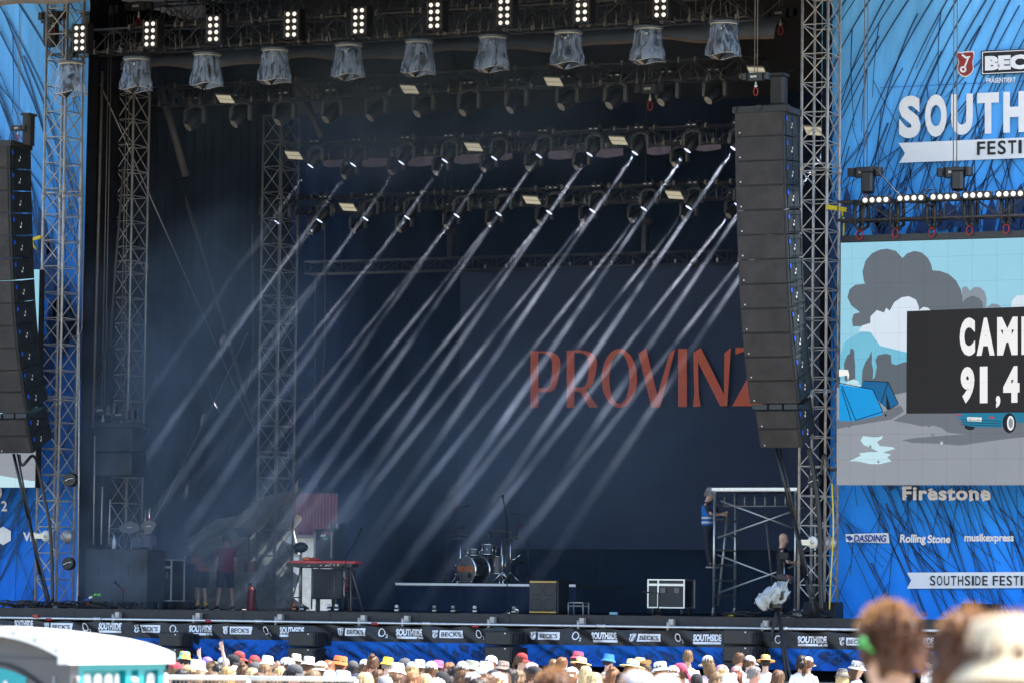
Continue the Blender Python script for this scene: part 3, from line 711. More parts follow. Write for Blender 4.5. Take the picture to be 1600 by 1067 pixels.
def dome_proto():
    t = thing('rain_covered_light', '', 'stage light', (0, 0, 0), 'stage lights under clear plastic rain covers')
    part(MB().lathe([(.0001, .05), (.20, .05), (.30, .035), (.315, .01), (.315, -.015), (.27, -.02), (.0001, -.02)], (0, 0, 0), 28), 'top_disc', mat('blue_grey_rim', (.13, .17, .23), .4, .2, .15), t, True)
    part(MB().bar((0, 0, .05), (0, 0, .2), .03, 8).box((0, 0, .16), (.14, .1, .06)), 'hanging_clamp', MT['truss_black'], t, True)
    cv = MB(); prof = [(.272 + .11 * k / 8 + .012 * math.sin(k * 1.3), -.03 - .66 * k / 8) for k in range(9)]
    n = 36; vs = []; fs = []
    for k, (r, z) in enumerate(prof):
        for i in range(n):
            g = 2 * math.pi * i / n
            rr = r * (1 + .035 * (k / 8) * math.sin(5 * g + k * .3) + .02 * (k / 8) * math.sin(9 * g))
            vs.append((rr * math.cos(g), rr * math.sin(g), z - .03 * (k / 8) * math.sin(3 * g + .6)))
    for k in range(8):
        for i in range(n): fs.append((k * n + i, k * n + (i + 1) % n, (k + 1) * n + (i + 1) % n, (k + 1) * n + i))
    cv.add(vs, fs, 0, True); part(cv, 'clear_cover', MT['clear'], t, True)
    rim = MB(); rim.path([vs[8 * n + i] for i in range(n)] + [vs[8 * n]], .009, 5)
    part(rim, 'cover_hem', MT['alu'], t, True)
    part(MB().lathe([(.268, -.045), (.278, -.045), (.278, -.025), (.268, -.025)], (0, 0, 0), 28), 'top_band', MT['cream'], t, True)
    b = MB().rbox((0, 0, -.10), (.34, .22, .12), .03)
    b.rbox((-.17, 0, -.30), (.05, .12, .32), .015).rbox((.17, 0, -.30), (.05, .12, .32), .015)
    part(b, 'yoke', MT['black'], t, True)
    M_ = rot_to(Vector((-.42, -.5, -1)).normalized()); pv = Vector((0, 0, -.45))
    hd = MB().lathe([(.0001, .22), (.11, .20), (.145, .1), (.15, -.08), (.12, -.22), (.115, -.32), (.10, -.34)], pv, 18, M_)
    h = part(hd, 'lamp_head', MT['black'], t, True)
    ln = bpy.data.objects.new('front_lens', MB().lathe([(.0001, -.335), (.06, -.34), (.098, -.33)], pv, 18, M_).mesh('front_lens', MT['lens_off'])); COL.objects.link(ln); ln.parent = h
    bt = MB()
    for s in (-1, 1): bt.box((s * .08, -.115, -.10), (.03, .01, .02))
    bt.box((0, -.115, -.13), (.06, .01, .05)); part(bt, 'status_display', MT['white'], t, True)
    return t
_dm = dome_proto()
dp = [(111, 99), (214, 92.5), (324, 85.5), (430, 78.5), (545, 71), (655, 65.5), (770, 58.5), (888, 51.5), (1013, 44.5), (1131, 36)]
for i, (x, y) in enumerate(dp):
    p = at(x, y, 1.6 if i else .35)
    lab = ('leftmost stage light under a clear rain cover, in front of the left tower' if i == 0 else 'rightmost stage light under a clear rain cover, nearest the right speaker array' if i == 9 else '%s rain covered stage light from the left below the front truss' % ordn[i])
    o = _dm if i == 0 else copy_tree(_dm, rz=R(random.uniform(-14, 14)))
    o.location = p; o['label'] = lab
# ------------------------------------------------------------------ moving heads
MT['yoke'] = mat('yoke_plastic', (.075, .075, .082), .5, 0, .2)
def head_proto(lit, group, s=1.0):
    t = thing('moving_head_light', '', 'stage light', (0, 0, 0), group)
    b = MB().rbox((0, 0, -.05 * s), (.32 * s, .24 * s, .12 * s), .03).box((-.1 * s, 0, .03), (.05, .10, .06)).box((.1 * s, 0, .03), (.05, .10, .06))
    part(b, 'base', MT['black'], t, True)
    part(MB().box((-.06 * s, -.125 * s, -.04 * s), (.05 * s, .012, .022 * s)).box((.07 * s, -.125 * s, -.04 * s), (.06 * s, .012, .022 * s)), 'status_display', MT['white'], t, True)
    y = MB()
    arc = [(.19 * s * math.cos(g), .19 * s * math.sin(g) * .55) for g in [math.pi * k / 8 for k in range(9)]]
    y.path([(x_, 0, -.26 * s + z_) for x_, z_ in arc], .038 * s, 8)
    for q in (-1, 1): y.rbox((q * .19 * s, 0, -.37 * s), (.075 * s, .13 * s, .26 * s), .02)
    part(y, 'yoke', MT['yoke'], t, True)
    bd = BD if lit else BDU; M_ = rot_to(bd); pv = Vector((0, 0, -.43 * s))
    h = part(MB().lathe([(.0001, .19 * s), (.085 * s, .18 * s), (.13 * s, .10 * s), (.14 * s, -.02 * s), (.12 * s, -.12 * s), (.098 * s, -.21 * s), (.085 * s, -.225 * s)], pv, 16, M_), 'lamp_head', MT['black'], t, True)
    prof = [(.0001, -.216 * s), (.05 * s, -.22 * s), (.086 * s, -.214 * s)] if not lit else [(.0001, -.222 * s), (.05 * s, -.226 * s), (.086 * s, -.222 * s)]
    ln = bpy.data.objects.new('front_lens', MB().lathe(prof, pv, 16, M_).mesh('front_lens', MT['lens_on' if lit else 'lens_off'])); COL.objects.link(ln); ln.parent = h
    return t, pv + bd * (.226 * s)
HL, offL = head_proto(True, 'lit moving head lights sending beams down left')
HD, offD = head_proto(False, 'dark moving head lights between the trusses')
HB, offB = head_proto(False, 'big dark moving head lights under the second truss', 1.25)
def put_heads(proto, off, pts, Y, labf, used):
    out = []
    for i, (x, y) in enumerate(pts):
        L_ = at(x, y, Y)
        o = proto if not used[0] else copy_tree(proto); used[0] = True
        o.location = L_ - off; o['label'] = labf(i, len(pts)); out.append(L_)
    return out
S3 = [(485, 260), (551.5, 258), (627, 255), (695, 252), (772, 248), (842, 244.5), (921, 242), (992, 240), (1074, 236), (1146, 233), (1225, 229), (1296, 226)]
S4 = [(433, 348), (499, 345.5), (571, 342.5), (636, 340.5), (713.5, 337.5), (779, 335), (858, 332.5), (925.5, 330), (1006, 327), (1076, 325), (1152, 321), (1228, 317)]
S2 = [(293, 200), (365, 195), (433, 192), (508, 188), (577, 185), (651, 179), (722, 177), (796, 173), (876, 168), (951, 166), (1032, 161), (1106, 158)]
D3 = [(537, 277), (610, 270), (680, 271), (755, 266), (825, 264), (900, 263), (1053, 258)]
D4 = [(485, 364), (551, 361), (623, 360), (697, 355), (764, 352), (842, 348), (910, 347), (986, 345), (1068, 342), (1138, 338)]
def of(side, what):
    def f(i, n):
        if i == 0: return 'leftmost ' + what
        if i == n - 1: return 'rightmost ' + what
        return '%s %s, counted from the left' % (ordn[i], what)
    return f
u = [False]
P3 = put_heads(HL, offL, S3, 6.9, of(0, 'lit moving head of the upper lit row'), u)
P4 = put_heads(HL, offL, S4, 9.5, of(0, 'lit moving head of the lower lit row'), u)
put_heads(HB, offB, S2, 4.6, of(0, 'big dark moving head under the second truss'), [False])
u = [False]
put_heads(HD, offD, D3, 7.7, of(0, 'small unlit moving head just below the upper lit row'), u)
put_heads(HD, offD, D4, 10.3, of(0, 'small unlit moving head just below the lower lit row'), u)
# ------------------------------------------------------------------ the lamps in the lit heads and the smoke their beams show in
BEAM_W, SPREAD = 44000.0, R(1.75)
def beam_lamp(p, k, BD):
    l = bpy.data.lights.new('beam_lamp', 'SPOT'); l.shadow_soft_size = .04; l.spot_size = R(1.75); l.spot_blend = .85; l.energy = BEAM_W * k; l.color = (.86, .90, 1.0)
    o = bpy.data.objects.new('beam_lamp', l); COL.objects.link(o)
    o.location = p + BD * .07; o.rotation_euler = BD.to_track_quat('-Z', 'Y').to_euler()
def smoke_mat(name, dens, lo, hi, scale, col=(.86, .9, 1.0), falloff=None, an=.0, stretch=(1, 1, 1), a0=.35, a1=.7, zfade=None, det=4):
    m = bpy.data.materials.new(name); m.use_nodes = True; nt = m.node_tree; L = nt.links.new
    nt.nodes.remove(nt.nodes['Principled BSDF']); out = nt.nodes['Material Output']
    pv = _n(nt, 'ShaderNodeVolumePrincipled'); pv.inputs['Color'].default_value = (*col, 1); pv.inputs['Density'].default_value = dens; pv.inputs['Anisotropy'].default_value = an
    L(pv.outputs[0], out.inputs['Volume']); m.cycles.volume_sampling = 'EQUIANGULAR'
    if scale:
        tc = _n(nt, 'ShaderNodeTexCoord'); mp = _n(nt, 'ShaderNodeMapping'); mp.inputs['Scale'].default_value = stretch
        L(tc.outputs['Object'], mp.inputs['Vector'])
        no = _n(nt, 'ShaderNodeTexNoise'); no.inputs['Scale'].default_value = scale; no.inputs['Detail'].default_value = det; no.inputs['Distortion'].default_value = .5 if det > 2 else 0
        L(mp.outputs[0], no.inputs['Vector'])
        mr = _n(nt, 'ShaderNodeMapRange'); mr.inputs[1].default_value = a0; mr.inputs[2].default_value = a1; mr.inputs[3].default_value = lo * dens; mr.inputs[4].default_value = hi * dens
        L(no.outputs['Fac'], mr.inputs[0]); d = mr.outputs[0]
        if falloff:                               # soft edged ellipsoid
            mp2 = _n(nt, 'ShaderNodeMapping'); mp2.inputs['Scale'].default_value = [1 / f for f in falloff]; L(tc.outputs['Object'], mp2.inputs['Vector'])
            ln = _n(nt, 'ShaderNodeVectorMath', operation='LENGTH'); L(mp2.outputs[0], ln.inputs[0])
            m2 = _n(nt, 'ShaderNodeMapRange', interpolation_type='SMOOTHSTEP'); m2.inputs[1].default_value = .15; m2.inputs[2].default_value = 1; m2.inputs[3].default_value = 1; m2.inputs[4].default_value = 0
            L(ln.outputs['Value'], m2.inputs[0])
            mu = _n(nt, 'ShaderNodeMath', operation='MULTIPLY'); L(d, mu.inputs[0]); L(m2.outputs[0], mu.inputs[1]); d = mu.outputs[0]
        if zfade:
            sx = _n(nt, 'ShaderNodeSeparateXYZ'); L(tc.outputs['Object'], sx.inputs[0])
            m3 = _n(nt, 'ShaderNodeMapRange', interpolation_type='SMOOTHSTEP'); m3.inputs[1].default_value, m3.inputs[2].default_value = zfade; L(sx.outputs[2], m3.inputs[0])
            mu = _n(nt, 'ShaderNodeMath', operation='MULTIPLY'); L(d, mu.inputs[0]); L(m3.outputs[0], mu.inputs[1]); d = mu.outputs[0]
        L(d, pv.inputs['Density'])
    return m
bm_ = smoke_mat('beam_smoke', .055, .16, 1.8, .75, a0=.38, a1=.66, zfade=(DZ - .2, DZ + 8.0), det=2.0)
rb_ = random.Random(3)
for row, bd, pts, ks in (('upper', BD, P3, [.15, .4, .3, .3, .3, .55, .9, 1.1, 1.5, 1.6, 1.2, 1.4]), ('lower', BD4, P4, [.1, .15, .3, .45, .5, .5, .75, .8, .8, .7, 1.0, .9])):
    mb = MB()
    for p, k in zip(pts, ks):
        beam_lamp(p, k, bd)
        ln = (p.z - DZ - .05) / -bd.z
        ln = min(ln, (p.y - .2) / -bd.y)
        M_ = rot_to(bd); r1 = .05 + (ln) * math.tan(SPREAD / 2) + .01
        mb.lathe([(r1, -ln), (.05, -.02)], p, 14, M_, caps=True)
    o = bpy.data.objects.new('beam_smoke', mb.mesh('beam_smoke', bm_)); COL.objects.link(o)
    o['kind'] = 'stuff'; o['label'] = 'smoke lit by the %s row of light beams' % row; o['category'] = 'smoke'
def smoke(c, rad, dens, scale, lab, lo=.15, hi=1.9):
    m = smoke_mat('drifting_smoke', dens, lo, hi, scale, (.60, .75, 1.0), rad)
    mb = MB().ball((0, 0, 0), rad, 20, 14)
    o = bpy.data.objects.new('smoke', mb.mesh('smoke', m)); COL.objects.link(o); o.location = c
    o['kind'] = 'stuff'; o['label'] = lab; o['category'] = 'smoke'
smoke(at(290, 560, 3.6), (4.8, 2.6, 5.2), .27, .42, 'drifting smoke in front of the left side of the stage')
smoke(at(350, 820, 4.4), (5.8, 2.6, 2.5), .21, .5, 'low smoke around the stagehands on the left')
smoke(at(640, 140, 4.0), (9.5, 3.6, 2.8), .14, .45, 'thin smoke among the lighting trusses')
smoke(at(640, 66, 1.3), (9.2, 1.7, 1.5), .16, .6, 'thin smoke drifting round the front truss')
smoke(at(185, 640, 1.25), (2.3, 1.0, 4.6), .20, .6, 'smoke veil beside the left tower')
smoke(at(180, 880, 1.15), (2.8, .9, 1.6), .26, .7, 'low smoke drifting in front of the black rack cases')
smoke(at(780, 700, 6.0), (6.6, 3.0, 3.2), .09, .45, 'thin smoke over the middle of the stage')
hz = smoke_mat('stage_haze', .006, 1, 1, 0, (.50, .70, 1.0))
o = bpy.data.objects.new('smoke', MB().box(((XL + XR) / 2, 6.9, DZ + 6.6), (XR - XL - .3, 11.6, 13.1)).mesh('smoke', hz)); COL.objects.link(o); o['kind'] = 'stuff'; o['label'] = 'thin even smoke filling the whole stage'; o['category'] = 'smoke'
# ------------------------------------------------------------------ flat white work light panels
WLm = glow('work_light_panel', (.95, .86, .62), .13)
def panel_proto():
    t = thing('work_light', '', 'work light', (0, 0, 0), 'flat white work light panels on the trusses')
    M_ = Matrix.Rotation(R(-32), 3, 'X') @ Matrix.Rotation(R(6), 3, 'Y')
    part(MB().rbox((0, 0, .02), (.42, .30, .04), .012, M_), 'housing', MT['steel_dark'], t, True)
    pn = MB(); pn.box(M_ @ Vector((0, -.07, -.005)), (.38, .12, .012), M_); pn.box(M_ @ Vector((0, .075, -.005)), (.38, .12, .012), M_)
    part(pn, 'light_panel', WLm, t, True)
    part(MB().bar((0, 0, .03), (0, 0, .22), .02, 6), 'bracket', MT['truss_black'], t, True)
    return t
wlp = panel_proto()
for i, (x, y, Y, lab) in enumerate(((352, 155, 4.3, 'white work light on the second truss, left end'), (640, 140, 4.3, 'white work light on the second truss near its middle'), (865, 128, 4.3, 'white work light on the second truss right of the middle'), (1183, 112, 4.3, 'white work light behind the hoist of the right speaker array'),
        (459, 243, 6.7, 'white work light at the left end of the third truss'), (740, 230, 6.7, 'white work light in the middle of the third truss'), (966, 220, 6.7, 'white work light on the right part of the third truss'),
        (544, 324, 9.3, 'white work light at the left end of the fourth truss'), (831, 313, 9.3, 'white work light in the middle of the fourth truss'), (1054, 305, 9.3, 'white work light on the right part of the fourth truss'), (1272, 205, 2.6, 'white work light behind the right lattice tower'))):
    o = wlp if i == 0 else copy_tree(wlp)
    o.location = at(x, y, Y); o['label'] = lab
# ------------------------------------------------------------------ line arrays
def hoist_proto():
    t = thing('chain_hoist', '', 'hoist', (0, 0, 0), 'chain hoists')
    part(MB().rbox((0, 0, 0), (.42, .22, .20), .06).rbox((-.28, 0, .01), (.16, .18, .16), .04).rbox((.28, 0, .01), (.14, .2, .17), .04), 'motor_body', MT['black'], t, True)
    part(MB().box((-.02, -.115, .0), (.16, .006, .05)), 'name_plate', MT['steel'], t, True)
    ch = MB()
    for s in (-.035, .035): ch.bar((s, 0, .1), (s, 0, 9.0), .011, 5)
    part(ch, 'chain', MT['steel_dark'], t, True)
    hk = MB().bar((0, 0, -.1), (0, 0, -.2), .02, 6).ball((0, 0, -.22), .045, 8, 6)
    part(hk, 'hook', MT['alu'], t, True)
    sh = MB(); sh.path([(.055 * math.cos(g), 0, -.36 + .10 * math.sin(g)) for g in [k * 6.2832 / 12 for k in range(13)]], .014, 6)
    part(sh, 'red_shackle', MT['red'], t, True)
    return t
HO = hoist_proto()
def hoist(px, py, Y, lab, sc=1.0, first=[True]):
    o = HO if first[0] else copy_tree(HO); first[0] = False
    o.location = at(px, py, Y); o.scale = (sc, sc, sc); o['label'] = lab; return o
W_, H_, D_ = 1.015, .482, .88
def line_array(P0):
    t = thing('line_array', '', 'speaker array', P0, 'line arrays hanging either side of the stage')
    def cab(p, a, w, h, first):
        Rm = Matrix.Rotation(a, 3, 'X')
        c = Vector(p)
        # trapezium cabinet: front face taller than the back
        f = h * .985; bk = h * .84
        vs = [(0, 0, 0), (w, 0, 0), (w, 0, -f), (0, 0, -f), (0, D_, -(h - bk) / 2), (w, D_, -(h - bk) / 2), (w, D_, -(h + bk) / 2), (0, D_, -(h + bk) / 2)]
        mb = MB().add([c + Rm @ Vector(v) for v in vs], [(0, 1, 2, 3), (5, 4, 7, 6), (4, 0, 3, 7), (1, 5, 6, 2), (4, 5, 1, 0), (3, 2, 6, 7)])
        cb = part(mb, 'speaker_cabinet', MT['cabinet'], t)
        gr = MB().rbox(c + Rm @ Vector((w / 2, -.012, -f / 2)), (w - .05, .03, f - .035), .012, Rm)
        sub = [(gr, 'grille', MT['grille'])]
        pl = MB().box(c + Rm @ Vector((w + .008, D_ * .5, -h / 2)), (.016, D_ * .99, h * .93), Rm)
        for yy in (.12, .46, .80): pl.box(c + Rm @ Vector((w + .022, yy, -h / 2)), (.02, .05, h * .86), Rm)
        pl.box(c + Rm @ Vector((w + .02, D_ * .5, -h * .16)), (.02, D_ * .8, .035), Rm).box(c + Rm @ Vector((w + .02, D_ * .5, -h * .84)), (.02, D_ * .8, .035), Rm)
        sub.append((pl, 'rigging_side', MT['cabinet_side']))
        sub.append((MB().box(c + Rm @ Vector((w + .035, .10, -h * .30)), (.012, .05, .085), Rm), 'blue_plug', MT['blue']))
        bd = MB().box(c + Rm @ Vector((.11, -.03, -f * .84)), (.022, .012, .022), Rm).box(c + Rm @ Vector((w + .036, .36, -h * .62)), (.012, .035, .04), Rm).box(c + Rm @ Vector((w + .036, .40, -h * .48)), (.012, .012, .05), Rm)
        sub.append((bd, 'white_badge', MT['white']))
        for m_, n_, mm in sub:
            o = bpy.data.objects.new(n_, m_.mesh(n_, mm, P0)); COL.objects.link(o); o.parent = cb
    p = Vector(P0)
    fr = MB().box(p + Vector((W_ / 2 + .02, .05, .06)), (W_ + .14, .12, .12)).box(p + Vector((W_ / 2 + .02, .8, .06)), (W_ + .1, .10, .12)).box(p + Vector((W_ + .04, .4, .05)), (.07, .9, .12)).box(p + Vector((0, .4, .05)), (.07, .9, .12)).box(p + Vector((W_ * .5, .4, .08)), (.1, .9, .10))
    for q in (.1, .42, .52, .8): fr.bar(p + Vector((q, -.012, .07)), p + Vector((q, -.02, .07)), .016, 8)
    part(fr, 'rigging_frame', MT['cabinet'], t)
    A = [3, 4, 5, 6, 6, 7, 8, 10, 13, 16, 19, 22]
    for i, a in enumerate(A):
        cab(p, R(a), W_, H_, i == 0)
        p = p + Vector((0, math.sin(R(a)), -math.cos(R(a)))) * H_
    mid = MB()
    for k in range(3): mid.box(p + Vector((.22 + k * .31, .06, -.06)), (.27, .1, .10))
    mid.box(p + Vector((W_ / 2, .4, -.05)), (W_, .6, .08))
    part(mid, 'adapter_frame', MT['cabinet_side'], t)
    p = p + Vector((.09, .05, -.13))
    for a, h in ((22, .38), (25, .41)):
        cab(p, R(a), .86, h, False)
        p = p + Vector((0, math.sin(R(a)), -math.cos(R(a)))) * h
    lo = p + Vector((.25, .2, 0))
    part(MB().path([lo, lo + Vector((.35, .1, -1.4)), lo + Vector((.55, .3, -2.6)), lo + Vector((.75, .5, -3.6))], .035, 7).path([lo + Vector((.1, 0, 0)), lo + Vector((.48, .1, -1.8)), lo + Vector((.85, .4, -3.5))], .02, 6), 'cable_bundle', MT['cable'], t)
    return t
LA = line_array(at(1148, 177, -1.9)); LA['label'] = 'tall black line array hanging in front of the right lattice tower'
pr = at(1148, 177, -1.9); pl_ = at(14, 228, -1.9); pl_.x -= W_
LB = copy_tree(LA, pl_, 'tall black line array at the left edge beside the left lattice tower')
hoist(1181, 121, -1.7, 'black chain hoist holding the right line array on a red shackle', .8)
hoist(28, 201, -1.7, 'black chain hoist holding the left line array', .55)
hoist(83, 26, .9, 'black chain hoist in the top of the left lattice tower')
hoist(165, 17, 2.6, 'black chain hoist at the top edge right of the left tower')
hoist(217, 11, 2.6, 'black chain hoist at the top edge above the second lamp panel')
hoist(161, 641, 2.2, 'left chain hoist of the pair above the hanging side speaker')
hoist(190, 648, 2.4, 'right chain hoist of the pair above the hanging side speaker')
hoist(1016, 140, 4.6, 'black chain hoist in the dark under the second truss')
hoist(1220, 22, 4.6, 'black chain hoist at the top edge right of the last lamp panel')
for x, y0, y1, Y, lab in ((45, 180, 228, -1.4, 'grey chain bag above the left line array'), (1217, 118, 166, -.4, 'dark speaker cabinet hanging behind the top of the right line array'), (80, 36, 74, 1.0, 'black chain bag inside the top of the left tower'), (140, 22, 60, 2.6, 'black chain bag hanging right of the left tower')):
    a, b = at(x, y0, Y), at(x, y1, Y)
    mb = MB().rbox((a.x, Y, (a.z + b.z) / 2), (.20 if x == 45 else .30, .28, a.z - b.z), .05).box((a.x, Y, a.z), (.22 if x == 45 else .34, .32, .05))
    solo(mb, 'chain_bag' if 'bag' in lab else 'hanging_speaker', MT['cabinet'], lab, 'chain bag' if 'bag' in lab else 'speaker')
# hanging side fill
a, b = at(152, 668, 2.0), at(206, 744, 2.0)
t = thing('side_speaker', 'dark box speaker hung on two hoists at the left of the stage', 'speaker', ((a.x + b.x) / 2, 2.0, b.z))
for k in range(2):
    z0 = b.z + (a.z - b.z) * k / 2
    part(MB().rbox(((a.x + b.x) / 2, 2.3, z0 + (a.z - b.z) / 4), (b.x - a.x, .7, (a.z - b.z) / 2 - .02), .02), 'speaker_cabinet', MT['cabinet_side'], t)
part(MB().box(((a.x + b.x) / 2, 2.3, a.z + .06), (b.x - a.x + .1, .6, .1)), 'rigging_frame', MT['cabinet'], t)
# ------------------------------------------------------------------ video screens
EXPO = 2 ** SC.view_settings.exposure
def led(r, g, b, k=.92):
    c = srgb(r, g, b); m = bpy.data.materials.new('led_picture'); m.use_nodes = True; nt = m.node_tree
    B = nt.nodes['Principled BSDF']; B.inputs['Base Color'].default_value = (.01, .01, .01, 1); B.inputs['Roughness'].default_value = .6; B.inputs['Specular IOR Level'].default_value = .1
    tc = _n(nt, 'ShaderNodeTexCoord'); br = _n(nt, 'ShaderNodeTexNoise'); br.inputs['Scale'].default_value = 2.2
    mr = _n(nt, 'ShaderNodeMapRange'); mr.inputs[3].default_value = k * .94 / EXPO; mr.inputs[4].default_value = k * 1.04 / EXPO
    nt.links.new(tc.outputs['Object'], br.inputs['Vector']); nt.links.new(br.outputs['Fac'], mr.inputs[0])
    sp = _n(nt, 'ShaderNodeSeparateXYZ'); nt.links.new(tc.outputs['Object'], sp.inputs[0]); prev = mr.outputs[0]
    for ax in (0, 2):                              # joints between the panels of the wall
        w_ = _n(nt, 'ShaderNodeMath', operation='PINGPONG'); w_.inputs[1].default_value = .25; nt.links.new(sp.outputs[ax], w_.inputs[0])
        g_ = _n(nt, 'ShaderNodeMath', operation='LESS_THAN'); g_.inputs[1].default_value = .007; nt.links.new(w_.outputs[0], g_.inputs[0])
        k_ = _n(nt, 'ShaderNodeMath', operation='MULTIPLY_ADD'); k_.inputs[1].default_value = -.14; k_.inputs[2].default_value = 1; nt.links.new(g_.outputs[0], k_.inputs[0])
        x_ = _n(nt, 'ShaderNodeMath', operation='MULTIPLY'); nt.links.new(prev, x_.inputs[0]); nt.links.new(k_.outputs[0], x_.inputs[1]); prev = x_.outputs[0]
    nt.links.new(prev, B.inputs['Emission Strength'])
    B.inputs['Emission Color'].default_value = (*c, 1)
    return m
LC = [led(155, 213, 236), led(104, 113, 122), led(222, 236, 250), led(96, 106, 116), led(152, 158, 168), led(112, 118, 128), led(198, 234, 246), led(34, 32, 33), led(250, 250, 250), led(12, 158, 232), led(10, 104, 160), led(16, 20, 28), led(26, 124, 160), led(215, 40, 40), led(140, 152, 166), led(120, 196, 224)]
SKY_, DK, WC, TRE, GND, SHD, PUD, BOX, WHT, TNT, TN2, INK, CAR, RED, CL2, SK2 = range(16)
YS = .30
t = thing('video_screen', 'big video screen with cartoon camping scene right of the stage', 'video screen', at(1560, 757, YS + .2))
p0, p1 = at(1312, 379, YS), at(1312, 757, YS)
xe = p0.x + 7.2
part(MB().box(((p0.x + xe) / 2, YS + .16, (p0.z + p1.z) / 2), (xe - p0.x, .22, p0.z - p1.z)), 'screen_cabinet', MT['black'], t)
part(MB().box(((p0.x + xe) / 2 + .02, YS + .12, p0.z + .07), (xe - p0.x - .04, .16, .13)), 'top_frame', MT['black'], t)
sc_ = MB()
def c8(*p): return [(1200 + x / 4.0, 260 + y / 4.0) for x, y in p]
def c9(*p): return [(1200 + x / 4.0, 520 + y / 4.0) for x, y in p]
def lay(k): return YS + .046 - .006 * k
o_ = at(1312.5, 380, lay(0)); q_ = at(1312.5, 756, lay(0))
sc_.poly([(p0.x + .01, lay(0), o_.z), (xe - .01, lay(0), o_.z), (xe - .01, lay(0), q_.z), (p0.x + .01, lay(0), q_.z)], SKY_)
sl_ = -.040
S = lambda pts, k, m, it=0: px_shape(sc_, smooth_loop(pts, it) if it else pts, lay(k), m)
XE = 1720
# pale cloud bank and hills
S(c8((450, 1120), (560, 1040), (640, 1030), (700, 1045), (780, 1090), (880, 1150), (1700, 1150), (1700, 1400), (450, 1400)), 1, SK2, 1)
S(c8((600, 720), (590, 660), (610, 590), (650, 545), (700, 522), (745, 516), (800, 530), (840, 576), (870, 545), (915, 530), (960, 540), (1000, 575), (1020, 615), (1028, 652), (1075, 655), (1130, 675), (1175, 715), (1205, 770), (1215, 820), (1215, 850), (1240, 825), (1280, 810), (1320, 825), (1340, 850), (1345, 890), (1345, 960), (700, 1000), (640, 985), (600, 1000), (530, 1000), (525, 960), (535, 925), (575, 913), (520, 870), (496, 820), (510, 770), (545, 742), (608, 735)), 3, DK)
S(c8((1212, 760), (1240, 750), (1262, 780), (1290, 756), (1325, 757), (1355, 785), (1367, 830), (1364, 885), (1400, 858), (1440, 865), (1465, 890), (1400, 960), (1212, 960)), 2, CL2)
S(c8((760, 905), (790, 850), (835, 820), (880, 813), (925, 835), (943, 880), (943, 902), (970, 880), (1000, 885), (1020, 905), (1020, 1200), (700, 1120), (640, 1035), (565, 1030), (590, 995), (640, 980), (640, 940), (680, 900), (725, 915), (740, 885)), 4, WC)
S(c8((1518, 890), (1525, 840), (1555, 808), (1600, 806), (1680, 850), (1680, 890)), 2, WC)
# trees and ground
S(c9((480, 300), (475, 190), (495, 140), (512, 128), (515, 100), (530, 98), (540, 115), (540, 160), (545, 200), (545, 300)), 5, TRE)
S(c9((585, 330), (590, 230), (610, 180), (632, 150), (646, 112), (650, 150), (648, 190), (658, 230), (655, 290), (668, 275), (680, 210), (672, 170), (685, 140), (735, 128), (768, 138), (772, 190), (800, 200), (850, 182), (900, 180), (1700, 180), (1700, 420), (585, 420)), 5, TRE)
S(c9((430, 340), (790, 385), (870, 368), (1700, 368), (1700, 950), (430, 950)), 6, GND)
S(c9((430, 540), (700, 500), (750, 478), (830, 452), (850, 490), (770, 540), (640, 560), (520, 580), (430, 600)), 7, SHD)
S(c9((780, 548), (870, 500), (1700, 500), (1700, 640), (1205, 630), (1120, 620), (1090, 595), (1040, 578), (960, 582), (870, 562)), 7, SHD)
S(c9((835, 668), (920, 655), (1100, 640), (1220, 632), (1400, 632), (1700, 600), (1700, 640), (1500, 660), (1350, 680), (1200, 702), (1050, 690), (900, 685)), 8, SHD)
S(c9((595, 642), (650, 650), (690, 650), (718, 640), (712, 660), (680, 680), (700, 705), (780, 712), (795, 722), (750, 735), (720, 745), (770, 758), (745, 775), (772, 800), (700, 818), (640, 818), (560, 800), (505, 800), (580, 765), (570, 750), (640, 742), (690, 742), (640, 715), (600, 700), (578, 670)), 8, PUD)
# tents
S(c9((444, 228), (500, 230), (508, 262), (500, 300), (495, 265), (444, 272)), 7, WHT)
S(c9((485, 330), (500, 300), (535, 288), (565, 300), (580, 340)), 8, PUD)
S(c9((578, 342), (598, 298), (750, 306), (815, 440), (752, 478), (705, 440), (640, 350)), 9, TN2)
S(c9((750, 306), (815, 440), (752, 478), (735, 330)), 10, TN2)
S(c9((738, 370), (765, 465), (752, 478), (740, 476)), 11, INK)
S(c9((444, 312), (460, 322), (655, 352), (718, 490), (710, 512), (545, 548), (444, 550)), 10, TNT)
for a, b in (((462, 330), (548, 545)), ((444, 312), (655, 352)), ((655, 352), (718, 490)), ((718, 490), (545, 545)), ((598, 298), (750, 306)), ((750, 306), (705, 440)), ((750, 306), (815, 440)), ((752, 478), (815, 445)), ((460, 350), (520, 545))):
    dx, dy = b[0] - a[0], b[1] - a[1]; l_ = math.hypot(dx, dy); nx, ny = -dy / l_ * 2.6, dx / l_ * 2.6
    px_poly(sc_, c9((a[0] - nx, a[1] - ny), (b[0] - nx, b[1] - ny), (b[0] + nx, b[1] + ny), (a[0] + nx, a[1] + ny)), lay(12), INK)
def tuft(x, y, m):
    for dx, h in ((-14, 18), (-5, 26), (4, 24), (13, 16)):
        px_poly(sc_, c9((x - 3, y), (x + 3, y), (x + dx, y - h)), lay(11), m)
for x, y, m in ((505, 592, SHD), (735, 520, INK), (1005, 588, SHD), (1030, 645, SHD), (1085, 695, WC), (690, 812, SHD), (640, 716, SHD), (1130, 525, SHD), (1560, 515, INK)): tuft(x, y, m)
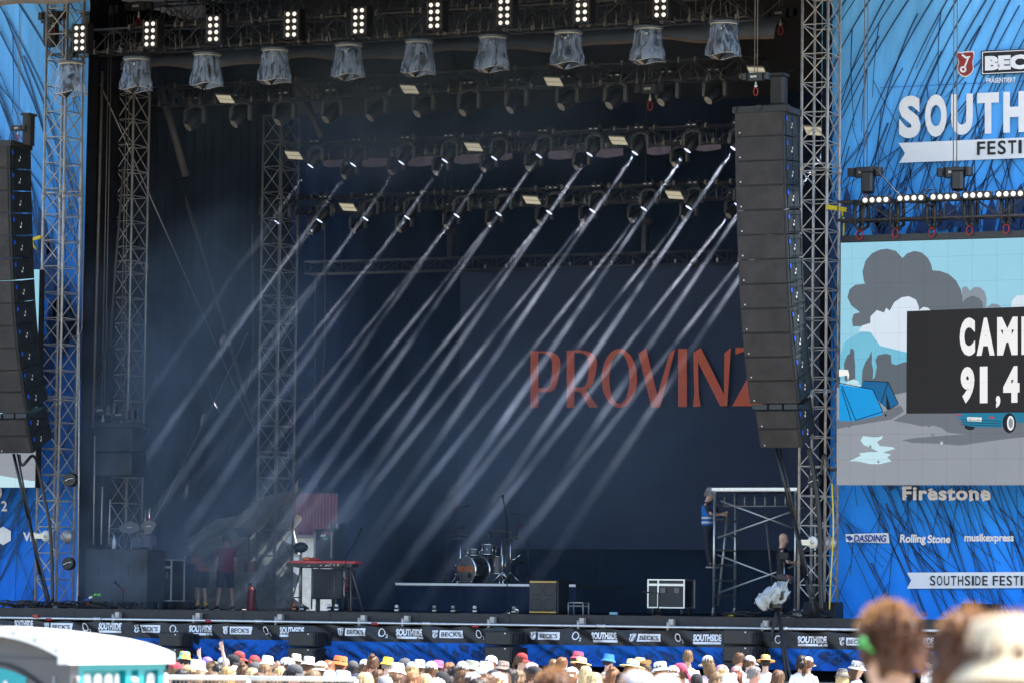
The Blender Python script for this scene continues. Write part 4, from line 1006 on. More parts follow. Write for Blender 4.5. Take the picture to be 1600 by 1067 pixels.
# black sign with the frequency
px_poly(sc_, c8((868, 906), (1700, 874), (1700, 1540)) + c9((864, 503),), lay(9), BOX)
def dig(s, x0, y0, x1, y1, sl=-.03):
    write_px(sc_, s, x0, y0, x1, y1, lay(11), slope=sl, bold=.06, mi=WHT)
dig('C', 1499.5, 497, 1523.5, 556); dig('A', 1526, 497, 1554, 555.5); dig('M', 1558, 496, 1590, 555); dig('P', 1596, 495, 1622, 554)
dig('9', 1501, 573, 1522.5, 630); dig('1', 1531, 572.5, 1543, 629.5); dig(',', 1556, 618, 1563, 637); dig('4', 1567.5, 572, 1593, 629)
# car under the sign
S(c9((1178, 500), (1470, 497), (1800, 494), (1800, 545), (1560, 560), (1530, 510), (1480, 520), (1462, 590), (1300, 588), (1220, 575), (1205, 540), (1185, 525)), 12, CAR)
S(c9((1225, 572), (1295, 585), (1285, 602), (1255, 606), (1232, 595)), 11, INK)
S(c9(*ell(1508, 562, 42, 62, 24)), 13, INK); S(c9(*ell(1516, 562, 22, 46, 24)), 14, WHT); S(c9(*ell(1517, 562, 14, 32, 20)), 15, CL2)
S(c9((1245, 524), (1336, 527), (1334, 552), (1246, 548)), 14, WHT)
write_px(sc_, 'M-CC-02', 1513.5, 652.6, 1531, 656.4, lay(15), slope=.03, mi=INK)
S(c9((1180, 505), (1206, 508), (1204, 518), (1184, 516)), 14, RED); S(c9((1382, 522), (1415, 522), (1412, 533), (1385, 532)), 14, RED)
for y in (540, 556, 570): px_poly(sc_, c9((1205, y), (1455, y + 8), (1455, y + 11), (1205, y + 3)), lay(14), INK)
part(sc_, 'screen_picture', LC, t)
# left screen (its inner end shows beside the left tower)
e0, e1 = at(60.5, 421, YS), at(57.5, 761, YS)
t = thing('video_screen', 'end of the left video screen behind the left line array', 'video screen', (e0.x - 2, YS, e1.z))
part(MB().box((e0.x - 3.5, YS + .16, (e0.z + e1.z) / 2), (7.0, .22, e0.z - e1.z)), 'screen_cabinet', MT['black'], t)
s2 = MB(); zz = [e0.z, at(58, 700, YS).z, at(58, 752, YS).z, e1.z]
xl, xr = e0.x - 7, e0.x - .005
s2.poly([(xl, YS + .04, zz[1]), (xr, YS + .04, zz[1]), (xr, YS + .04, zz[0]), (xl, YS + .04, zz[0])], 0)
s2.poly([(xl, YS + .04, zz[3]), (xr, YS + .04, zz[3]), (xr, YS + .04, zz[1]), (xl, YS + .04, zz[1])], 1)
cur = [(xr, YS + .034, zz[3]), (xr, YS + .034, zz[2] + .02)] + [(xr - .1 - i * .2, YS + .034, zz[2] + .02 + .12 * min(1, i / 4)) for i in range(12)] + [(xl, YS + .034, zz[2] + .1), (xl, YS + .034, zz[3])]
s2.poly(cur, 2); part(s2, 'screen_picture', [LC[SKY_], LC[GND], LC[PUD]], t)
# truss above the right screen, with lamp bars, straps and hoists
A = at(1309, 345, .25); B = at(1309, 316, .25)
t = thing('screen_truss', 'black truss above the right video screen carrying lamp bars', 'truss', (A.x + 3.5, .25, A.z))
mb = MB(); q = [(0, 0), (0, B.z - A.z), (.35, B.z - A.z), (.35, 0)]
lattice(mb, [(A.x, .25 + a, A.z + b) for a, b in q], [(A.x + 7.2, .25 + a, A.z + b) for a, b in q], 13, .028, .013)
part(mb, 'lattice_frame', MT['truss_black'], t)
for x in (1446, 1456):
    p = at(x, 305, .2); part(MB().path([p + Vector((.12 * math.cos(k), 0, .12 * math.sin(k))) for k in range(7)], .012, 5), 'cable_loop', MT['cable'], t)
part(MB().tube([at(1365, 262, .25), at(1400, 300, .2), at(1420, 316, .2), at(1460, 320, .2)], [.012] * 4, 6), 'cable_loop', MT['cable'], t)
def bar4():
    t = thing('lamp_bar', '', 'stage lamp', (0, 0, 0), 'four lamp bars on the screen truss')
    part(MB().rbox((0, .05, 0), (.60, .14, .155), .012), 'housing', MT['black'], t, True)
    for k in range(4):
        part(MB().lathe([(.0001, -.015), (.035, -.013), (.05, -.004), (.05, .005)], (-.2175 + k * .145, -.025, 0), 14, Matrix.Rotation(R(-90), 3, 'X')), 'lamp', MT['lamp_warm'], t, True)
    return t
b4 = bar4()
for i, (x, y) in enumerate(((1368.5, 313), (1423, 310), (1475, 308), (1526, 305.5), (1578, 303.5))):
    o = b4 if i == 0 else copy_tree(b4)
    o.location = at(x, y, .12); o['label'] = '%s four lamp bar from the left above the right video screen' % ordn[i] if i else 'leftmost four lamp bar above the right video screen'
for i, (x, y) in enumerate(((1343, 362), (1398.5, 359.5), (1456, 358), (1514.5, 355), (1572, 352.5))):
    st = thing('strap', '%s black sling with red shackle between truss and video screen%s' % (ordn[i], '' if i == 0 else ', counted from the left'), 'strap', at(x, y + 8, .25), 'slings holding the video screen')
    pb = at(x, y, .28); sl2 = MB()
    for dx, dy in ((-.09, 0), (.09, .3), (-.07, .3), (.07, 0)):
        tp = Vector((pb.x + dx, .25 + dy, B.z + .03)); sl2.bar(tp, Vector((pb.x + dx, .25 + dy, A.z - .1)), .035, 6).bar(Vector((pb.x + dx, .25 + dy, A.z - .1)), pb + Vector((0, .05, 0)), .03, 6)
    part(sl2, 'webbing', MT['cable'], st)
    part(MB().path([pb + Vector((.06 * math.cos(g), 0, -.07 + .09 * math.sin(g))) for g in [k * 6.2832 / 10 for k in range(11)]], .013, 6), 'red_shackle', MT['red'], st)
hoist(1352, 270, .45, 'black chain hoist on the blue banner above the first lamp bar')
hoist(1492, 270, .45, 'black chain hoist on the blue banner above the third lamp bar')
for x, y0, y1, lab in ((1356, 268, 303, 'black chain bag below the hoist over the first lamp bar'), (1497, 266, 299, 'black chain bag below the hoist over the third lamp bar')):
    a, b = at(x, y0, .35), at(x, y1, .35)
    solo(MB().rbox((a.x, .35, (a.z + b.z) / 2), (.24, .22, a.z - b.z), .04).box((a.x, .35, a.z), (.27, .25, .04)), 'chain_bag', MT['black'], lab, 'chain bag')
solo(MB().box(at(1307, 326, .6), (.42, .05, .09), Matrix.Rotation(R(10), 3, 'Y')).path([at(1315, 328, .6), at(1319, 345, .6), at(1318, 372, .6)], .02, 5), 'yellow_strap', MT['yellow'], 'yellow strap tied to the right tower beside the screen truss', 'strap')
solo(MB().box(at(56, 373, .6), (.26, .05, .07), Matrix.Rotation(R(-14), 3, 'Y')).path([at(50, 376, .6), at(53, 385, .6), at(57, 390, .6)], .02, 5), 'yellow_strap', MT['yellow'], 'yellow strap tied beside the left line array', 'strap')
# ------------------------------------------------------------------ printed skirt along the stage front
ZS1, ZS2, ZS0 = 2.19, 1.845, 1.42
def fold(x, z):
    d = (2.2 - z)
    return -.44 + .075 * math.sin((x * 1.0 - d * 1.3) * 4.2 + .8 * math.sin(x * .7)) * min(1, .25 + d * 1.6) + .05 * min(1, d * 2) * math.sin((x * 1.3 - d * 2.4) * 9.1 + 2 * math.sin(x)) + .025 * math.sin((x * 1.7 - d * 2.2) * 5.1 + 1.3) - .03 * abs(math.sin(x * 4.0)) * max(0, 1 - d * 3)
sk = thing('printed_skirt', 'black and blue printed cloth hanging from the pipe along the stage front', 'printed cloth', (-2, -.4, ZS0))
X0, X1 = -19.0, 15.0
def sk_grid(z0, z1, nv): return MB().grid(lambda u, v: Vector((X0 + (X1 - X0) * u, fold(X0 + (X1 - X0) * u, z0 + (z1 - z0) * v), z0 + (z1 - z0) * v - (.03 * abs(math.sin((X0 + (X1 - X0) * u) * 4.0)) if v > .99 and z1 > 2 else 0))), 420, nv)
part(sk_grid(ZS2, ZS1, 6), 'black_band', mat('black_print_cloth', (.017, .017, .019), .5, 0, .3, 2, .3, 10), sk)
part(sk_grid(ZS0, ZS2, 8), 'blue_band', vein_mat('blue_skirt_print', (.010, .12, .48), (.008, .085, .40), .45, 0, .2, 0, .55, 1.0, None, (.008, .015, .08), 1.5, 1.9, 0), sk)
def on_skirt(mb, off=.012):
    me = mb.mesh('flat_print', [MT['black'], MT['black']]); bm = bmesh.new(); bm.from_mesh(me); bpy.data.meshes.remove(me)   # fine enough to follow the folds
    bmesh.ops.triangulate(bm, faces=bm.faces[:])
    for _ in range(4):
        es = [e for e in bm.edges if e.calc_length() > .06]
        if not es: break
        bmesh.ops.subdivide_edges(bm, edges=es, cuts=1); bmesh.ops.triangulate(bm, faces=bm.faces[:])
    bm.verts.index_update(); o = MB()
    o.add([(v.co.x, fold(v.co.x, v.co.z) - off, v.co.z) for v in bm.verts], [])
    for f in bm.faces: o.f.append([v.index for v in f.verts]); o.m.append(f.material_index); o.s.append(False)
    bm.free()
    return o
rs_ = random.Random(4); mb = MB(); fb = MB()
for i in range(430):
    x = rs_.uniform(-30, 1640); yh = 940 + .012 * x; y = yh + rs_.uniform(54, 82); fam = math.sin(x * .013) * 1.2
    k = fam + rs_.uniform(-.5, .5); l = rs_.uniform(8, 34); pts = []
    for q in range(7):
        yy = y + l * q / 6
        if yy < yh + 55.5 or yy > yh + 86: continue
        pts.append((x + k * l * q / 6 + rs_.uniform(-.6, .6), yy))
    if len(pts) > 2: stroke(mb, pts, rs_.uniform(.8, 1.7), .6, -.42)
for i in range(60):
    x = rs_.uniform(-30, 1640); yh = 940 + .012 * x; y = yh + rs_.uniform(56, 70); w = rs_.uniform(5, 16); k = math.sin(x * .013)
    fb.poly([at(x, y, -.42), at(x + w, y + 3, -.42), at(x + w + k * 12, y + 14, -.42), at(x + k * 10, y + 11, -.42)])
part(on_skirt(fb, .010), 'navy_facets', FM, sk); part(on_skirt(mb, .016), 'vein_print', VM, sk)
def plate(mb, x0, y0, x1, y1, sl, mi=0, n=10):
    for i in range(n):
        a, b = x0 + (x1 - x0) * i / n, x0 + (x1 - x0) * (i + 1) / n
        px_poly(mb, [(a, y0 + sl * (a - x0)), (b, y0 + sl * (b - x0)), (b, y1 + sl * (b - x0)), (a, y1 + sl * (a - x0))], -.42, mi)
def logo_festival(x0, x1, y):
    mb = MB(); write_px(mb, 'SOUTHSIDE', x0, y - 7, x1, y + 4, -.42, slope=.012, bold=.05)
    plate(mb, x0, y + 5, x1, y + 8.6, .012)
    part(on_skirt(mb), 'printed_lettering', MT['paint_white'], sk)
def logo_beer(x0, x1, y):
    mb = MB(); plate(mb, x0, y - 6, x1, y + 6, .012); part(on_skirt(mb), 'printed_plate', MT['paint_white'], sk)
    mb = MB(); write_px(mb, "BECK'S", x0 + 3, y - 3.4, x1 - 3, y + 3.6, -.42, slope=.012, bold=.012); part(on_skirt(mb, .026), 'printed_lettering', MT['paint_black'], sk)
    mb = MB(); crest(mb, x0 - 6.5, y, .30, -.42); part(on_skirt(mb, .024), 'printed_crest', [MT['paint_black'], MT['paint_white']], sk)
def logo_o2(x, y):
    mb = MB(); px_shape(mb, [ell(x - 1.5, y - .5, 5.2, 6.6, 24), ell(x - 1.5, y - .5, 3.6, 5.0, 24)], -.42); write_px(mb, '2', x + 4, y + 2.5, x + 7, y + 8, -.42, bold=.02)
    part(on_skirt(mb), 'printed_lettering', MT['paint_white'], sk)
for a, b, y in ((23, 53, 975), (156, 192, 979), (296, 334, 983), (439, 478, 985.5), (620, 662, 988.5), (926, 966, 994), (1086, 1128, 997), (1248, 1293, 1000), (1420, 1460, 1002)): logo_festival(a, b, y)
for a, b, y in ((82, 114, 978.5), (220, 252, 981.5), (361, 394, 984), (540, 574, 986.5), (689, 724, 990), (841, 877, 992.5), (997, 1033, 995.5), (1324, 1357, 1001.5)): logo_beer(a, b, y)
for x, y in ((135, 979.5), (274, 982.5), (417, 985), (599, 988), (750, 990.5), (901, 993), (1061, 996), (1219, 999)): logo_o2(x, y)
for x in (300, 680, 960, 1250, 1400):
    pass
# black crowd barrier in the pit
def barrier_proto():
    t = thing('pit_barrier', 'black front panel of the pit barrier behind the crowd', 'barrier', (0, 0, 0), 'black pit barrier panels')
    part(MB().box((0, 0, .62), (2.36, .05, 1.1)), 'panel', MT['black'], t, True)
    part(MB().bar((-1.18, 0, 1.2), (1.18, 0, 1.2), .03, 8).bar((-1.17, 0, 0), (-1.17, 0, 1.2), .025, 6).bar((1.17, 0, 0), (1.17, 0, 1.2), .025, 6).box((0, -.5, .02), (2.3, 1.0, .03)), 'frame', MT['steel_dark'], t, True)
    return t
bpn = barrier_proto()
for i in range(12):
    o = bpn if i == 0 else copy_tree(bpn); o.location = (-14 + i * 2.4, -1.9, 0)
# front fill speakers
def front_fill(x0, x1, xs, y0, ym, y1, lab):
    Y = -1.05
    a, b, c = at(x0, y0, Y), at(x1, ym, Y), at(x1, y1, Y)
    t = thing('front_fill', lab, 'speaker', ((a.x + b.x) / 2, Y, 0), 'front fill speaker stacks in the pit')
    w = b.x - a.x
    for z1, z0 in ((a.z, b.z), (b.z - .02, c.z)):
        cb = part(MB().rbox((a.x + w / 2, Y + .27, (z0 + z1) / 2), (w, .54, z1 - z0), .02), 'speaker_cabinet', MT['cabinet'], t)
        gr = MB().rbox((a.x + w / 2, Y - .01, (z0 + z1) / 2), (w - .05, .03, z1 - z0 - .05), .012); part(gr, 'grille', MT['black'], cb)
        part(MB().box((b.x - .13, Y - .03, z1 - .045), (.03, .01, .025)), 'white_badge', MT['white'], cb)
        s = MB()
        for q in (.12, .42): s.box((b.x + .015, Y + q, (z0 + z1) / 2), (.03, .05, z1 - z0 - .02))
        s.box((b.x + .012, Y + .27, z1 - .04), (.024, .5, .04)).box((b.x + .03, Y + .62, (z0 + z1) / 2), (.10, .06, z1 - z0 - .06)).box((b.x + .05, Y + .75, (z0 + z1) / 2), (.12, .12, (z1 - z0) * .8))
        for q in (.2, .35): s.bar((b.x + .03, Y + q, z0 + .1), (b.x + .05, Y + q, z0 + .1), .02, 6)
        part(s, 'rigging_side', MT['cabinet_side'], cb)
    f = MB().rbox((a.x + w / 2, Y + .3, c.z / 2), (w, .6, c.z), .02)
    part(f, 'sub_cabinet', MT['cabinet'], t)
front_fill(248, 283, 313, 987, 1010, 1034, 'stack of two black front fill speakers, half hidden by the toilet roof')
front_fill(450, 491, 519, 986, 1010, 1036, 'stack of two black front fill speakers below the red keyboard')
front_fill(757, 799, 826, 985, 1008, 1036, 'stack of two black front fill speakers below the drum riser')
front_fill(1129, 1175, 1201, 983, 1007, 1034, 'stack of two black front fill speakers below the scaffold')
# ------------------------------------------------------------------ band gear on the deck
def pz(px, py, Y): return at(px, py, Y)
# drum riser
a, b = at(619, 911, 5.5), at(899, 913, 5.5)
zr_ = (a.z + b.z) / 2
rs = thing('drum_riser', 'black clad drum riser with bright white front edge', 'riser', ((a.x + b.x) / 2, 5.5, DZ))
part(MB().box(((a.x + b.x) / 2, 6.9, zr_ - .03), (b.x - a.x, 2.8, .06)), 'platform', MT['deck'], rs)
part(MB().grid(lambda u, v: Vector((a.x + (b.x - a.x) * u, 5.52 + .012 * math.sin(u * 120), DZ + .01 + (zr_ - .05 - DZ) * v)), 120, 2), 'front_cloth', MT['navy_cloth'], rs)
part(MB().box(((a.x + b.x) / 2, 5.49, zr_ - .015), (b.x - a.x + .02, .02, .05)), 'white_edge', MT['white'], rs)
DR = zr_
def onr(px, Y): p = at(px, 905, Y); p.z = DR; return p
# drum kit
kit = thing('drum_kit', 'black drum kit with orange band lettering on the bass drum, standing on the riser', 'drum kit', onr(735, 6.6))
ax = Vector((-.34, -.94, 0)).normalized()
bc = at(728, 887, 6.3); Rb = ax.to_track_quat('Z', 'Y').to_matrix()
bc.z = DR + .315
part(MB().lathe([(.30, -.48), (.305, -.47), (.305, -.02), (.30, 0)], bc, 30, Rb), 'bass_drum', mat('black_drum_wrap', (.02, .02, .023), .2, 0, .1), kit)
bh = part(MB().lathe([(.0001, .004), (.285, .004), (.29, 0)], bc, 30, Rb), 'bass_drum_head', mat('grey_drum_skin', (.085, .085, .09), .5, 0, .15, 3), kit)
hp = MB()
for z in (-.01, -.46): hp.lathe([(.295, z - .02), (.325, z - .02), (.325, z + .02), (.295, z + .02)], bc, 30, Rb)
for k in range(10):
    g = k * 6.2832 / 10 + .3; q = Vector((.33 * math.cos(g), .33 * math.sin(g), 0))
    hp.bar(bc + Rb @ (q + Vector((0, 0, .03))), bc + Rb @ (q + Vector((0, 0, -.09))), .013, 6)
part(hp, 'bass_drum_hoops', MT['chrome'], kit)
ll = MB(); ru = Rb @ Vector((1, 0, 0)); 
side = Vector((0, 0, 1)).cross(ax).normalized()
tl = bc + ax * .012 - side * .25 + Vector((0, 0, .09)); 
write(ll, 'PROVINZ', tl, tl + side * .5, tl - Vector((0, 0, .13)), bold=.03)
part(ll, 'lettering', MT['orange'], bh)
part(MB().lathe([(.0001, .012), (.06, .012)], bc + side * .12 - Vector((0, 0, .12)), 16, Rb), 'port_hole', MT['black'], bh)
def drum(c, r, h, tilt, mt, name):
    Rm = Matrix.Rotation(R(tilt), 3, 'X')
    d = part(MB().lathe([(.0001, h), (r, h), (r, 0), (.0001, 0)], c, 22, Rm, smooth=False), name, mt, kit)
    hh = MB()
    for z in (0, h): hh.lathe([(r, z - .012), (r + .015, z - .012), (r + .015, z + .014), (r, z + .014)], c, 22, Rm)
    for k in range(8):
        g = k * 6.2832 / 8 + .2; q = Vector((r + .012) * Vector((math.cos(g), math.sin(g), 0)) if False else ((r + .012) * math.cos(g), (r + .012) * math.sin(g), 0))
        hh.bar(c + Rm @ (q + Vector((0, 0, .02))), c + Rm @ (q + Vector((0, 0, h - .02))), .009, 5)
    o = bpy.data.objects.new('rim', hh.mesh('rim', MT['chrome'], wloc(kit))); COL.objects.link(o); o.parent = d
dw = mat('dark_drum_wrap', (.035, .04, .05), .25, 0, .15)
drum(at(763, 867, 6.5), .155, .22, -8, dw, 'rack_tom')
drum(at(742, 868, 6.9), .17, .14, -4, dw, 'snare_drum')
p = onr(775, 7.1); drum(p + Vector((0, 0, .25)), .2, .38, 0, dw, 'floor_tom')
for x, y, Y, r, tl_ in ((720, 835, 6.7, .20, 6), (719, 841, 6.7, .20, -3), (783, 829, 7.0, .25, 8), (802, 841, 7.3, .22, -6)):
    c = at(x, y, Y); part(MB().lathe([(.0001, .035), (.035, .03), (.05, .014), (r, 0), (r, -.004), (.05, .008), (.0001, .012)], c, 26, Matrix.Rotation(R(tl_), 3, 'Y')), 'cymbal', mat('bronze_cymbal', (.32, .19, .10), .3, .9, .2), kit)
hw = MB()
def leg3(mb, base, h, r=.012, spread=.26, ph=.4):
    mb.bar(base, base + Vector((0, 0, h)), r, 7)
    for k in range(3):
        g = ph + k * 2.094; mb.bar(base + Vector((0, 0, .28)), base + Vector((spread * math.cos(g), spread * math.sin(g), .015)), r * .9, 6)
for px, Y, top in ((719, 6.7, 834), (783, 7.0, 829), (785, 6.4, 848), (797, 7.3, 823)):
    bs = onr(px, Y); tp = at(px, top, Y); leg3(hw, bs, tp.z - bs.z, .013, .28, px * .1)
hw.path([at(797, 876, 7.0), at(806, 872, 7.0), at(813, 866, 7.0)], .02, 7).bar(at(762, 860, 6.6), at(765, 846, 6.6), .012, 6).bar(at(752, 862, 6.6), at(780, 852, 6.7), .012, 6)
part(hw, 'chrome_stands', MT['chrome'], kit)
part(MB().rbox(at(763, 835.5, 6.6), (.17, .10, .13), .02, Matrix.Rotation(.2, 3, 'X')), 'sample_pad', MT['cabinet_side'], kit)
part(MB().lathe([(.0001, .07), (.16, .06), (.17, .03), (.15, 0), (.0001, 0)], onr(809, 7.5) + Vector((0, 0, .48)), 18).bar(onr(809, 7.5), onr(809, 7.5) + Vector((0, 0, .5)), .025, 7), 'drum_stool', MT['black'], kit)
# microphone stands
def mic(pts, Y, base, lab, clip=None, rr=.011, head=.032, zb=None):
    bs = at(base, 905, Y); bs.z = DZ if zb is None else zb
    P = [at(x, y, Y) for x, y in pts]
    t = thing('microphone_stand', lab, 'microphone stand', bs, 'microphone stands on the stage')
    mb = MB().path([bs + Vector((0, 0, .02))] + P, rr, 6)
    if zb is None: mb.lathe([(.0001, .03), (.12, .025), (.14, 0), (.0001, 0)], bs, 18)
    else:
        for k in range(3): mb.bar(bs + Vector((0, 0, .2)), bs + Vector((.22 * math.cos(k * 2.1), .22 * math.sin(k * 2.1), .012)), .009, 5)
    part(mb, 'stand', MT['cable'], t)
    e = P[-1]; d = (P[-1] - P[-2]).normalized()
    part(MB().bar(e - d * .05, e + d * .10, .014, 8, .02).ball(e + d * .12, head, 10, 7), 'microphone', MT['black'], t)
    if clip: part(MB().bar(P[-2] - Vector((.03, 0, .01)), P[-2] + Vector((.03, 0, .02)), .018, 6), 'coloured_clip', clip, t)
    return t
mic([(695, 832), (702, 818), (711, 795), (726, 791)], 6.2, 693, 'boom microphone stand with red clip at the left end of the drum riser', MT['red'], zb=DR)
mic([(700, 834), (710, 826), (716, 825)], 6.5, 697, 'short boom microphone stand with red clip beside the cymbals', MT['red'], zb=DR)
mic([(826, 823), (824, 806), (806, 803)], 6.8, 825, 'boom microphone stand over the right side of the drum kit', zb=DR)
mic([(823, 850), (817, 822), (809, 820), (808, 830)], 6.9, 828, 'microphone stand with red clip hanging over the drum stool', MT['red'], zb=DR)
mic([(792, 812), (787, 783)], 2.2, 793, 'tall straight vocal microphone stand in front of the drum kit')
mic([(540, 868), (553, 850), (561, 834)], 3.2, 541, 'vocal microphone stand at the right end of the red keyboard')
mic([(192.5, 921), (186, 915)], .7, 193, 'low microphone stand with red top at the front edge on the left', MT['red'])
mic([(1029, 926), (1014, 925)], 1.2, 1029, 'low microphone stand in front of the flight case')
# bass cabinet
def gold_cab():
    a, b = at(827, 905, 3.0), at(870, 957, 3.0); w = b.x - a.x; zt = a.z
    t = thing('bass_cabinet', 'black bass speaker cabinet with four cones and gold trim at the riser', 'bass amplifier', ((a.x + b.x) / 2, 3, DZ))
    h = zt - DZ
    part(MB().rbox((a.x + w / 2, 3.32, DZ + h / 2), (w + .04, .6, h), .025), 'cabinet', MT['cabinet_side'], t)
    part(MB().box((a.x + w / 2, 3.01, DZ + h / 2), (w - .03, .03, h * .88)), 'grille', MT['black'], t)
    for z in (.045, h - .045): part(MB().box((a.x + w / 2, 2.995, DZ + z), (w - .03, .02, .03)), 'gold_trim', mat('gold_trim', (.50, .30, .06), .4, .3, .1), t)
    for sx in (.27, .73):
        for sz in (.28, .72):
            part(MB().lathe([(.0001, .05), (.04, .05), (.06, .03), (.125, -.005), (.135, .0), (.135, .012)], (a.x + w * sx, 2.995, DZ + h * sz), 22, Matrix.Rotation(R(-90), 3, 'X')), 'speaker_cone', MT['cabinet'], t)
gold_cab()
# flight case with aluminium edges
def flight_case(px0, px1, py0, py1, Y, d, lab, casters=True, m=None, fr=.022, shelf=True, em='alu'):
    a, b = at(px0, py0, Y), at(px1, py1, Y); w = b.x - a.x; zb = b.z if casters else DZ + .01
    t = thing('flight_case', lab, 'flight case', ((a.x + b.x) / 2, Y + d / 2, DZ), 'flight cases on the stage')
    cx, cy_, h = (a.x + b.x) / 2, Y + d / 2, a.z - zb
    part(MB().box((cx, cy_, zb + h / 2), (w - .02, d - .02, h - .02)), 'case_body', m or MT['black'], t)
    e = MB()
    for sx in (-1, 1):
        for sy in (-1, 1): e.box((cx + sx * w / 2, cy_ + sy * d / 2, zb + h / 2), (fr * 1.4, fr * 1.4, h + fr))
    for sz in (zb, a.z):
        for sy in (-1, 1): e.box((cx, cy_ + sy * d / 2, sz), (w, fr * 1.2, fr * 1.2))
        for sx in (-1, 1): e.box((cx + sx * w / 2, cy_, sz), (fr * 1.2, d, fr * 1.2))
    if shelf:
        e.box((cx, Y - .004, zb + h * .82), (w, fr * .6, fr * 2.2)); e.box((cx - w * .22, Y - .006, zb + h / 2), (fr * 1.6, fr * .6, h))
    part(e, 'metal_edges', MT[em], t)
    bl = MB()
    for sx in (-.08, .3): bl.box((cx + sx * w, Y - .012, zb + h * .62), (w * .14, .02, h * .18))
    part(bl, 'latches', MT[em if em != 'alu' else 'steel_dark'], t)
    if casters:
        for sx in (-1, 1):
            for sy in (-1, 1):
                c = MB().bar((cx + sx * (w / 2 - .08) - .02, cy_ + sy * (d / 2 - .08), DZ + .05), (cx + sx * (w / 2 - .08) + .02, cy_ + sy * (d / 2 - .08), DZ + .05), .048, 10).box((cx + sx * (w / 2 - .08), cy_ + sy * (d / 2 - .08), (DZ + .06 + zb) / 2), (.06, .06, max(.02, zb - DZ - .05)))
                part(c, 'caster', MT['cabinet_side'], t)
    return t
flight_case(1013, 1069, 905, 949, 3.9, .6, 'flight case with bright aluminium edges standing alone before the dark curtain')
flight_case(231, 267, 874, 938, 2.8, .6, 'tall flight case with pale vertical edges beside the bending stagehand')
flight_case(268, 286, 880, 938, 4.2, .5, 'narrow dark case close to the bending stagehand', m=MT['cabinet'], shelf=False, em='steel_dark')
flight_case(134, 174, 858, 940, 1.9, .8, 'big black rack case at the left end under the water bottle', m=MT['cabinet_side'], fr=.010, em='cabinet')
flight_case(175, 229, 858, 940, 1.9, .8, 'big black rack case between the bottle and the tall flight case', m=MT['cabinet_side'], fr=.010, em='cabinet')
t = thing('small_stand', 'small low metal stand right of the bass cabinet', 'stand', deck(900, 3.2))
mb = MB(); a, b = at(888, 941, 3.2), at(911, 957, 3.2)
for x in (a.x, b.x):
    for y in (3.2, 3.5): mb.bar((x, y, DZ), (x, y, a.z), .014, 6)
for y in (3.2, 3.5): mb.bar((a.x, y, a.z), (b.x, y, a.z), .016, 6).bar((a.x, y, a.z - .07), (b.x, y, a.z - .07), .012, 6)
part(mb, 'frame', MT['steel'], t); part(MB().box(((a.x + b.x) / 2, 3.35, a.z + .012), (b.x - a.x, .3, .02)), 'top', MT['cabinet'], t)
solo(MB().bar(deck(953, 2.5) + Vector((0, 0, .035)), deck(965, 2.5) + Vector((0, 0, .035)), .033, 10), 'water_bottle', mat('blue_clear_bottle', (.25, .50, .62), .15), 'blue water bottle lying on the stage floor', 'bottle')
q = at(178, 857, 2.1); bt = MB().lathe([(.0001, 0), (.045, 0), (.048, .12), (.04, .2), (.018, .25), (.018, .3), (.0001, .3)], q, 14)
solo(bt, 'water_bottle', mat('pale_bottle', (.55, .60, .66), .2), 'clear water bottle standing on the black rack case', 'bottle')
# desk monitors, lids and clutter above the racks
for (pts, lab) in (([(186, 822), (203, 813), (217, 820), (219, 827), (204, 834), (187, 829)], 'grey folded back of a desk screen above the rack case'), ([(219, 820), (228, 813), (240, 814), (244, 820), (236, 833), (229, 834)], 'grey tilted back of a second desk screen beside the tall case')):
    P = [at(x, y, 2.7) for x, y in pts]
    t = thing('desk_screen', lab, 'screen', deck(pts[0][0] + 12, 2.8))
    part(MB().prism(P, (0, .05, 0)), 'screen_back', mat('grey_plastic', (.13, .13, .14), .6), t)
    c = sum(P, Vector()) / len(P); part(MB().box(c + Vector((0, -.01, .01)), (.12, .012, .02)), 'name_strip', MT['white'], t)
    part(MB().bar(c + Vector((0, .1, 0)), (c.x, c.y + .1, DZ), .025, 7), 'pole', MT['steel_dark'], t)
t = thing('equipment_rack', 'open metal rack frame behind the black rack cases', 'rack', deck(190, 2.9))
mb = MB(); a, b = at(160, 829, 2.9), at(232, 829, 2.9)
for i in range(5):
    x = a.x + (b.x - a.x) * i / 4; mb.bar((x, 2.9, DZ), (x, 2.9, a.z), .02, 6)
mb.bar((a.x, 2.9, a.z), (b.x, 2.9, a.z), .022, 6); part(mb, 'frame', MT['steel_dark'], t)
sv = MB()
for x, y, w, h in ((150, 840, .16, .28), (166, 846, .18, .2), (205, 848, .3, .25), (222, 845, .22, .3)): sv.rbox(at(x + 12, y, 2.95), (w, .3, h), .02)
part(sv, 'devices', mat('grey_blue_device', (.09, .10, .15), .5, 0, .3), t)
rx = random.Random(5)
for i, (x, y, c) in enumerate(((233, 806, 'red'), (233, 801, 'white'), (226, 803, 'white'), (183, 821, 'white'))):
    pass
# signal lamp poles
for px, y0, lab in ((233, 797, 'thin pole with a red and green lamp beside the desk screens'), (227, 795, 'thin pale pole left of the red lamp pole')):
    t = thing('lamp_pole', lab, 'pole', deck(px, 3.2)); a = at(px, y0, 3.2)
    part(MB().bar((a.x, 3.2, DZ), (a.x, 3.2, a.z), .014, 6), 'pole', MT['steel'], t)
    if px == 233: part(MB().bar((a.x, 3.2, a.z - .22), (a.x, 3.2, a.z - .15), .03, 8), 'red_lamp', MT['red'], t); part(MB().bar((a.x, 3.2, a.z), (a.x, 3.2, a.z + .05), .025, 8), 'green_lamp', MT['green'], t)
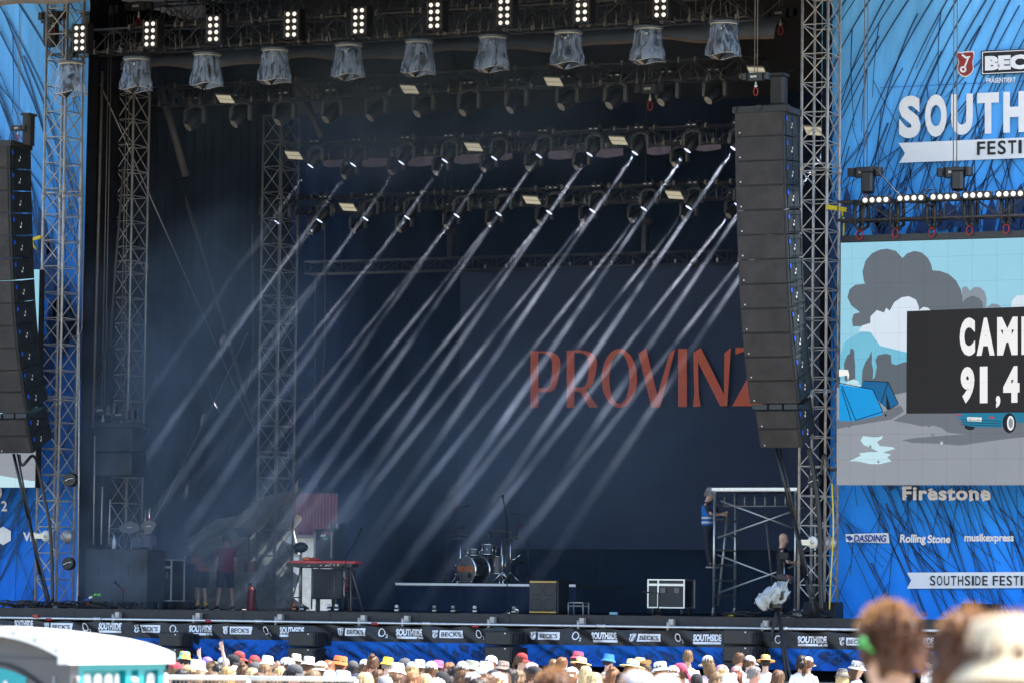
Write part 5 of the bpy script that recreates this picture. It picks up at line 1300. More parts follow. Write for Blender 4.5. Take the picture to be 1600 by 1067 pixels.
# fire extinguisher
def ext(px, y0, y1, Y, lab):
    a, b = at(px, y0, Y), deck(px, Y); h = a.z - b.z
    t = thing('fire_extinguisher', lab, 'fire extinguisher', b)
    part(MB().lathe([(.0001, 0), (.075, 0), (.08, .02), (.08, h * .82), (.05, h * .9), (.02, h * .92), (.02, h), (.0001, h)], b, 16), 'cylinder', MT['red'], t)
    part(MB().box((b.x, Y, a.z + .03), (.06, .12, .05)).path([(b.x + .02, Y, a.z), (b.x + .11, Y, a.z - .1), (b.x + .10, Y, a.z - .4)], .012, 6), 'valve_and_hose', MT['black'], t)
ext(392, 914, 945, 5.5, 'red fire extinguisher on the floor left of the grey tower')
# keyboard on a stand
def keyboard():
    Y = 3.4; a, b = at(453, 876, Y), at(555, 877, Y); z = (a.z + b.z) / 2; cx = (a.x + b.x) / 2; w = b.x - a.x
    t = thing('keyboard', 'red stage keyboard on a black folding stand', 'keyboard', (cx, Y, DZ))
    part(MB().rbox((cx, Y + .18, z - .02), (w, .36, .07), .015), 'red_body', mat('bright_red_lacquer', (.50, .03, .04), .35), t)
    part(MB().box((cx, Y - .005, z - .085), (w, .30, .075)), 'back_panel', MT['black'], t)
    k = MB()
    for i in range(26): k.box((cx - w / 2 + .1 + i * (w - .2) / 26, Y + .37, z + .0), ((w - .2) / 26 - .004, .14, .03))
    part(k, 'keys', MT['white'], t)
    mb = MB(); pn = random.Random(2)
    for i in range(9): mb.box((cx + pn.uniform(-.3, .5), Y - .157, z - .085 + pn.uniform(-.02, .02)), (.04, .01, .02))
    part(mb, 'sockets', MT['steel'], t)
    st = MB()
    for s in (-1, 1):
        x = cx + s * (w / 2 - .2)
        st.bar((x, Y + .18, z - .12), (x + s * .16, Y - .1, DZ + .02), .02, 7).bar((x, Y + .18, z - .12), (x + s * .16, Y + .5, DZ + .02), .02, 7).bar((x, Y - .1, z - .12), (x, Y + .4, z - .12), .02, 7)
        st.bar((x + s * .11, Y - .02, DZ + .3), (x + s * .11, Y + .4, DZ + .3), .014, 6)
    st.bar((cx - w / 2 + .2, Y + .2, z - .13), (cx + w / 2 - .2, Y + .2, z - .13), .018, 6).bar((cx - .25, Y, z - .12), (cx - .25, Y, DZ + .05), .018, 6).bar((cx + .2, Y + .2, z - .3), (cx + .2, Y + .2, DZ + .25), .016, 6)
    part(st, 'stand', MT['steel_dark'], t)
    w_ = MB()
    for i in range(7):
        x = cx + w / 2 - .25 + pn.uniform(-.06, .14); y0 = z - .2 - pn.uniform(0, .3)
        w_.path([(x, Y - .16, z - .09), (x + pn.uniform(-.05, .05), Y - .17, y0), (x + pn.uniform(-.05, .08), Y - .1, y0 - .25), (x, Y, DZ + .03)], .008, 5)
    part(w_, 'hanging_cables', MT['cable'], t)
    c = MB()
    for i in range(8): c.bar((cx + w / 2 - .2 + pn.uniform(-.03, .12), Y - .17, z - .2 - i * .07), (cx + w / 2 - .18 + pn.uniform(-.03, .12), Y - .17, z - .24 - i * .07), .014, 6)
    part(c, 'red_plugs', MT['red'], t)
keyboard()
# amplifier tower and boxes behind the keyboard
def amp(px0, px1, py0, py1, Y, lab, dots=None, m=None):
    a, b = at(px0, py0, Y), at(px1, py1, Y); w = b.x - a.x
    t = thing('amplifier_rack', lab, 'rack', ((a.x + b.x) / 2, Y, DZ))
    part(MB().rbox(((a.x + b.x) / 2, Y + .25, (a.z + b.z) / 2), (w, .5, a.z - b.z), .02), 'cabinet', m or MT['cabinet_side'], t)
    part(MB().box(((a.x + b.x) / 2, Y - .005, (a.z + b.z) / 2), (w * .84, .02, (a.z - b.z) * .86)), 'front_panel', MT['black'], t)
    e = MB().box((a.x + .05, Y - .01, (a.z + b.z) / 2), (.03, .03, (a.z - b.z) * .8)).box((b.x - .05, Y - .01, (a.z + b.z) / 2), (.03, .03, (a.z - b.z) * .8)); part(e, 'rails', MT['steel'], t)
    if b.z > DZ + .1:
        lg = MB()
        for x in (a.x + .06, b.x - .06): lg.bar((x, Y + .2, DZ), (x, Y + .2, b.z), .03, 6)
        part(lg, 'legs', MT['steel_dark'], t)
    if dots:
        for mm, xx, yy in dots: c = at(xx, yy, Y - .02); part(MB().box(c, (.12, .02, .05)), 'display', MT[mm], t)
amp(490, 521, 826, 876, 5.2, 'black equipment rack with a red strip and green display behind the keyboard', (('red', 509, 832), ('green', 508, 841), ('white', 505, 836)))
amp(486, 541, 888, 936, 5.0, 'low dark amplifier box under the keyboard')
amp(512, 530, 816, 826, 5.6, 'small black box on top of the equipment rack')
t = thing('covered_mirror_head', 'dark rounded lamp on a short stem behind the keyboard', 'lamp', at(470, 878, 4.2)); t.name = 'floor_lamp'
c = at(470, 856, 4.2); part(MB().ball(c + Vector((0, 0, .02)), (.17, .15, .12), 12, 8).bar(c + Vector((-.12, 0, .0)), c + Vector((-.12, 0, -.12)), .03, 7), 'lamp_head', MT['black'], t)
part(MB().bar(c, (c.x, c.y, DZ), .035, 8), 'stem', MT['steel'], t)
c = at(480, 873, 3.7); solo(MB().ball(c, (.12, .1, .05), 12, 7), 'sun_hat', MT['orange'], 'yellow orange cap lying on the red keyboard', 'cap')
c = at(491, 873.5, 3.7); solo(MB().ball(c, (.15, .1, .045), 12, 7), 'red_cloth', MT['red'], 'crumpled red cloth lying on the red keyboard', 'cloth')
# pedals, floor clutter
for px, Y, m, nm, lab in ((462, 3.0, 'orange', 'effect_pedal', 'small orange floor pedal left below the keyboard'), (474, 2.9, 'steel', 'effect_pedal', 'round grey floor pedal below the keyboard'), (516, 2.9, 'white', 'effect_pedal', 'white floor pedal under the middle of the keyboard'), (528, 2.9, 'white', 'effect_pedal', 'small white floor pedal right under the keyboard'), (622, 2.2, 'white', 'floor_light', 'small floor light at the left end of the riser'), (681, 2.2, 'steel', 'floor_light', 'small floor light below the riser left of the bass drum'), (710, 2.2, 'steel', 'floor_light', 'small floor light directly below the bass drum'), (744, 2.2, 'white', 'floor_light', 'small floor light below the riser near the tall microphone'), (805, 2.2, 'steel', 'floor_light', 'small floor light right of the tall microphone stand')):
    p = deck(px, Y)
    t = thing(nm, lab, 'pedal' if nm == 'effect_pedal' else 'floor light', p)
    part(MB().rbox(p + Vector((0, 0, .06)), (.13, .15, .10), .03), 'housing', MT['cabinet_side'], t)
    part(MB().bar(p + Vector((-.02, -.08, .13)), p + Vector((.03, -.09, .13)), .035, 8).box(p + Vector((0, -.08, .05)), (.09, .015, .03)), 'top', MT[m], t)
# music stand
a, b, c_, d_ = at(365, 824, 6.6), at(384, 824, 6.6), at(393, 837, 6.4), at(374, 838, 6.4)
t = thing('music_stand', 'black music stand right of the stagehand in red', 'music stand', deck(380, 6.6))
part(MB().prism([a, b, c_, d_], (0, .03, -.01)), 'desk', MT['black'], t)
part(MB().bar((c_.x - .12, 6.5, c_.z), (c_.x - .12, 6.5, DZ), .018, 6), 'pole', MT['steel_dark'], t)
# second drum set of small parts near the grey tower
t = thing('percussion_stand', 'small percussion stand with shiny fittings between extinguisher and music stand', 'percussion', deck(388, 7.4))
mb = MB(); leg3(mb, deck(386, 7.4), 1.15, .014, .3); leg3(mb, deck(399, 7.4), .9, .014, .25)
part(mb, 'stands', MT['steel'], t); part(MB().lathe([(.0001, .25), (.17, .25), (.17, 0), (.0001, 0)], at(392, 893, 7.4), 18, smooth=False), 'drum', mat('red_drum_wrap', (.25, .07, .05), .3), t)
# ------------------------------------------------------------------ scaffold
def scaffold():
    Y = 6.2; D = 1.3
    t = thing('mobile_scaffold', 'pale metal scaffold on wheels with crossed braces and ladder', 'scaffold', deck(1180, Y))
    zt = at(1180, 766, Y).z; xa = at(1116, 860, Y).x; xb = at(1243, 860, Y).x
    f = MB()
    for x in (xa, xb):
        for y in (Y, Y + D): f.bar((x, y, DZ + .16), (x, y, zt), .034, 8)
        for k in range(7): f.bar((x, Y, DZ + .45 + k * .33), (x, Y + D, DZ + .45 + k * .33), .022, 6)
    part(f, 'end_frames', MT['alu'], t)
    for p0, p1 in (((1126, 782), (1238, 824)), ((1121, 840), (1256, 792)), ((1121, 866), (1236, 910)), ((1122, 926), (1256, 878))):
        part(MB().bar(at(*p0, Y - .04), at(*p1, Y - .04), .022, 6), 'brace', MT['alu'], t)
    part(MB().bar(at(1137, 800, Y + .7), at(1122, 946, Y + .7), .034, 8), 'brace', MT['alu'], t)
    part(MB().bar(at(1196, 800, Y + .9), at(1208, 925, Y + .9), .026, 8), 'brace', MT['steel_dark'], t)
    part(MB().rbox(((xa + xb) / 2, Y + D / 2, zt + .02), (xb - xa + .1, D + .06, .09), .015).box(((xa + xb) / 2, Y - .05, zt + .035), (xb - xa + .1, .03, .05)), 'platform', MT['alu'], t)
    ld = MB(); z0 = zt - .33
    ld.bar((xa + .1, Y + .3, z0), (xb - .3, Y + .3, z0), .016, 6)
    for k in range(7): x = xa + .12 + k * .235; ld.bar((x, Y + .3, z0), (x, Y + .3, zt - .12), .02, 6)
    part(ld, 'hanging_ladder', MT['steel'], t)
    for x in (xa, xb):
        for y in (Y, Y + D):
            part(MB().bar((x - .025, y, DZ + .08), (x + .025, y, DZ + .08), .075, 12).box((x, y, DZ + .15), (.05, .08, .06)), 'wheel', MT['steel'], t)
    return xa, Y, zt
SXA, SY, SZT = scaffold()
# camera on its stand in the pit
def tv_camera():
    Y = -.75
    c = at(1212, 932, Y)
    t = thing('video_camera', 'video camera wrapped in a crumpled white rain cloth on a black stand', 'video camera', (c.x, Y, 0))
    part(MB().rbox(c + Vector((.02, .1, .04)), (.36, .5, .22), .04).rbox(at(1226, 902, Y) , (.30, .2, .14), .03, Matrix.Rotation(.15, 3, 'Y')), 'camera_body', MT['cabinet'], t)
    part(MB().box(at(1231, 901, Y - .12), (.015, .02, .10), Matrix.Rotation(-.3, 3, 'Y')), 'red_stripe', MT['red'], t)
    ln = at(1190, 934, Y - .1)
    part(MB().bar(ln + Vector((.12, .08, .02)), ln, .09, 14, .105), 'lens', MT['black'], t)
    def fn(u, v):
        g = u * 6.2832; a = v * 2.8 + .02; cr = .05 * math.sin(11 * g + 13 * v) + .04 * math.sin(17 * v - 7 * g) + .03 * math.sin(23 * g + 5)
        r = math.sin(a) * (1 + .16 * math.sin(5 * g + v * 9) + .10 * math.sin(9 * g - v * 5)); z = math.cos(a)
        r *= 1 + cr; return c + Vector((.04 + .31 * r * math.cos(g) - .14 * v + .04 * math.sin(9 * v), -.04 + .24 * r * math.sin(g), .02 + .20 * z + .13 * math.cos(g) * r + .05 * math.sin(3 * g + 6 * v) + cr * .5))
    part(MB().grid(fn, 70, 30), 'rain_cloth', mat('white_rain_cloth', (.38, .41, .43), .8, 0, .1, 5, .9, 16), t)
    st = MB()
    top = c + Vector((.04, 0, -.2))
    for e in (at(1236, 1062, Y - .2), at(1229, 1062, Y + .1), at(1196, 1040, Y + .5)):
        e = top + (e - top) * ((top.z - .02) / (top.z - e.z)); st.bar(top, e, .032, 7)
    st.rbox(top + Vector((0, 0, .02)), (.22, .22, .14), .04)
    part(st, 'stand', MT['black'], t)
tv_camera()
# ------------------------------------------------------------------ things fixed to the front towers
def hub(px, py, lab, flip=1):
    Y = .45; c = at(px, py, Y); t = thing('cable_reel', lab, 'cable reel', c)
    Rm = Matrix.Rotation(R(90), 3, 'X')
    part(MB().lathe([(.0001, .03), (.11, .03), (.125, 0), (.125, -.03), (.0001, -.03)], c, 24, Rm), 'disc', mat('cream_plastic', (.62, .60, .55), .5), t)
    part(MB().box(c + Vector((-.13, -.02, 0)), (.34, .04, .11)), 'arm', MT['cream'], t)
    part(MB().lathe([(.0001, .02), (.04, .02), (.04, 0)], c + Vector((0, -.04, 0)), 12, Rm), 'bolt', MT['steel'], t)
    part(MB().lathe([(.0001, .10), (.13, .08), (.15, 0), (.0001, 0)], c + Vector((.12, .7, 0)), 20, Rm), 'rear_disc', MT['steel'], t)
hub(72, 837, 'round cream reel with a bar on the left tower')
hub(1270, 847, 'round cream reel with a bar on the right tower')
for px, py, r, lab in ((110, 749, .155, 'black round speaker fixed to the left tower'), (107, 880, .14, 'black round floodlight low on the left tower'), (1272, 752, .13, 'black round speaker fixed to the right tower')):
    c = at(px, py, .5); Rm = Matrix.Rotation(R(90), 3, 'X'); t = thing('round_speaker', lab, 'speaker', c)
    part(MB().lathe([(.0001, .02), (r * .3, .03), (r * .85, .05), (r, .04), (r, -.08), (.0001, -.12)], c, 24, Rm), 'housing', MT['black'], t)
    part(MB().path([c + Vector((-.1, -.06, -.03)), c + Vector((0, -.06, .02)), c + Vector((.1, -.06, .03))], .008, 5), 'grip', MT['white'], t)
# ------------------------------------------------------------------ cables, poles and guy wires
def cable(name, pts, Y, r, m, lab, cat='cable', it=2):
    P = [at(x, y, Y if isinstance(Y, (int, float)) else Y[min(i, len(Y) - 1)]) for i, (x, y) in enumerate(pts)]
    for _ in range(it):
        q = [P[0]]
        for a, b in zip(P, P[1:]): q += [a.lerp(b, .25), a.lerp(b, .75)]
        P = q + [P[-1]]
    mb = MB().tube(P, [r] * len(P), 7)
    return solo(mb, name, m, lab, cat)
G = MT['cable_grey']
cable('hanging_cable', [(507, 350), (508, 560), (500, 606), (482, 626), (466, 618)], 8.9, .014, G, 'long grey cable loop right of the grey tower, ending at its middle')
cable('hanging_cable', [(492, 428), (492, 640), (490, 680), (474, 698), (464, 694)], 8.9, .014, G, 'long grey cable loop right of the grey tower, ending lower down')
cable('hanging_cable', [(308, 258), (310, 420), (318, 560), (330, 625), (350, 655), (372, 645), (390, 600), (396, 545), (394, 350)], 7.5, .018, G, 'grey cable drooping in a deep loop left of the grey tower')
cable('hanging_cable', [(129, 90), (129, 500), (127, 520), (120, 528), (106, 522)], .5, .013, G, 'grey cable running down the right leg of the left tower')
cable('hanging_cable', [(124, 520), (122, 930)], .5, .016, MT['steel'], 'corrugated hose down the lower right leg of the left tower', it=0)
cable('hanging_cable', [(168, 480), (165, 560), (158, 585), (148, 595), (139, 592)], 2.1, .02, MT['cable'], 'black cable curling above the hanging side speaker')
cable('cable_bundle', [(30, 710), (31, 724), (36, 727), (42, 720), (50, 710), (57, 716), (60, 735), (70, 780), (80, 830), (82, 940)], (-.3, -.3, -.3, -.3, 0, .3, .4, .4, .4, .4), .035, MT['cable'], 'thick black cable bundle running from the left line array to the left tower')
cable('cable_bundle', [(1264, 700), (1276, 760), (1282, 830), (1281, 900), (1284, 952)], .45, .05, MT['cable'], 'thick black cable bundle down the inside of the right tower')
cable('cable_bundle', [(1300, 755), (1303, 830), (1298, 900), (1296, 952)], .45, .014, MT['yellow'], 'yellow green earth cable down the right tower')
cable('cable_bundle', [(1283, 742), (1286, 708), (1292, 714), (1296, 735), (1310, 733)], .4, .03, MT['cable'], 'black cable bending round the lower edge beside the video screen')
cable('guy_wire', [(151, 120), (397, 672)], (2.1, 8.2), .014, MT['steel'], 'thin straight guy wire crossing the left of the stage from top left', it=0)
cable('guy_wire', [(387, 520), (337, 622), (255, 787), (240, 812)], (8.6, 7.2, 5.0, 4.6), .014, MT['steel'], 'thin guy wire running from the grey tower down to the desk screens', it=0)
cable('guy_wire', [(397, 610), (335, 760)], (8.6, 8.0), .008, MT['steel_dark'], 'very thin wire hanging beside the grey tower', it=0)
cable('guy_wire', [(465, 680), (498, 768)], (9.4, 9.4), .008, MT['steel_dark'], 'very thin wire right of the grey tower', it=0)
cable('guy_wire', [(512, 290), (440, 460)], (9.2, 9.2), .008, MT['steel_dark'], 'very thin slanting wire above the grey tower', it=0)
cable('steel_pole', [(160, 112), (155, 300), (149, 520), (145, 668)], 2.0, .035, MT['strut'], 'dark steel pole running down behind the left tower', 'pole', 0)
cable('steel_pole', [(193, 262), (180, 420), (172, 540)], 2.8, .03, MT['strut'], 'short slanting dark pole in front of the dark lattice tower', 'pole', 0)
cable('steel_pole', [(243, 110), (290, 275)], 5.0, .09, MT['strut'], 'thick slanting brown roof strut at the upper left', 'strut', 0)
cable('steel_pole', [(271, 255), (310, 375), (355, 525), (398, 668)], 6.2, .045, MT['strut'], 'long slanting dark strut from the roof to the grey tower', 'strut', 0)
cable('steel_pole', [(478, 158), (502, 215)], 6.2, .08, MT['strut'], 'short slanting roof strut behind the second truss left', 'strut', 0)
cable('steel_pole', [(705, 87), (712, 118)], 6.2, .08, MT['strut'], 'short slanting roof strut behind the second truss right', 'strut', 0)
for i, (x, y) in enumerate(((148, 700), (160, 780), (172, 800))):
    cable('steel_pole', [(x, y - 20), (x - 2, 850)], 1.95, .018, MT['steel'], ['thin vertical rod left of the side speaker', 'thin vertical rod under the middle of the side speaker', 'thin vertical rod under the right end of the side speaker'][i], 'rod', 0)
rc_ = random.Random(9)
def coil(px, Y, n, lab, m='cable'):
    p = deck(px, Y); mb = MB()
    for k in range(n):
        r = rc_.uniform(.18, .36); o_ = Vector((rc_.uniform(-.25, .25), rc_.uniform(-.15, .15), .02 + .025 * k % .14))
        mb.path([p + o_ + Vector((r * math.cos(g), r * .8 * math.sin(g), .02 * math.sin(3 * g))) for g in [q * 6.2832 / 14 for q in range(15)]], .014, 5)
    solo(mb, 'cable_coil', MT[m], lab, 'cable')
coil(28, .7, 9, 'heap of coiled black cable at the far left end of the stage front'); coil(62, .5, 9, 'heap of coiled black cable beside the left tower foot'); coil(108, .6, 10, 'heap of coiled black cable right of the left tower foot'); coil(158, .7, 7, 'flat heap of black cable by the low microphone stand'); coil(1262, .4, 7, 'heap of black cable at the foot of the right tower')
coil(1165, .8, 4, 'loose thin black cable on the stage edge below the scaffold')
mb = MB()
for x, y, c in ((133, 938, 0), (139, 934, 1), (146, 930, 2), (152, 930, 2), (136, 943, 3)):
    q = at(x, y, .6); mb.bar(q, q + Vector((.07, .02, .03)), .028, 7, mi=c)
solo(mb, 'loom_plugs', [MT['blue'], MT['white'], MT['green'], MT['orange']], 'bundle of blue, green and orange cable plugs near the left tower', 'plugs')
solo(MB().box(at(56, 962, -.36), (.14, .06, .07)), 'red_lamp', MT['red'], 'small red lamp on the left stage edge', 'lamp')
for i, (x, y) in enumerate(((77, 967), (326, 970), (586, 974), (743, 978))):
    q = at(x, y, -.35); o = solo(MB().bar(q - Vector((.07, 0, 0)), q + Vector((.07, 0, 0)), .04, 8), 'red_tape', MT['red'], ['band of red tape on the silver pipe below the left tower', 'band of red tape on the silver pipe below the stagehands', 'band of red tape on the silver pipe left of the riser', 'band of red tape on the silver pipe below the bass drum'][i], 'tape', 'red tape bands on the silver pipe')
q = deck(1140, .6); solo(MB().bar(q + Vector((-.06, 0, .03)), q + Vector((.08, 0, .03)), .025, 7), 'yellow_marker', MT['yellow'], 'small yellow marker lying on the stage edge below the scaffold', 'marker')
for px, lab in ((1284, 'black wedge monitor beside the right tower foot'), (1530, 'black wedge monitor at the foot of the blue banner behind the man')):
    q = deck(px, .7); t = thing('wedge_monitor', lab, 'speaker', q)
    part(MB().prism([q + Vector((-.35, -.25, 0)), q + Vector((-.35, .3, 0)), q + Vector((-.35, .3, .32)), q + Vector((-.35, -.05, .32))], (.7, 0, 0)), 'cabinet', MT['cabinet_side'], t)
    part(MB().prism([q + Vector((-.31, -.26, .02)), q + Vector((-.31, -.065, .30)), q + Vector((-.31, -.085, .31)), q + Vector((-.31, -.28, .03))], (.62, 0, 0)), 'grille', MT['black'], t)
# ------------------------------------------------------------------ people
def remesh(mb, vox, smooth=4):
    me = mb.mesh('form', MT['black']); ob = bpy.data.objects.new('form', me); COL.objects.link(ob)
    r = ob.modifiers.new('r', 'REMESH'); r.mode = 'VOXEL'; r.voxel_size = vox; r.use_smooth_shade = True
    s = ob.modifiers.new('s', 'SMOOTH'); s.factor = .5; s.iterations = smooth
    dg = bpy.context.evaluated_depsgraph_get(); dg.update()
    out = bpy.data.meshes.new_from_object(ob.evaluated_get(dg))
    bpy.data.objects.remove(ob); bpy.data.meshes.remove(me)
    out.polygons.foreach_set('use_smooth', [True] * len(out.polygons))
    return out
V = Vector
def rest(): return dict(pel=V((0, 0, .90)), che=V((0, 0, 1.32)), nk=V((0, -.01, 1.46)), hd=V((0, .015, 1.62)),
    sh=[V((-.185, 0, 1.39)), V((.185, 0, 1.39))], el=[V((-.235, -.03, 1.11)), V((.235, -.03, 1.11))], wr=[V((-.225, .06, .87)), V((.225, .06, .87))],
    hp=[V((-.09, 0, .90)), V((.09, 0, .90))], kn=[V((-.10, .015, .49)), V((.10, .015, .49))], an=[V((-.11, -.01, .08)), V((.11, -.01, .08))],
    hdir=V((0, 1, 0)), fing='relax')
def pose(**kw):
    p = rest(); p.update(kw); return p
def head_frame(p):
    up = (p['hd'] - p['nk']).normalized(); f = p['hdir'] - up * p['hdir'].dot(up); f.normalize(); r = f.cross(up)
    return Matrix((r, f, up)).transposed()          # columns: right, forward, up
def hand(mb, w, d, palm_n, kind):
    d = d.normalized(); n = (palm_n - d * palm_n.dot(d)).normalized(); s = d.cross(n)
    mb.tube([w, w + d * .035, w + d * .075, w + d * .095], [(.026, .02), (.036, .016), (.042, .015), (.038, .012)], 10, up=n)
    ln = [.062, .075, .080, .070]
    for k in range(4):
        q = w + d * .09 + s * (.030 - k * .020)
        c = 0.35 if kind == 'relax' else 0.0
        if kind == 'open': dd = (d + s * (.22 - .15 * k)).normalized()
        elif kind == 'vee': dd = (d + s * (.0 if k > 1 else .0)).normalized(); c = 0 if k in (2, 3) else 1.6; dd = (d + s * (-.22 if k == 3 else .12 if k == 2 else 0)).normalized()
        elif kind == 'grip': dd = d; c = 1.2
        else: dd = d
        l = ln[k] * .5
        a1 = (dd + n * c * .5).normalized(); a2 = (dd + n * c).normalized() if c < 1.1 else (n * 1.0 - d * .6).normalized()
        mb.tube([q, q + a1 * l, q + a1 * l + a2 * l], [.0105, .0095, .0075], 7, up=s)
    t0 = w + d * .03 + s * .035
    if kind == 'vee': mb.tube([t0, t0 + (d * .5 + n * .8).normalized() * .04, t0 + d * .05 + n * .05 - s * .03], [.013, .011, .009], 7)
    else: mb.tube([t0, t0 + (d * .6 + s * .7 + n * .3).normalized() * .035, t0 + (d * .85 + s * .5 + n * .35).normalized() * .065], [.013, .011, .009], 7)
def limb(mb, a, b, c, r, n=9, g=0.0):
    m1 = a.lerp(b, .5); m2 = b.lerp(c, .4)
    mb.tube([a, m1, b, m2, c], [r[0] + g, r[1] + g, r[2] + g, r[3] + g, r[4] + g], n)
def torso_rings(p, g=0.0):
    P, C, N = p['pel'], p['che'], p['nk']
    k = [(P + V((0, 0, -.06)) * 1, (.145, .105)), (P.lerp(C, .05), (.165, .118)), (P.lerp(C, .32), (.148, .102)), (P.lerp(C, .65), (.160, .112)), (P.lerp(C, .95), (.178, .118)), (C.lerp(N, .38), (.175, .10)), (C.lerp(N, .72), (.115, .078)), (N, (.062, .064))]
    return [q for q, _ in k], [(a + g, b + g) for _, (a, b) in k]
def build_body(p, vox=.014):
    mb = MB(); q, r = torso_rings(p); mb.tube(q, r, 18)
    Hm = head_frame(p); H = p['hd']
    mb.tube([p['nk'] - (p['hd'] - p['nk']).normalized() * .05, p['nk'].lerp(H, .35), p['nk'].lerp(H, .7)], [(.066, .066), (.056, .060), (.056, .062)], 12, up=Hm.col[1])
    rings = [(-.115, .035, .030, .045), (-.10, .03, .046, .062), (-.075, .018, .058, .078), (-.03, .008, .068, .090), (.02, 0, .074, .098), (.065, -.006, .073, .095), (.10, -.012, .060, .078), (.122, -.015, .036, .048), (.130, -.016, .010, .014)]
    mb.tube([H + Hm @ V((0, y, z)) for z, y, _, _ in rings], [(a, b) for _, _, a, b in rings], 18, up=Hm.col[1])
    f = lambda x, y, z: H + Hm @ V((x, y, z))
    mb.tube([f(0, .088, .03), f(0, .105, -.005), f(0, .113, -.028), f(0, .090, -.036)], [.010, .013, .016, .010], 8, up=Hm.col[0])
    mb.tube([f(-.045, .075, .038), f(0, .094, .040), f(.045, .075, .038)], [.010, .012, .010], 7)
    mb.ball(f(0, .085, -.062), (.024, .014, .012), 8, 6); mb.ball(f(0, .075, -.10), (.022, .018, .018), 8, 6)
    for s in (-1, 1): mb.ball(f(s * .078, -.008, -.005), (.011, .020, .034), 8, 6)
    for i, s in enumerate((-1, 1)):
        limb(mb, p['sh'][i] + V((-s * .03, 0, 0)), p['el'][i], p['wr'][i], (.056, .046, .038, .037, .025))
        n = V((-s * .7, .35, 0)) if p['wr'][i].z < p['sh'][i].z else V((0, 1, 0))
        kd = p['fing'][i] if isinstance(p['fing'], (list, tuple)) else p['fing']
        hand(mb, p['wr'][i], p['wr'][i] - p['el'][i], p.get('pn', [n, n])[i] if 'pn' in p else n, kd)
        limb(mb, p['hp'][i], p['kn'][i], p['an'][i], (.088, .074, .055, .056, .036), 10)
        t = p.get('toe', [V((0, 1, 0))] * 2)[i]
        mb.tube([p['an'][i] + V((0, 0, -.03)) - t * .05, p['an'][i] + V((0, 0, -.045)) + t * .08, p['an'][i] + V((0, 0, -.06)) + t * .17], [(.036, .036), (.042, .032), (.034, .018)], 9, up=(0, 0, 1))
    return remesh(mb, vox)
def build_face(p):
    mb = MB(); Hm = head_frame(p); H = p['hd']; f = lambda x, y, z: H + Hm @ V((x, y, z))
    for s in (-1, 1):
        mb.ball(f(s * .031, .082, .012), (.014, .008, .007), 8, 5, 0); mb.ball(f(s * .031, .089, .012), (.006, .004, .006), 8, 5, 1)
        mb.tube([f(s * .014, .096, .036), f(s * .032, .093, .042), f(s * .05, .080, .036)], [.004, .0045, .003], 5, 1)
    mb.tube([f(-.022, .090, -.064), f(0, .099, -.062), f(.022, .090, -.064)], [.004, .0065, .004], 6, 2)
    return mb
def build_shirt(p, sleeve=.6, vox=.016, strap=False):
    mb = MB(); q, r = torso_rings(p, .014); q[-1] = q[-1].lerp(q[-2], .45); r[-1] = (r[-1][0] + .02, r[-1][1] + .016); r[0] = (r[0][0] + .012, r[0][1] + .012); mb.tube(q, r, 18)
    for i, s in enumerate((-1, 1)):
        if sleeve <= 0: continue
        a, b, c = p['sh'][i] + V((-s * .05, 0, 0)), p['el'][i], p['wr'][i]
        if sleeve <= 1: e = a.lerp(b, sleeve); mb.tube([a, a.lerp(e, .4), e], [.070, .068, .062], 10)
        else: mb.tube([a, a.lerp(b, .5), b, b.lerp(c, .85)], [.068, .06, .052, .042], 10)
    return remesh(mb, vox)
def build_trousers(p, length=1.0, vox=.018):
    mb = MB()
    q, r = torso_rings(p, .010); mb.tube(q[:3], r[:3], 16)
    for i in range(2):
        a, b, c = p['hp'][i], p['kn'][i], p['an'][i]
        if length <= .6: mb.tube([a, a.lerp(b, .5), a.lerp(b, .92)], [.10, .096, .09], 12)
        else: mb.tube([a, a.lerp(b, .5), b, b.lerp(c, .5), b.lerp(c, .95)], [.10, .088, .068, .066, .054], 12)
    return remesh(mb, vox)
def build_shoes(p, socks=False):
    mb = MB()
    for i in range(2):
        t = p.get('toe', [V((0, 1, 0))] * 2)[i]; a = p['an'][i]
        mb.tube([a + V((0, 0, -.02)) - t * .06, a + V((0, 0, -.04)) + t * .08, a + V((0, 0, -.055)) + t * .19], [(.045, .05), (.05, .042), (.038, .024)], 10, up=(0, 0, 1), mi=0)
        mb.tube([a + V((0, 0, -.075)) - t * .09, a + V((0, 0, -.075)) + t * .20], [(.05, .014), (.04, .014)], 10, up=(0, 0, 1), mi=2)
        if socks: mb.tube([a + V((0, 0, -.01)), a + V((0, 0, .10))], [.048, .05], 10, mi=1)
    return mb
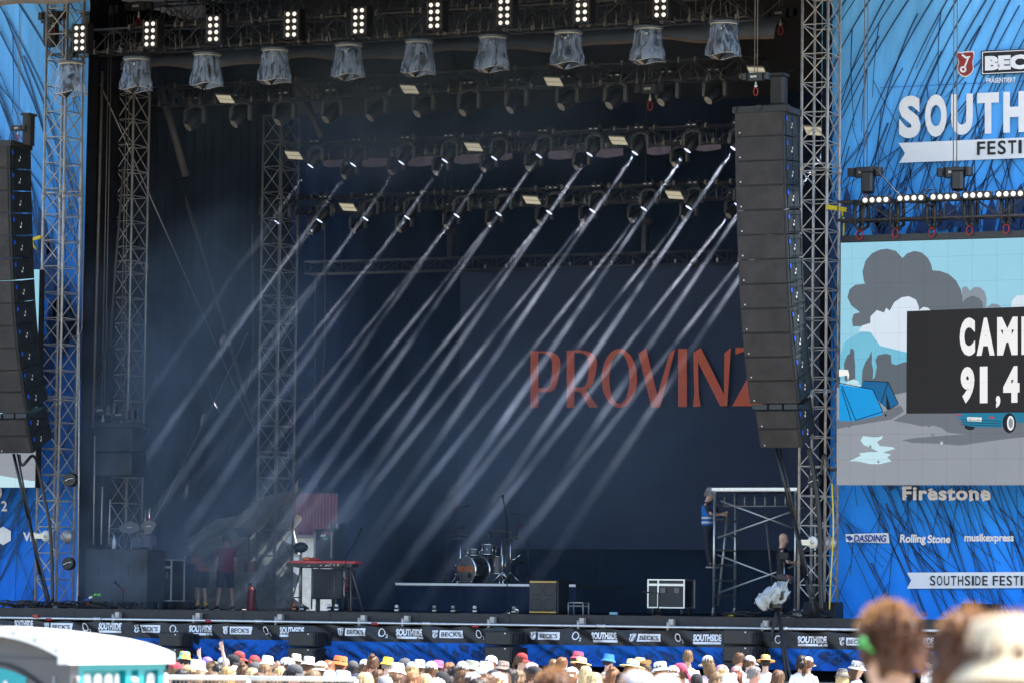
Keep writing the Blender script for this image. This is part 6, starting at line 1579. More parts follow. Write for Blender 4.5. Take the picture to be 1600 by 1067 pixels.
# hair: shell over the skull with an uneven hairline, plus a hanging part
def build_hair(p, kind, seed=1, fine=1):
    mb = MB(); Hm = head_frame(p); H = p['hd']; f = lambda x, y, z: H + Hm @ V((x, y, z)); rn = random.Random(seed)
    nu, nv = 44 * fine, 12
    def line(g):                                    # lowest height of the hair around the head; g = 0 front
        c = math.cos(g); base = .075 if c > .75 else .03 if c > .3 else -.035 if c > -.4 else -.075
        return base + .010 * math.sin(g * 9 + seed)
    ph = [rn.uniform(0, 6.28) for _ in range(4)]
    thick = .016 if kind == 'short' else .022
    def fn(u, v):
        g = u * 6.2832; top = .142; z = line(g) + (top - line(g)) * math.sin(v * math.pi / 2)
        t = max(0.0, 1 - ((z - .02) / .125) ** 2) if z > .02 else 1.0
        rx, ry = (.074 * math.sqrt(t) + thick), (.098 * math.sqrt(t) + thick)
        if v > .985: rx = ry = .001
        j = 1 + .05 * math.sin(g * 11 + v * 5 + ph[0]) + .035 * math.sin(g * 23 + v * 9 + ph[1]) + .03 * math.sin(v * 17 + g * 3 + ph[2])
        return f(rx * j * math.sin(g), ry * j * math.cos(g) - .006, z + .006 * math.sin(g * 13 + ph[3]))
    mb.grid(fn, nu, nv)
    if kind in ('long', 'pony', 'half'):
        L_ = .34 if kind == 'long' else .30 if kind == 'pony' else .16
        n = 26 if kind != 'pony' else 12
        for k in range(n):
            g = math.pi + (k / (n - 1) - .5) * (3.3 if kind != 'pony' else .5); rr = 1.0 if kind != 'pony' else 1.1
            x, y = .088 * rr * math.sin(g), .112 * rr * math.cos(g)
            z0 = .03 if kind != 'pony' else .06; l = L_ * rn.uniform(.8, 1.1); w = rn.uniform(-.015, .015)
            mb.tube([f(x * .9, y * .9, z0 + .03), f(x * 1.04, y * 1.06, z0 - .05), f(x + w, y * 1.08 - .01, z0 - l * .5), f(x * .95 + w * 2, y * 1.0 - .01, z0 - l)], [.012, .020, .019, .006], 6)
    if kind == 'bun':
        for k in range(14):
            d = V((rn.gauss(0, 1), rn.gauss(0, 1), rn.gauss(0, 1))).normalized() * .03
            mb.ball(f(0, -.06, .125) + d, (.030, .030, .028), 8, 6)
    return mb
def build_hat(p, kind):
    mb = MB(); Hm = head_frame(p); H = p['hd']; o = H + Hm @ V((0, -.004, 0)); Sx = Hm @ Matrix.Diagonal((.86, 1.1, 1.0))
    def L_(prof, n=26, mi=0, wob=0): mb.lathe(prof, o, n, Sx, mi)
    if kind in ('cap', 'capback', 'helmet'):
        L_([(.098, .035), (.102, .06), (.098, .095), (.080, .130), (.045, .150), (.0001, .157)])
        L_([(.010, .156), (.010, .163), (.0001, .164)], 10)
        s = -1 if kind == 'capback' else 1
        if kind != 'helmet':
            vs = []; n = 12
            for k in range(n + 1):
                g = -1.15 + 2.3 * k / n
                for rr, dz in ((.098, .045), (.098 + .085 * math.cos(g) ** .6 if math.cos(g) > 0 else .098, .028 - .02 * math.cos(g))):
                    vs.append(o + Hm @ V((.86 * rr * math.sin(g), s * 1.1 * rr * math.cos(g) + (0), dz)))
            o2 = len(vs); vs2 = vs + [v + Hm @ V((0, 0, -.008)) for v in vs]; fs = []
            for k in range(n): fs += [(2 * k, 2 * k + 1, 2 * k + 3, 2 * k + 2), (o2 + 2 * k, o2 + 2 * k + 2, o2 + 2 * k + 3, o2 + 2 * k + 1), (2 * k + 1, o2 + 2 * k + 1, o2 + 2 * k + 3, 2 * k + 3)]
            mb.add(vs2, fs, 0, True)
    elif kind == 'bucket':
        L_([(.150, .005), (.146, .012), (.112, .050), (.105, .056), (.099, .125), (.088, .142), (.0001, .148)])
        L_([(.150, .005), (.143, .004), (.104, .048)])
    elif kind == 'straw':
        L_([(.205, .030), (.200, .040), (.150, .052), (.106, .050), (.100, .120), (.088, .142), (.05, .152), (.0001, .147)], 30)
        L_([(.205, .030), (.15, .046), (.102, .046)], 30)
        L_([(.109, .052), (.107, .078), (.102, .078)], 30, 1)
    elif kind == 'cowboy':
        vs = []
        def fn(u, v):
            g = u * 6.2832
            prof = [(.20, .05), (.15, .045), (.104, .05), (.098, .11), (.085, .145), (.04, .140), (.001, .135)]
            k = v * 6; i = min(5, int(k)); t = k - i
            r = prof[i][0] * (1 - t) + prof[i + 1][0] * t; z = prof[i][1] * (1 - t) + prof[i + 1][1] * t
            if v < .3: z += .07 * abs(math.sin(g)) ** 2 * (1 - v / .3)
            return o + Hm @ V((.9 * r * math.sin(g), 1.15 * r * math.cos(g), z))
        mb.grid(fn, 32, 12)
    elif kind in ('beanie', 'scarf'):
        L_([(.094, .015), (.102, .03), (.103, .07), (.094, .11), (.07, .140), (.03, .156), (.0001, .158)])
        L_([(.094, .015), (.104, .012), (.107, .03), (.105, .045)])
        if kind == 'scarf': mb.ball(o + Hm @ V((0, -.12, .02)), (.03, .03, .03), 8, 6); mb.tube([o + Hm @ V((0, -.12, .02)), o + Hm @ V((.03, -.14, -.06)), o + Hm @ V((.05, -.13, -.13))], [(.02, .008), (.035, .008), (.03, .004)], 8)
    return mb
# --- material sets
_mc = {}
def cm(kind, c):
    k = (kind, c)
    if k not in _mc:
        if kind == 'skin':
            m = mat('skin', c, .5, 0, .12, 12); b = m.node_tree.nodes['Principled BSDF']; b.inputs['Subsurface Weight'].default_value = .12; b.inputs['Subsurface Radius'].default_value = (.02, .008, .004)
        elif kind == 'hair': m = mat('hair', c, .5, 0, .3, 14, .25, 40, spec=.3)
        elif kind == 'hat': m = mat('hat_cloth', c, .85, 0, .10, 10, .3, 120)
        elif kind == 'tie': m = tiedye()
        else: m = mat('shirt_cloth', c, .85, 0, .10, 6, .5, 9)
        _mc[k] = m
    return _mc[k]
def tiedye(cols=((.75, .25, .05), (.75, .65, .08), (.1, .45, .15), (.1, .2, .6), (.5, .1, .4))):
    m = mat('rainbow_cloth', (.5, .5, .5), .85, 0, 0); nt = m.node_tree
    tc = _n(nt, 'ShaderNodeTexCoord'); no = _n(nt, 'ShaderNodeTexNoise'); no.inputs['Scale'].default_value = 14; no.inputs['Detail'].default_value = 1
    rp = _n(nt, 'ShaderNodeValToRGB'); rp.color_ramp.interpolation = 'CONSTANT'
    rp.color_ramp.elements[0].color = (*cols[0], 1); rp.color_ramp.elements[1].color = (*cols[-1], 1); rp.color_ramp.elements[1].position = .62
    for i, c in enumerate(cols[1:-1]): e = rp.color_ramp.elements.new(.40 + .07 * i); e.color = (*c, 1)
    nt.links.new(tc.outputs['Object'], no.inputs['Vector']); nt.links.new(no.outputs['Fac'], rp.inputs[0]); nt.links.new(rp.outputs[0], nt.nodes['Principled BSDF'].inputs['Base Color'])
    return m
SKIN = [(.62, .38, .28), (.55, .32, .23), (.68, .44, .34), (.48, .28, .20)]
HC = dict(blond=(.36, .22, .085), light=(.50, .36, .17), brown=(.095, .044, .018), dark=(.016, .011, .009), ginger=(.20, .08, .028), grey=(.20, .18, .165), dblond=(.16, .09, .038), red=(.18, .05, .025))
C = dict(white=(.82, .82, .82), black=(.02, .02, .022), maroon=(.30, .03, .05), tan=(.62, .42, .20), purple=(.28, .16, .55), cream=(.74, .66, .50), orange=(.80, .16, .04), navy=(.03, .04, .09), yellow=(.85, .55, .04), grey=(.28, .28, .29), lgrey=(.50, .51, .54), lblue=(.42, .55, .75), pink=(.80, .10, .42), olive=(.30, .31, .24), red=(.62, .04, .04), crimson=(.50, .06, .12), straw=(.72, .52, .24), blue=(.02, .16, .70), dgrey=(.08, .08, .085), brown=(.22, .17, .15), palepink=(.80, .60, .62), lilac=(.68, .62, .80), teal=(.04, .30, .36), fedora=(.66, .38, .13), bluegrey=(.30, .36, .44), dred=(.35, .05, .05), peach=(.80, .45, .30))
EYEM = [mat('eye_white', (.7, .68, .66), .3, 0, 0), mat('eye_dark', (.03, .02, .015), .3, 0, 0), mat('lips', (.50, .20, .17), .5, 0, 0)]
SUNG = mat('sunglass_lens', (.01, .01, .012), .12, 0, 0)
# --- shared forms
POSES = {'down': rest(),
    'vee': pose(el=[V((-.235, -.03, 1.11)), V((.27, .16, 1.42))], wr=[V((-.225, .06, .87)), V((.20, .20, 1.68))], fing=['relax', 'vee']),
    'open': pose(el=[V((-.235, -.03, 1.11)), V((.22, .06, 1.66))], wr=[V((-.225, .06, .87)), V((.15, .06, 1.91))], fing=['relax', 'open']),
    'over': pose(el=[V((-.36, .03, 1.58)), V((.235, -.03, 1.11))], wr=[V((-.12, -.02, 1.74)), V((.225, .06, .87))], fing=['relax', 'relax'])}
FORM = {}
for k, p in POSES.items(): FORM[k] = (build_body(p), build_shirt(p))
TRS = build_trousers(rest()); SHOE = build_shoes(rest()).mesh('shoes', [MT['black'], MT['white'], MT['white']])
FACE = build_face(rest()).mesh('face', EYEM)
HAIR = {(k, s): build_hair(rest(), k, s).mesh('hair', MT['black']) for k in ('short', 'long', 'pony', 'bun', 'half') for s in (1, 2)}
HAT = {k: build_hat(rest(), k).mesh('hat', [MT['black'], MT['black']]) for k in ('cap', 'capback', 'helmet', 'bucket', 'straw', 'cowboy', 'beanie', 'scarf')}
TOPZ = dict(cap=1.78, capback=1.78, helmet=1.78, bucket=1.768, straw=1.772, cowboy=1.80, beanie=1.778, scarf=1.778, none=1.765)
def child(name, me, mats, par):
    if isinstance(me, MB): me = me.mesh(name, mats)
    o = bpy.data.objects.new(name, me); COL.objects.link(o); o.parent = par
    mats = mats if isinstance(mats, (list, tuple)) else [mats]
    if len(me.materials) < len(mats):
        for _ in range(len(mats) - len(me.materials)): me.materials.append(MT['black'])
    for i, m_ in enumerate(mats): o.material_slots[i].link = 'OBJECT'; o.material_slots[i].material = m_
    return o
GL = MB()
for s in (-1, 1): GL.rbox((s * .032, .108, 1.632), (.046, .010, .034), .008); GL.bar((s * .055, .105, 1.636), (s * .083, .0, 1.64), .004, 5)
GL.bar((-.012, .110, 1.638), (.012, .110, 1.638), .004, 5)
GLM = GL.mesh('sunglasses', SUNG)
def solve(px, py, top, k0=1.0, dmin=38, dmax=71):
    hz = 947.5 + .012 * (px - 800); d = 60.0
    for _ in range(6):
        p = at_d(px, py, d); d = (CZ - top * k0 - gz(p)) * F / max(1, (py - hz)); d = max(dmin, min(dmax, d))
    p = at_d(px, py, d); g_ = gz(p)
    return V((p.x, p.y, g_)), (p.z - g_) / top
CROWD_G = 'people in the crowd before the stage'
def person(px, py, gear, gcol, hair, hcol, shirt, face, label, ps='down', glasses=False, dmin=38, dmax=71, band=None, strap=None, k0=None):
    rn = random.Random(int(px * 7 + py))
    loc, k = solve(px, py, TOPZ[gear] if gear else TOPZ['none'], k0 or rn.uniform(.95, 1.03), dmin, dmax)
    body, sh = FORM[ps]
    o = bpy.data.objects.new('person', body); COL.objects.link(o)
    o.location = loc; o.rotation_euler = (0, 0, R(face)); o.scale = (k * rn.uniform(.94, 1.02), k, k)
    sk_ = cm('skin', SKIN[rn.randrange(3)])
    if not body.materials: body.materials.append(MT['black'])
    o.material_slots[0].link = 'OBJECT'; o.material_slots[0].material = sk_
    tag(o, label, 'person', CROWD_G)
    child('shirt', sh, cm('shirt', C[shirt]), o)
    child('trousers', TRS, cm('shirt', C[rn.choice(('navy', 'black', 'bluegrey', 'tan'))]), o)
    child('face', FACE, EYEM, o)
    if hair: child('hair', HAIR[(hair, rn.choice((1, 2)))], cm('hair', HC[hcol]), o)
    if gear: child('hat', HAT[gear], [tiedye_m if gcol == 'tie' else paisley_m if gcol == 'paisley' else cm('hat', C[gcol]), cm('hat', C[band or 'dgrey'])], o)
    if glasses: child('sunglasses', GLM, SUNG, o)
    if strap:
        b = MB().tube([V((-.13, -.10, 1.42)), V((.02, -.135, 1.28)), V((.17, -.105, 1.08))], [(.018, .006)] * 3, 8); child('bag_strap', b, cm('shirt', C[strap]), o)
    return o
tiedye_m = tiedye(); paisley_m = tiedye(((.70, .62, .60), (.55, .12, .14), (.65, .50, .48), (.35, .08, .12), (.70, .45, .40)))
TAB = [
 (273, 1033, 'cap', 'maroon', 'short', 'dblond', 'white', 5, 'person in a maroon cap seen from behind, next to the toilet'),
 (288, 1017, 'bucket', 'tie', 'short', 'dark', 'white', 10, 'person in a rainbow bucket hat raising two fingers', 'vee'),
 (297, 1038, 'cap', 'tan', 'short', 'brown', 'maroon', 80, 'person in a tan cap in front of the rainbow bucket hat'),
 (307, 1030, 'bucket', 'lgrey', 'short', 'brown', 'white', -20, 'person in a pale grey sun hat between rainbow hat and purple cap'),
 (323, 1025, 'cap', 'purple', 'short', 'dark', 'white', -125, 'bearded looking person in a purple cap with dark sunglasses', 'down', True),
 (331, 1032, None, None, 'half', 'dblond', 'tan', -10, 'dark blond person stretching an open hand into the air', 'open'),
 (341, 1037, None, None, 'long', 'dark', 'white', 10, 'dark haired person from behind, right of the purple cap'),
 (355, 1041, None, None, 'long', 'blond', 'cream', 15, 'long haired blond person in front of the black cap with glasses'),
 (362, 1021, 'cap', 'black', 'short', 'dark', 'black', -85, 'person in a black cap and sunglasses in profile', 'down', True),
 (372, 1016, 'cap', 'dred', 'short', 'brown', 'white', -80, 'person in a dark red cap behind the black cap', 'down', True),
 (366, 1039, 'capback', 'white', 'half', 'blond', 'white', 0, 'person in a white cap below the black cap in profile'),
 (348, 1026, 'cap', 'lblue', 'short', 'brown', 'white', 0, 'person in a pale blue cap left of the black cap'),
 (379, 1037, None, None, 'bun', 'brown', 'peach', 10, 'brown curly haired person with a bun, right of the white cap'),
 (397, 1023, 'scarf', 'red', 'half', 'brown', 'navy', 0, 'person with a red band over brown hair'),
 (398, 1033, 'beanie', 'dgrey', 'short', 'dark', 'black', 5, 'person in a dark grey round hat in front of the red band'),
 (394, 1043, None, None, 'half', 'light', 'white', 0, 'light blond person in front of the dark grey round hat'),
 (414, 1036, None, None, 'half', 'dblond', 'palepink', 20, 'curly dark blond person below the white bucket hat'),
 (417, 1024, 'bucket', 'white', 'short', 'brown', 'white', 0, 'person in a white bucket hat before the blue skirt, left of the front fill'),
 (434, 1031, None, None, 'short', 'dark', 'grey', 0, 'dark haired person between two white hats'),
 (437, 1040, None, None, 'long', 'light', 'white', 30, 'blond person holding a bare arm over the head', 'over'),
 (447, 1026, 'cap', 'white', 'short', 'brown', 'white', -60, 'person in a white cap left of the beige bucket hat'),
 (462, 1021, 'bucket', 'cream', 'half', 'brown', 'tan', 0, 'person in a beige bucket hat before the front fill speakers'),
 (458, 1036, 'cap', 'dgrey', 'short', 'dark', 'palepink', -80, 'person in a dark cap looking right below the beige bucket hat'),
 (482, 1025, 'bucket', 'white', 'long', 'brown', 'white', 0, 'long haired person in a tall white bucket hat before the front fill speakers'),
 (501, 1032, 'capback', 'white', 'half', 'dblond', 'white', 0, 'person wearing a white cap backwards left of the orange hat'),
 (512, 1031, None, None, 'half', 'ginger', 'pink', 0, 'ginger person in pink beside the orange hat'),
 (530, 1024, 'bucket', 'orange', 'half', 'brown', 'pink', -40, 'person in a bright orange floppy hat'),
 (551, 1031, 'cap', 'dgrey', 'short', 'dark', 'white', 0, 'person in a dark cap just right of the orange hat'),
 (534, 1047, 'bucket', 'lgrey', 'short', 'dark', 'white', 0, 'person in a pale sun hat in front of the orange hat'),
 (557, 1051, 'cap', 'navy', 'half', 'blond', 'white', 0, 'person in a navy cap at the lower edge left of the bun'),
 (570, 1050, None, None, 'long', 'light', 'white', 10, 'light blond person at the lower edge beside the navy cap'),
 (582, 1024, None, None, 'bun', 'brown', 'white', 0, 'person with brown bun and white shirt left of the yellow hat'),
 (569, 1029, 'cap', 'white', 'short', 'brown', 'white', 0, 'person in a white cap half hidden by the brown bun'),
 (605, 1026, 'bucket', 'yellow', 'short', 'grey', 'white', -15, 'person in a yellow bucket hat and white shirt'),
 (601, 1055, 'beanie', 'grey', 'short', 'dark', 'white', 0, 'person in a grey round cap at the lower edge below the yellow hat'),
 (620, 1035, 'bucket', 'palepink', 'half', 'blond', 'white', 0, 'person in a pale pink hat right of the yellow hat'),
 (634, 1027, 'helmet', 'dgrey', 'short', 'dark', 'black', 160, 'person in dark clothes and dark cap facing the camera'),
 (655, 1030, 'bucket', 'cream', 'long', 'dblond', 'lilac', 5, 'long haired person in a tall cream bucket hat'),
 (643, 1033, 'cap', 'lblue', 'half', 'blond', 'orange', 0, 'person in a light blue cap left of the cream bucket hat'),
 (673, 1032, 'cap', 'white', 'short', 'brown', 'olive', 0, 'person in a white cap left of the pink hat'),
 (684, 1031, 'bucket', 'pink', 'half', 'brown', 'pink', 0, 'person in a bright pink hat and pink top'),
 (703, 1034, None, None, 'short', 'ginger', 'white', 180, 'ginger person facing the camera right of the pink hat'),
 (711, 1040, None, None, 'pony', 'dark', 'white', -40, 'person with dark ponytail in front of the ginger one'),
 (690, 1048, 'beanie', 'black', 'short', 'dark', 'white', 0, 'person in a small black cap below the pink hat'),
 (682, 1058, 'cap', 'white', 'short', 'brown', 'white', 0, 'person in a white cap at the very lower edge below the pink hat'),
 (723, 1047, None, None, 'long', 'brown', 'palepink', -60, 'long brown haired person left of the white cap in profile'),
 (737, 1049, 'cap', 'white', 'long', 'brown', 'white', -90, 'person in a white cap in profile with brown hair, below the olive hat'),
 (722, 1032, 'cap', 'lgrey', 'short', 'brown', 'white', 0, 'person in a grey cap just left of the olive hat'),
 (736, 1031, 'bucket', 'olive', 'short', 'brown', 'white', -50, 'person in an olive grey bucket hat and sunglasses', 'down', True),
 (766, 1023, 'cap', 'white', 'short', 'red', 'white', -30, 'person in a bright white cap before the second front fill stack'),
 (758, 1033, 'bucket', 'white', 'half', 'blond', 'lblue', -20, 'person in a white bucket hat below the bright white cap'),
 (751, 1044, 'cap', 'bluegrey', 'half', 'brown', 'white', -20, 'person in a blue grey cap in front of the white bucket hat'),
 (785, 1032, 'bucket', 'brown', 'half', 'brown', 'white', -10, 'person in a grey brown bucket hat left of the red cap'),
 (770, 1045, 'beanie', 'black', 'short', 'dark', 'peach', 0, 'person in a black round cap below the grey brown bucket hat'),
 (776, 1049, 'cap', 'lilac', 'half', 'blond', 'orange', -60, 'person in a pale lilac cap at the lower edge'),
 (786, 1050, None, None, 'long', 'brown', 'white', 0, 'long brown haired person at the lower edge below the grey brown hat'),
 (814, 1019, 'cap', 'red', 'pony', 'brown', 'black', -85, 'person in a red cap with sunglasses in profile and ponytail', 'down', True),
 (808, 1046, None, None, 'half', 'dblond', 'grey', -20, 'dark blond person in front of the red cap'),
 (829, 1034, 'cap', 'palepink', 'short', 'brown', 'white', -60, 'person in a pale pink cap right of the red cap'),
 (833, 1039, 'cap', 'black', 'short', 'brown', 'white', -85, 'person in a black cap in profile below the red cap'),
 (864, 1029, None, None, 'short', 'dblond', 'lblue', 0, 'short haired dark blond person beside the lilac top'),
 (877, 1026, None, None, 'short', 'ginger', 'lilac', -30, 'short haired person in lilac left of the crimson hat'),
 (902, 1017, 'bucket', 'crimson', 'half', 'brown', 'white', -20, 'person in a crimson bucket hat behind the straw hat'),
 (907, 1026, 'straw', 'straw', 'half', 'brown', 'white', -20, 'person in a straw hat in front of the crimson hat'),
 (892, 1041, 'capback', 'white', 'half', 'ginger', 'white', -20, 'person wearing a white cap backwards below the straw hat'),
 (915, 1040, None, None, 'long', 'light', 'white', 15, 'light blond person in white below the straw hat'),
 (950, 1021, 'bucket', 'blue', 'short', 'dark', 'white', -25, 'person in a blue bucket hat and white shirt with black strap', 'down', False, 38, 71, None, 'black'),
 (957, 1043, None, None, 'bun', 'ginger', 'white', 0, 'ginger person with a bun in front of the blue hat'),
 (987, 1029, 'straw', 'straw', 'half', 'brown', 'brown', -20, 'person in a straw hat with green band', 'down', False, 38, 71, 'teal'),
 (999, 1024, 'cowboy', 'tan', 'short', 'brown', 'tan', 0, 'person in a tan western hat behind the straw hat with green band'),
 (1033, 1033, 'bucket', 'white', 'half', 'brown', 'peach', 60, 'person in a white bucket hat turned left before the black barrier'),
 (1051, 1039, 'capback', 'white', 'half', 'brown', 'white', 0, 'person in a white cap left of the crimson headscarf'),
 (1064, 1035, 'scarf', 'crimson', 'short', 'brown', 'peach', 70, 'person in a crimson headscarf turned left'),
 (1075, 1015, None, None, 'short', 'dblond', 'white', 25, 'tall short haired person in a white shirt before the blue skirt'),
 (1107, 1023, 'cap', 'white', 'long', 'dblond', 'palepink', 60, 'person in a white cap with very long dark blond hair'),
 (1088, 1051, 'beanie', 'black', 'short', 'dark', 'black', 0, 'person in a black cap at the lower edge beside the long dark blond hair'),
 (1127, 1038, 'scarf', 'paisley', 'half', 'blond', 'lblue', -10, 'person in a patterned headscarf and light blue top'),
 (1150, 1040, 'scarf', 'paisley', 'half', 'red', 'palepink', 0, 'person in a red patterned headscarf and pale pink top'),
 (1154, 1019, None, None, 'short', 'brown', 'white', -40, 'brown short haired person before the right front fill stack'),
 (1170, 1023, 'cap', 'lilac', 'short', 'brown', 'white', -40, 'person in a pale lilac cap between brown hair and tan hat'),
 (1177, 1040, None, None, 'short', 'grey', 'crimson', -60, 'short grey haired person in crimson below the lilac cap'),
 (1196, 1022, 'straw', 'fedora', 'short', 'dark', 'white', 15, 'person in an orange tan brimmed hat and white shirt'),
 (1262, 1025, 'cap', 'white', 'pony', 'brown', 'white', -10, 'person in a white cap with brown ponytail and white shirt', 'down', False, 38, 71, None, 'grey'),
 (1252, 1023, None, None, 'half', 'dark', 'white', 0, 'black haired person behind the brown ponytail'),
 (1316, 1044, 'bucket', 'dgrey', 'long', 'light', 'black', 10, 'blond person in a dark grey bucket hat at the lower right'),
 (1338, 1032, 'bucket', 'lgrey', 'long', 'brown', 'white', -80, 'person in a pale grey bucket hat looking right'),
 (1453, 1018, None, None, 'short', 'dark', 'white', 70, 'dark haired person in a white shirt looking down left', 'down', False, 38, 71, None, 'grey'),
]
for row in TAB: person(*row)
FILL = [(312, 1047, None, 'half', 'dblond', 'white', 'dark blond head low between the tan cap and the purple cap'), (425, 1050, None, 'half', 'brown', 'cream', 'brown haired head low left of the raised bare arm'), (470, 1047, None, 'long', 'brown', 'white', 'long brown hair below the tall white bucket hat'), (488, 1046, None, 'half', 'dblond', 'peach', 'dark blond head low below the white hats by the front fill'), (515, 1046, 'cap', 'short', 'brown', 'white', 'white cap low between the backward cap and the pale sun hat'), (620, 1052, None, 'long', 'brown', 'white', 'long brown hair low right of the grey round cap'), (645, 1051, None, 'half', 'ginger', 'orange', 'ginger head low before the cream bucket hat'), (664, 1052, None, 'long', 'light', 'white', 'light blond hair low right of the cream bucket hat'), (702, 1055, None, 'half', 'dark', 'crimson', 'dark head low beside the dark ponytail'), (752, 1057, None, 'half', 'brown', 'white', 'brown head at the edge below the blue grey cap'), (928, 1050, None, 'half', 'light', 'white', 'light blond head low right of the light blond person'), (1012, 1038, None, 'short', 'dark', 'brown', 'dark head between straw hat and white bucket hat'), (1120, 1050, None, 'long', 'dblond', 'white', 'long dark blond hair low left of the patterned headscarves'), (1140, 1052, 'bucket', 'short', 'blond', 'lblue', 'pale hat at the lower edge under the patterned headscarves'), (1215, 1046, None, 'short', 'brown', 'white', 'brown head low behind the white shoulder of the tan hat')]
FILL += [(px_, py_, None, hair_, hc_, sh_, lab_) for px_, py_, hair_, hc_, sh_, lab_ in (
 (283, 1045, 'long', 'dark', 'black', 'long dark hair low beside the maroon cap'), (330, 1048, 'short', 'brown', 'grey', 'short brown hair low under the purple cap'), (404, 1050, 'long', 'brown', 'red', 'long brown hair low right of the light blond person'), (450, 1046, 'short', 'dark', 'navy', 'short dark hair low left of the dark cap looking right'), (524, 1054, 'half', 'brown', 'black', 'brown hair at the edge left of the pale sun hat'), (545, 1058, 'short', 'dark', 'crimson', 'short dark hair at the edge under the pale sun hat'), (590, 1045, 'long', 'brown', 'navy', 'long brown hair between the brown bun and the yellow hat'), (628, 1044, 'half', 'dark', 'black', 'dark hair low before the person in dark clothes'), (697, 1043, 'short', 'brown', 'grey', 'short brown hair between the pink hat and the dark ponytail'), (744, 1060, 'long', 'dark', 'navy', 'long dark hair at the very edge under the white cap in profile'), (760, 1052, 'half', 'brown', 'red', 'brown hair low left of the pale lilac cap'), (797, 1044, 'short', 'dark', 'black', 'short dark hair between grey brown hat and red cap'), (846, 1049, 'half', 'brown', 'bluegrey', 'brown hair low right of the black cap in profile'), (880, 1050, 'long', 'dark', 'crimson', 'long dark hair low left of the backward white cap by the straw hat'), (940, 1053, 'half', 'brown', 'navy', 'brown hair low left of the ginger bun'), (972, 1050, 'short', 'dark', 'teal', 'short dark hair low right of the ginger bun'))]
for px, py, gear, hair, hc, shc, lab in FILL: person(px, py, gear, 'white' if gear else None, hair, hc, shc, random.uniform(-30, 30), lab)
# ------------------------------------------------------------------ stage crew
def crew(p, loc, face, label, shirt, sleeve, trousers, tlen, hair, hcol, shoes=True, socks=False, vox=.012, skin=0, group=None, hat=None, hatc='grey', k=1.0, extra=None, face_on=True):
    me = build_body(p, vox); o = bpy.data.objects.new('person', me); COL.objects.link(o)
    me.materials.clear(); me.materials.append(cm('skin', SKIN[skin]))
    o.location = loc; o.rotation_euler = (0, 0, R(face)); o.scale = (k,) * 3
    tag(o, label, 'person', group)
    child('shirt', build_shirt(p, sleeve, .013), cm('shirt', shirt), o)
    child('trousers', build_trousers(p, tlen, .014), cm('shirt', trousers), o)
    if shoes: child('shoes', build_shoes(p, socks), [MT['black'], cm('hat', C['yellow']), MT['white']], o)
    if face_on: child('face', build_face(p), EYEM, o)
    if hair: child('hair', build_hair(p, hair, 3), cm('hair', HC[hcol]), o)
    if hat: child('hat', build_hat(p, hat), [cm('hat', C[hatc]), MT['black']], o)
    if extra: extra(o, p)
    return o
G_ = 'stage crew'
pr_ = pose(hdir=V((-.3, 1, -.5)).normalized(), hd=V((0, .05, 1.60)), wr=[V((-.25, .05, .86)), V((.24, .06, .86))], kn=[V((-.14, .02, .48)), V((.13, .03, .48))], an=[V((-.20, -.03, .08)), V((.18, .02, .08))])
crew(pr_, deck(352, 6.2), 40, 'stagehand in a red shirt and dark shorts standing with hanging arms', (.26, .02, .05), .62, (.05, .055, .07), .5, 'short', 'dark', group=G_, k=1.0)
bend = pose(pel=V((0, -.10, .92)), che=V((0, .24, 1.14)), nk=V((0, .37, 1.17)), hd=V((0, .50, 1.10)), hdir=V((0, .5, -1)), sh=[V((-.18, .27, 1.12)), V((.18, .27, 1.12))], el=[V((-.22, .34, .84)), V((.22, .36, .86))], wr=[V((-.14, .42, .60)), V((.12, .44, .72))],
    hp=[V((-.09, -.10, .90)), V((.09, -.10, .90))], kn=[V((-.10, -.06, .49)), V((.10, -.02, .49))], an=[V((-.11, -.08, .08)), V((.12, -.06, .08))])
crew(bend, deck(312, 5.2), 60, 'stagehand in an orange shirt bending over, with yellow socks', (.42, .15, .09), .7, (.03, .032, .04), .5, 'short', 'dark', socks=True, group=G_, k=.98)
climb = pose(el=[V((-.22, .16, 1.16)), V((.22, .16, 1.16))], wr=[V((-.10, .36, 1.20)), V((.10, .36, 1.16))], fing='grip', hdir=V((.1, 1, -.25)).normalized(), hd=V((0, .04, 1.61)), kn=[V((-.10, .10, .50)), V((.10, .02, .48))], an=[V((-.09, .04, .10)), V((.10, .10, .08))])
def vest(o, p):
    mb = MB(); q, r = torso_rings(p, .026); mb.tube(q[1:6], r[1:6], 18); child('blue_vest', remesh(mb, .014), cm('shirt', (.02, .16, .55)), o)
    b = MB()
    for f0, f1 in ((.16, .26), (.40, .50)):
        a = p['pel'].lerp(p['che'], f0); c = p['pel'].lerp(p['che'], f1); b.tube([a, c], [(.182, .140), (.182, .140)], 24, caps=False)
    child('reflective_bands', b, MT['white'], o)
kz = at(1113, 886, SY - .2).z
lc = V((at(1106, 840, SY + .4).x, SY + .4, kz))
crew(climb, lc, -90, 'worker in a blue vest with silver bands climbing the end of the scaffold', (.02, .022, .03), .8, (.02, .022, .035), 1.0, 'short', 'grey', group=G_, hat='cap', hatc='grey', extra=vest)
oper = pose(el=[V((-.22, .14, 1.14)), V((.22, .14, 1.14))], wr=[V((-.12, .38, 1.12)), V((.10, .40, 1.14))], fing='grip', hdir=V((.2, 1, -.1)).normalized())
crew(oper, deck(1222, 3.6), -75, 'bald camera operator in a black shirt behind the wrapped video camera', (.015, .015, .017), .7, (.018, .018, .02), 1.0, None, None, group=G_)
t = thing('operator_monitor', 'small dark monitor on a thin arm in front of the camera operator', 'monitor', deck(1226, 3.0))
q = at(1226, 868, 3.0); part(MB().rbox(q, (.22, .10, .16), .02), 'monitor', MT['cabinet'], t); part(MB().bar(q, (q.x, q.y, DZ), .02, 6), 'stem', MT['chrome'], t)
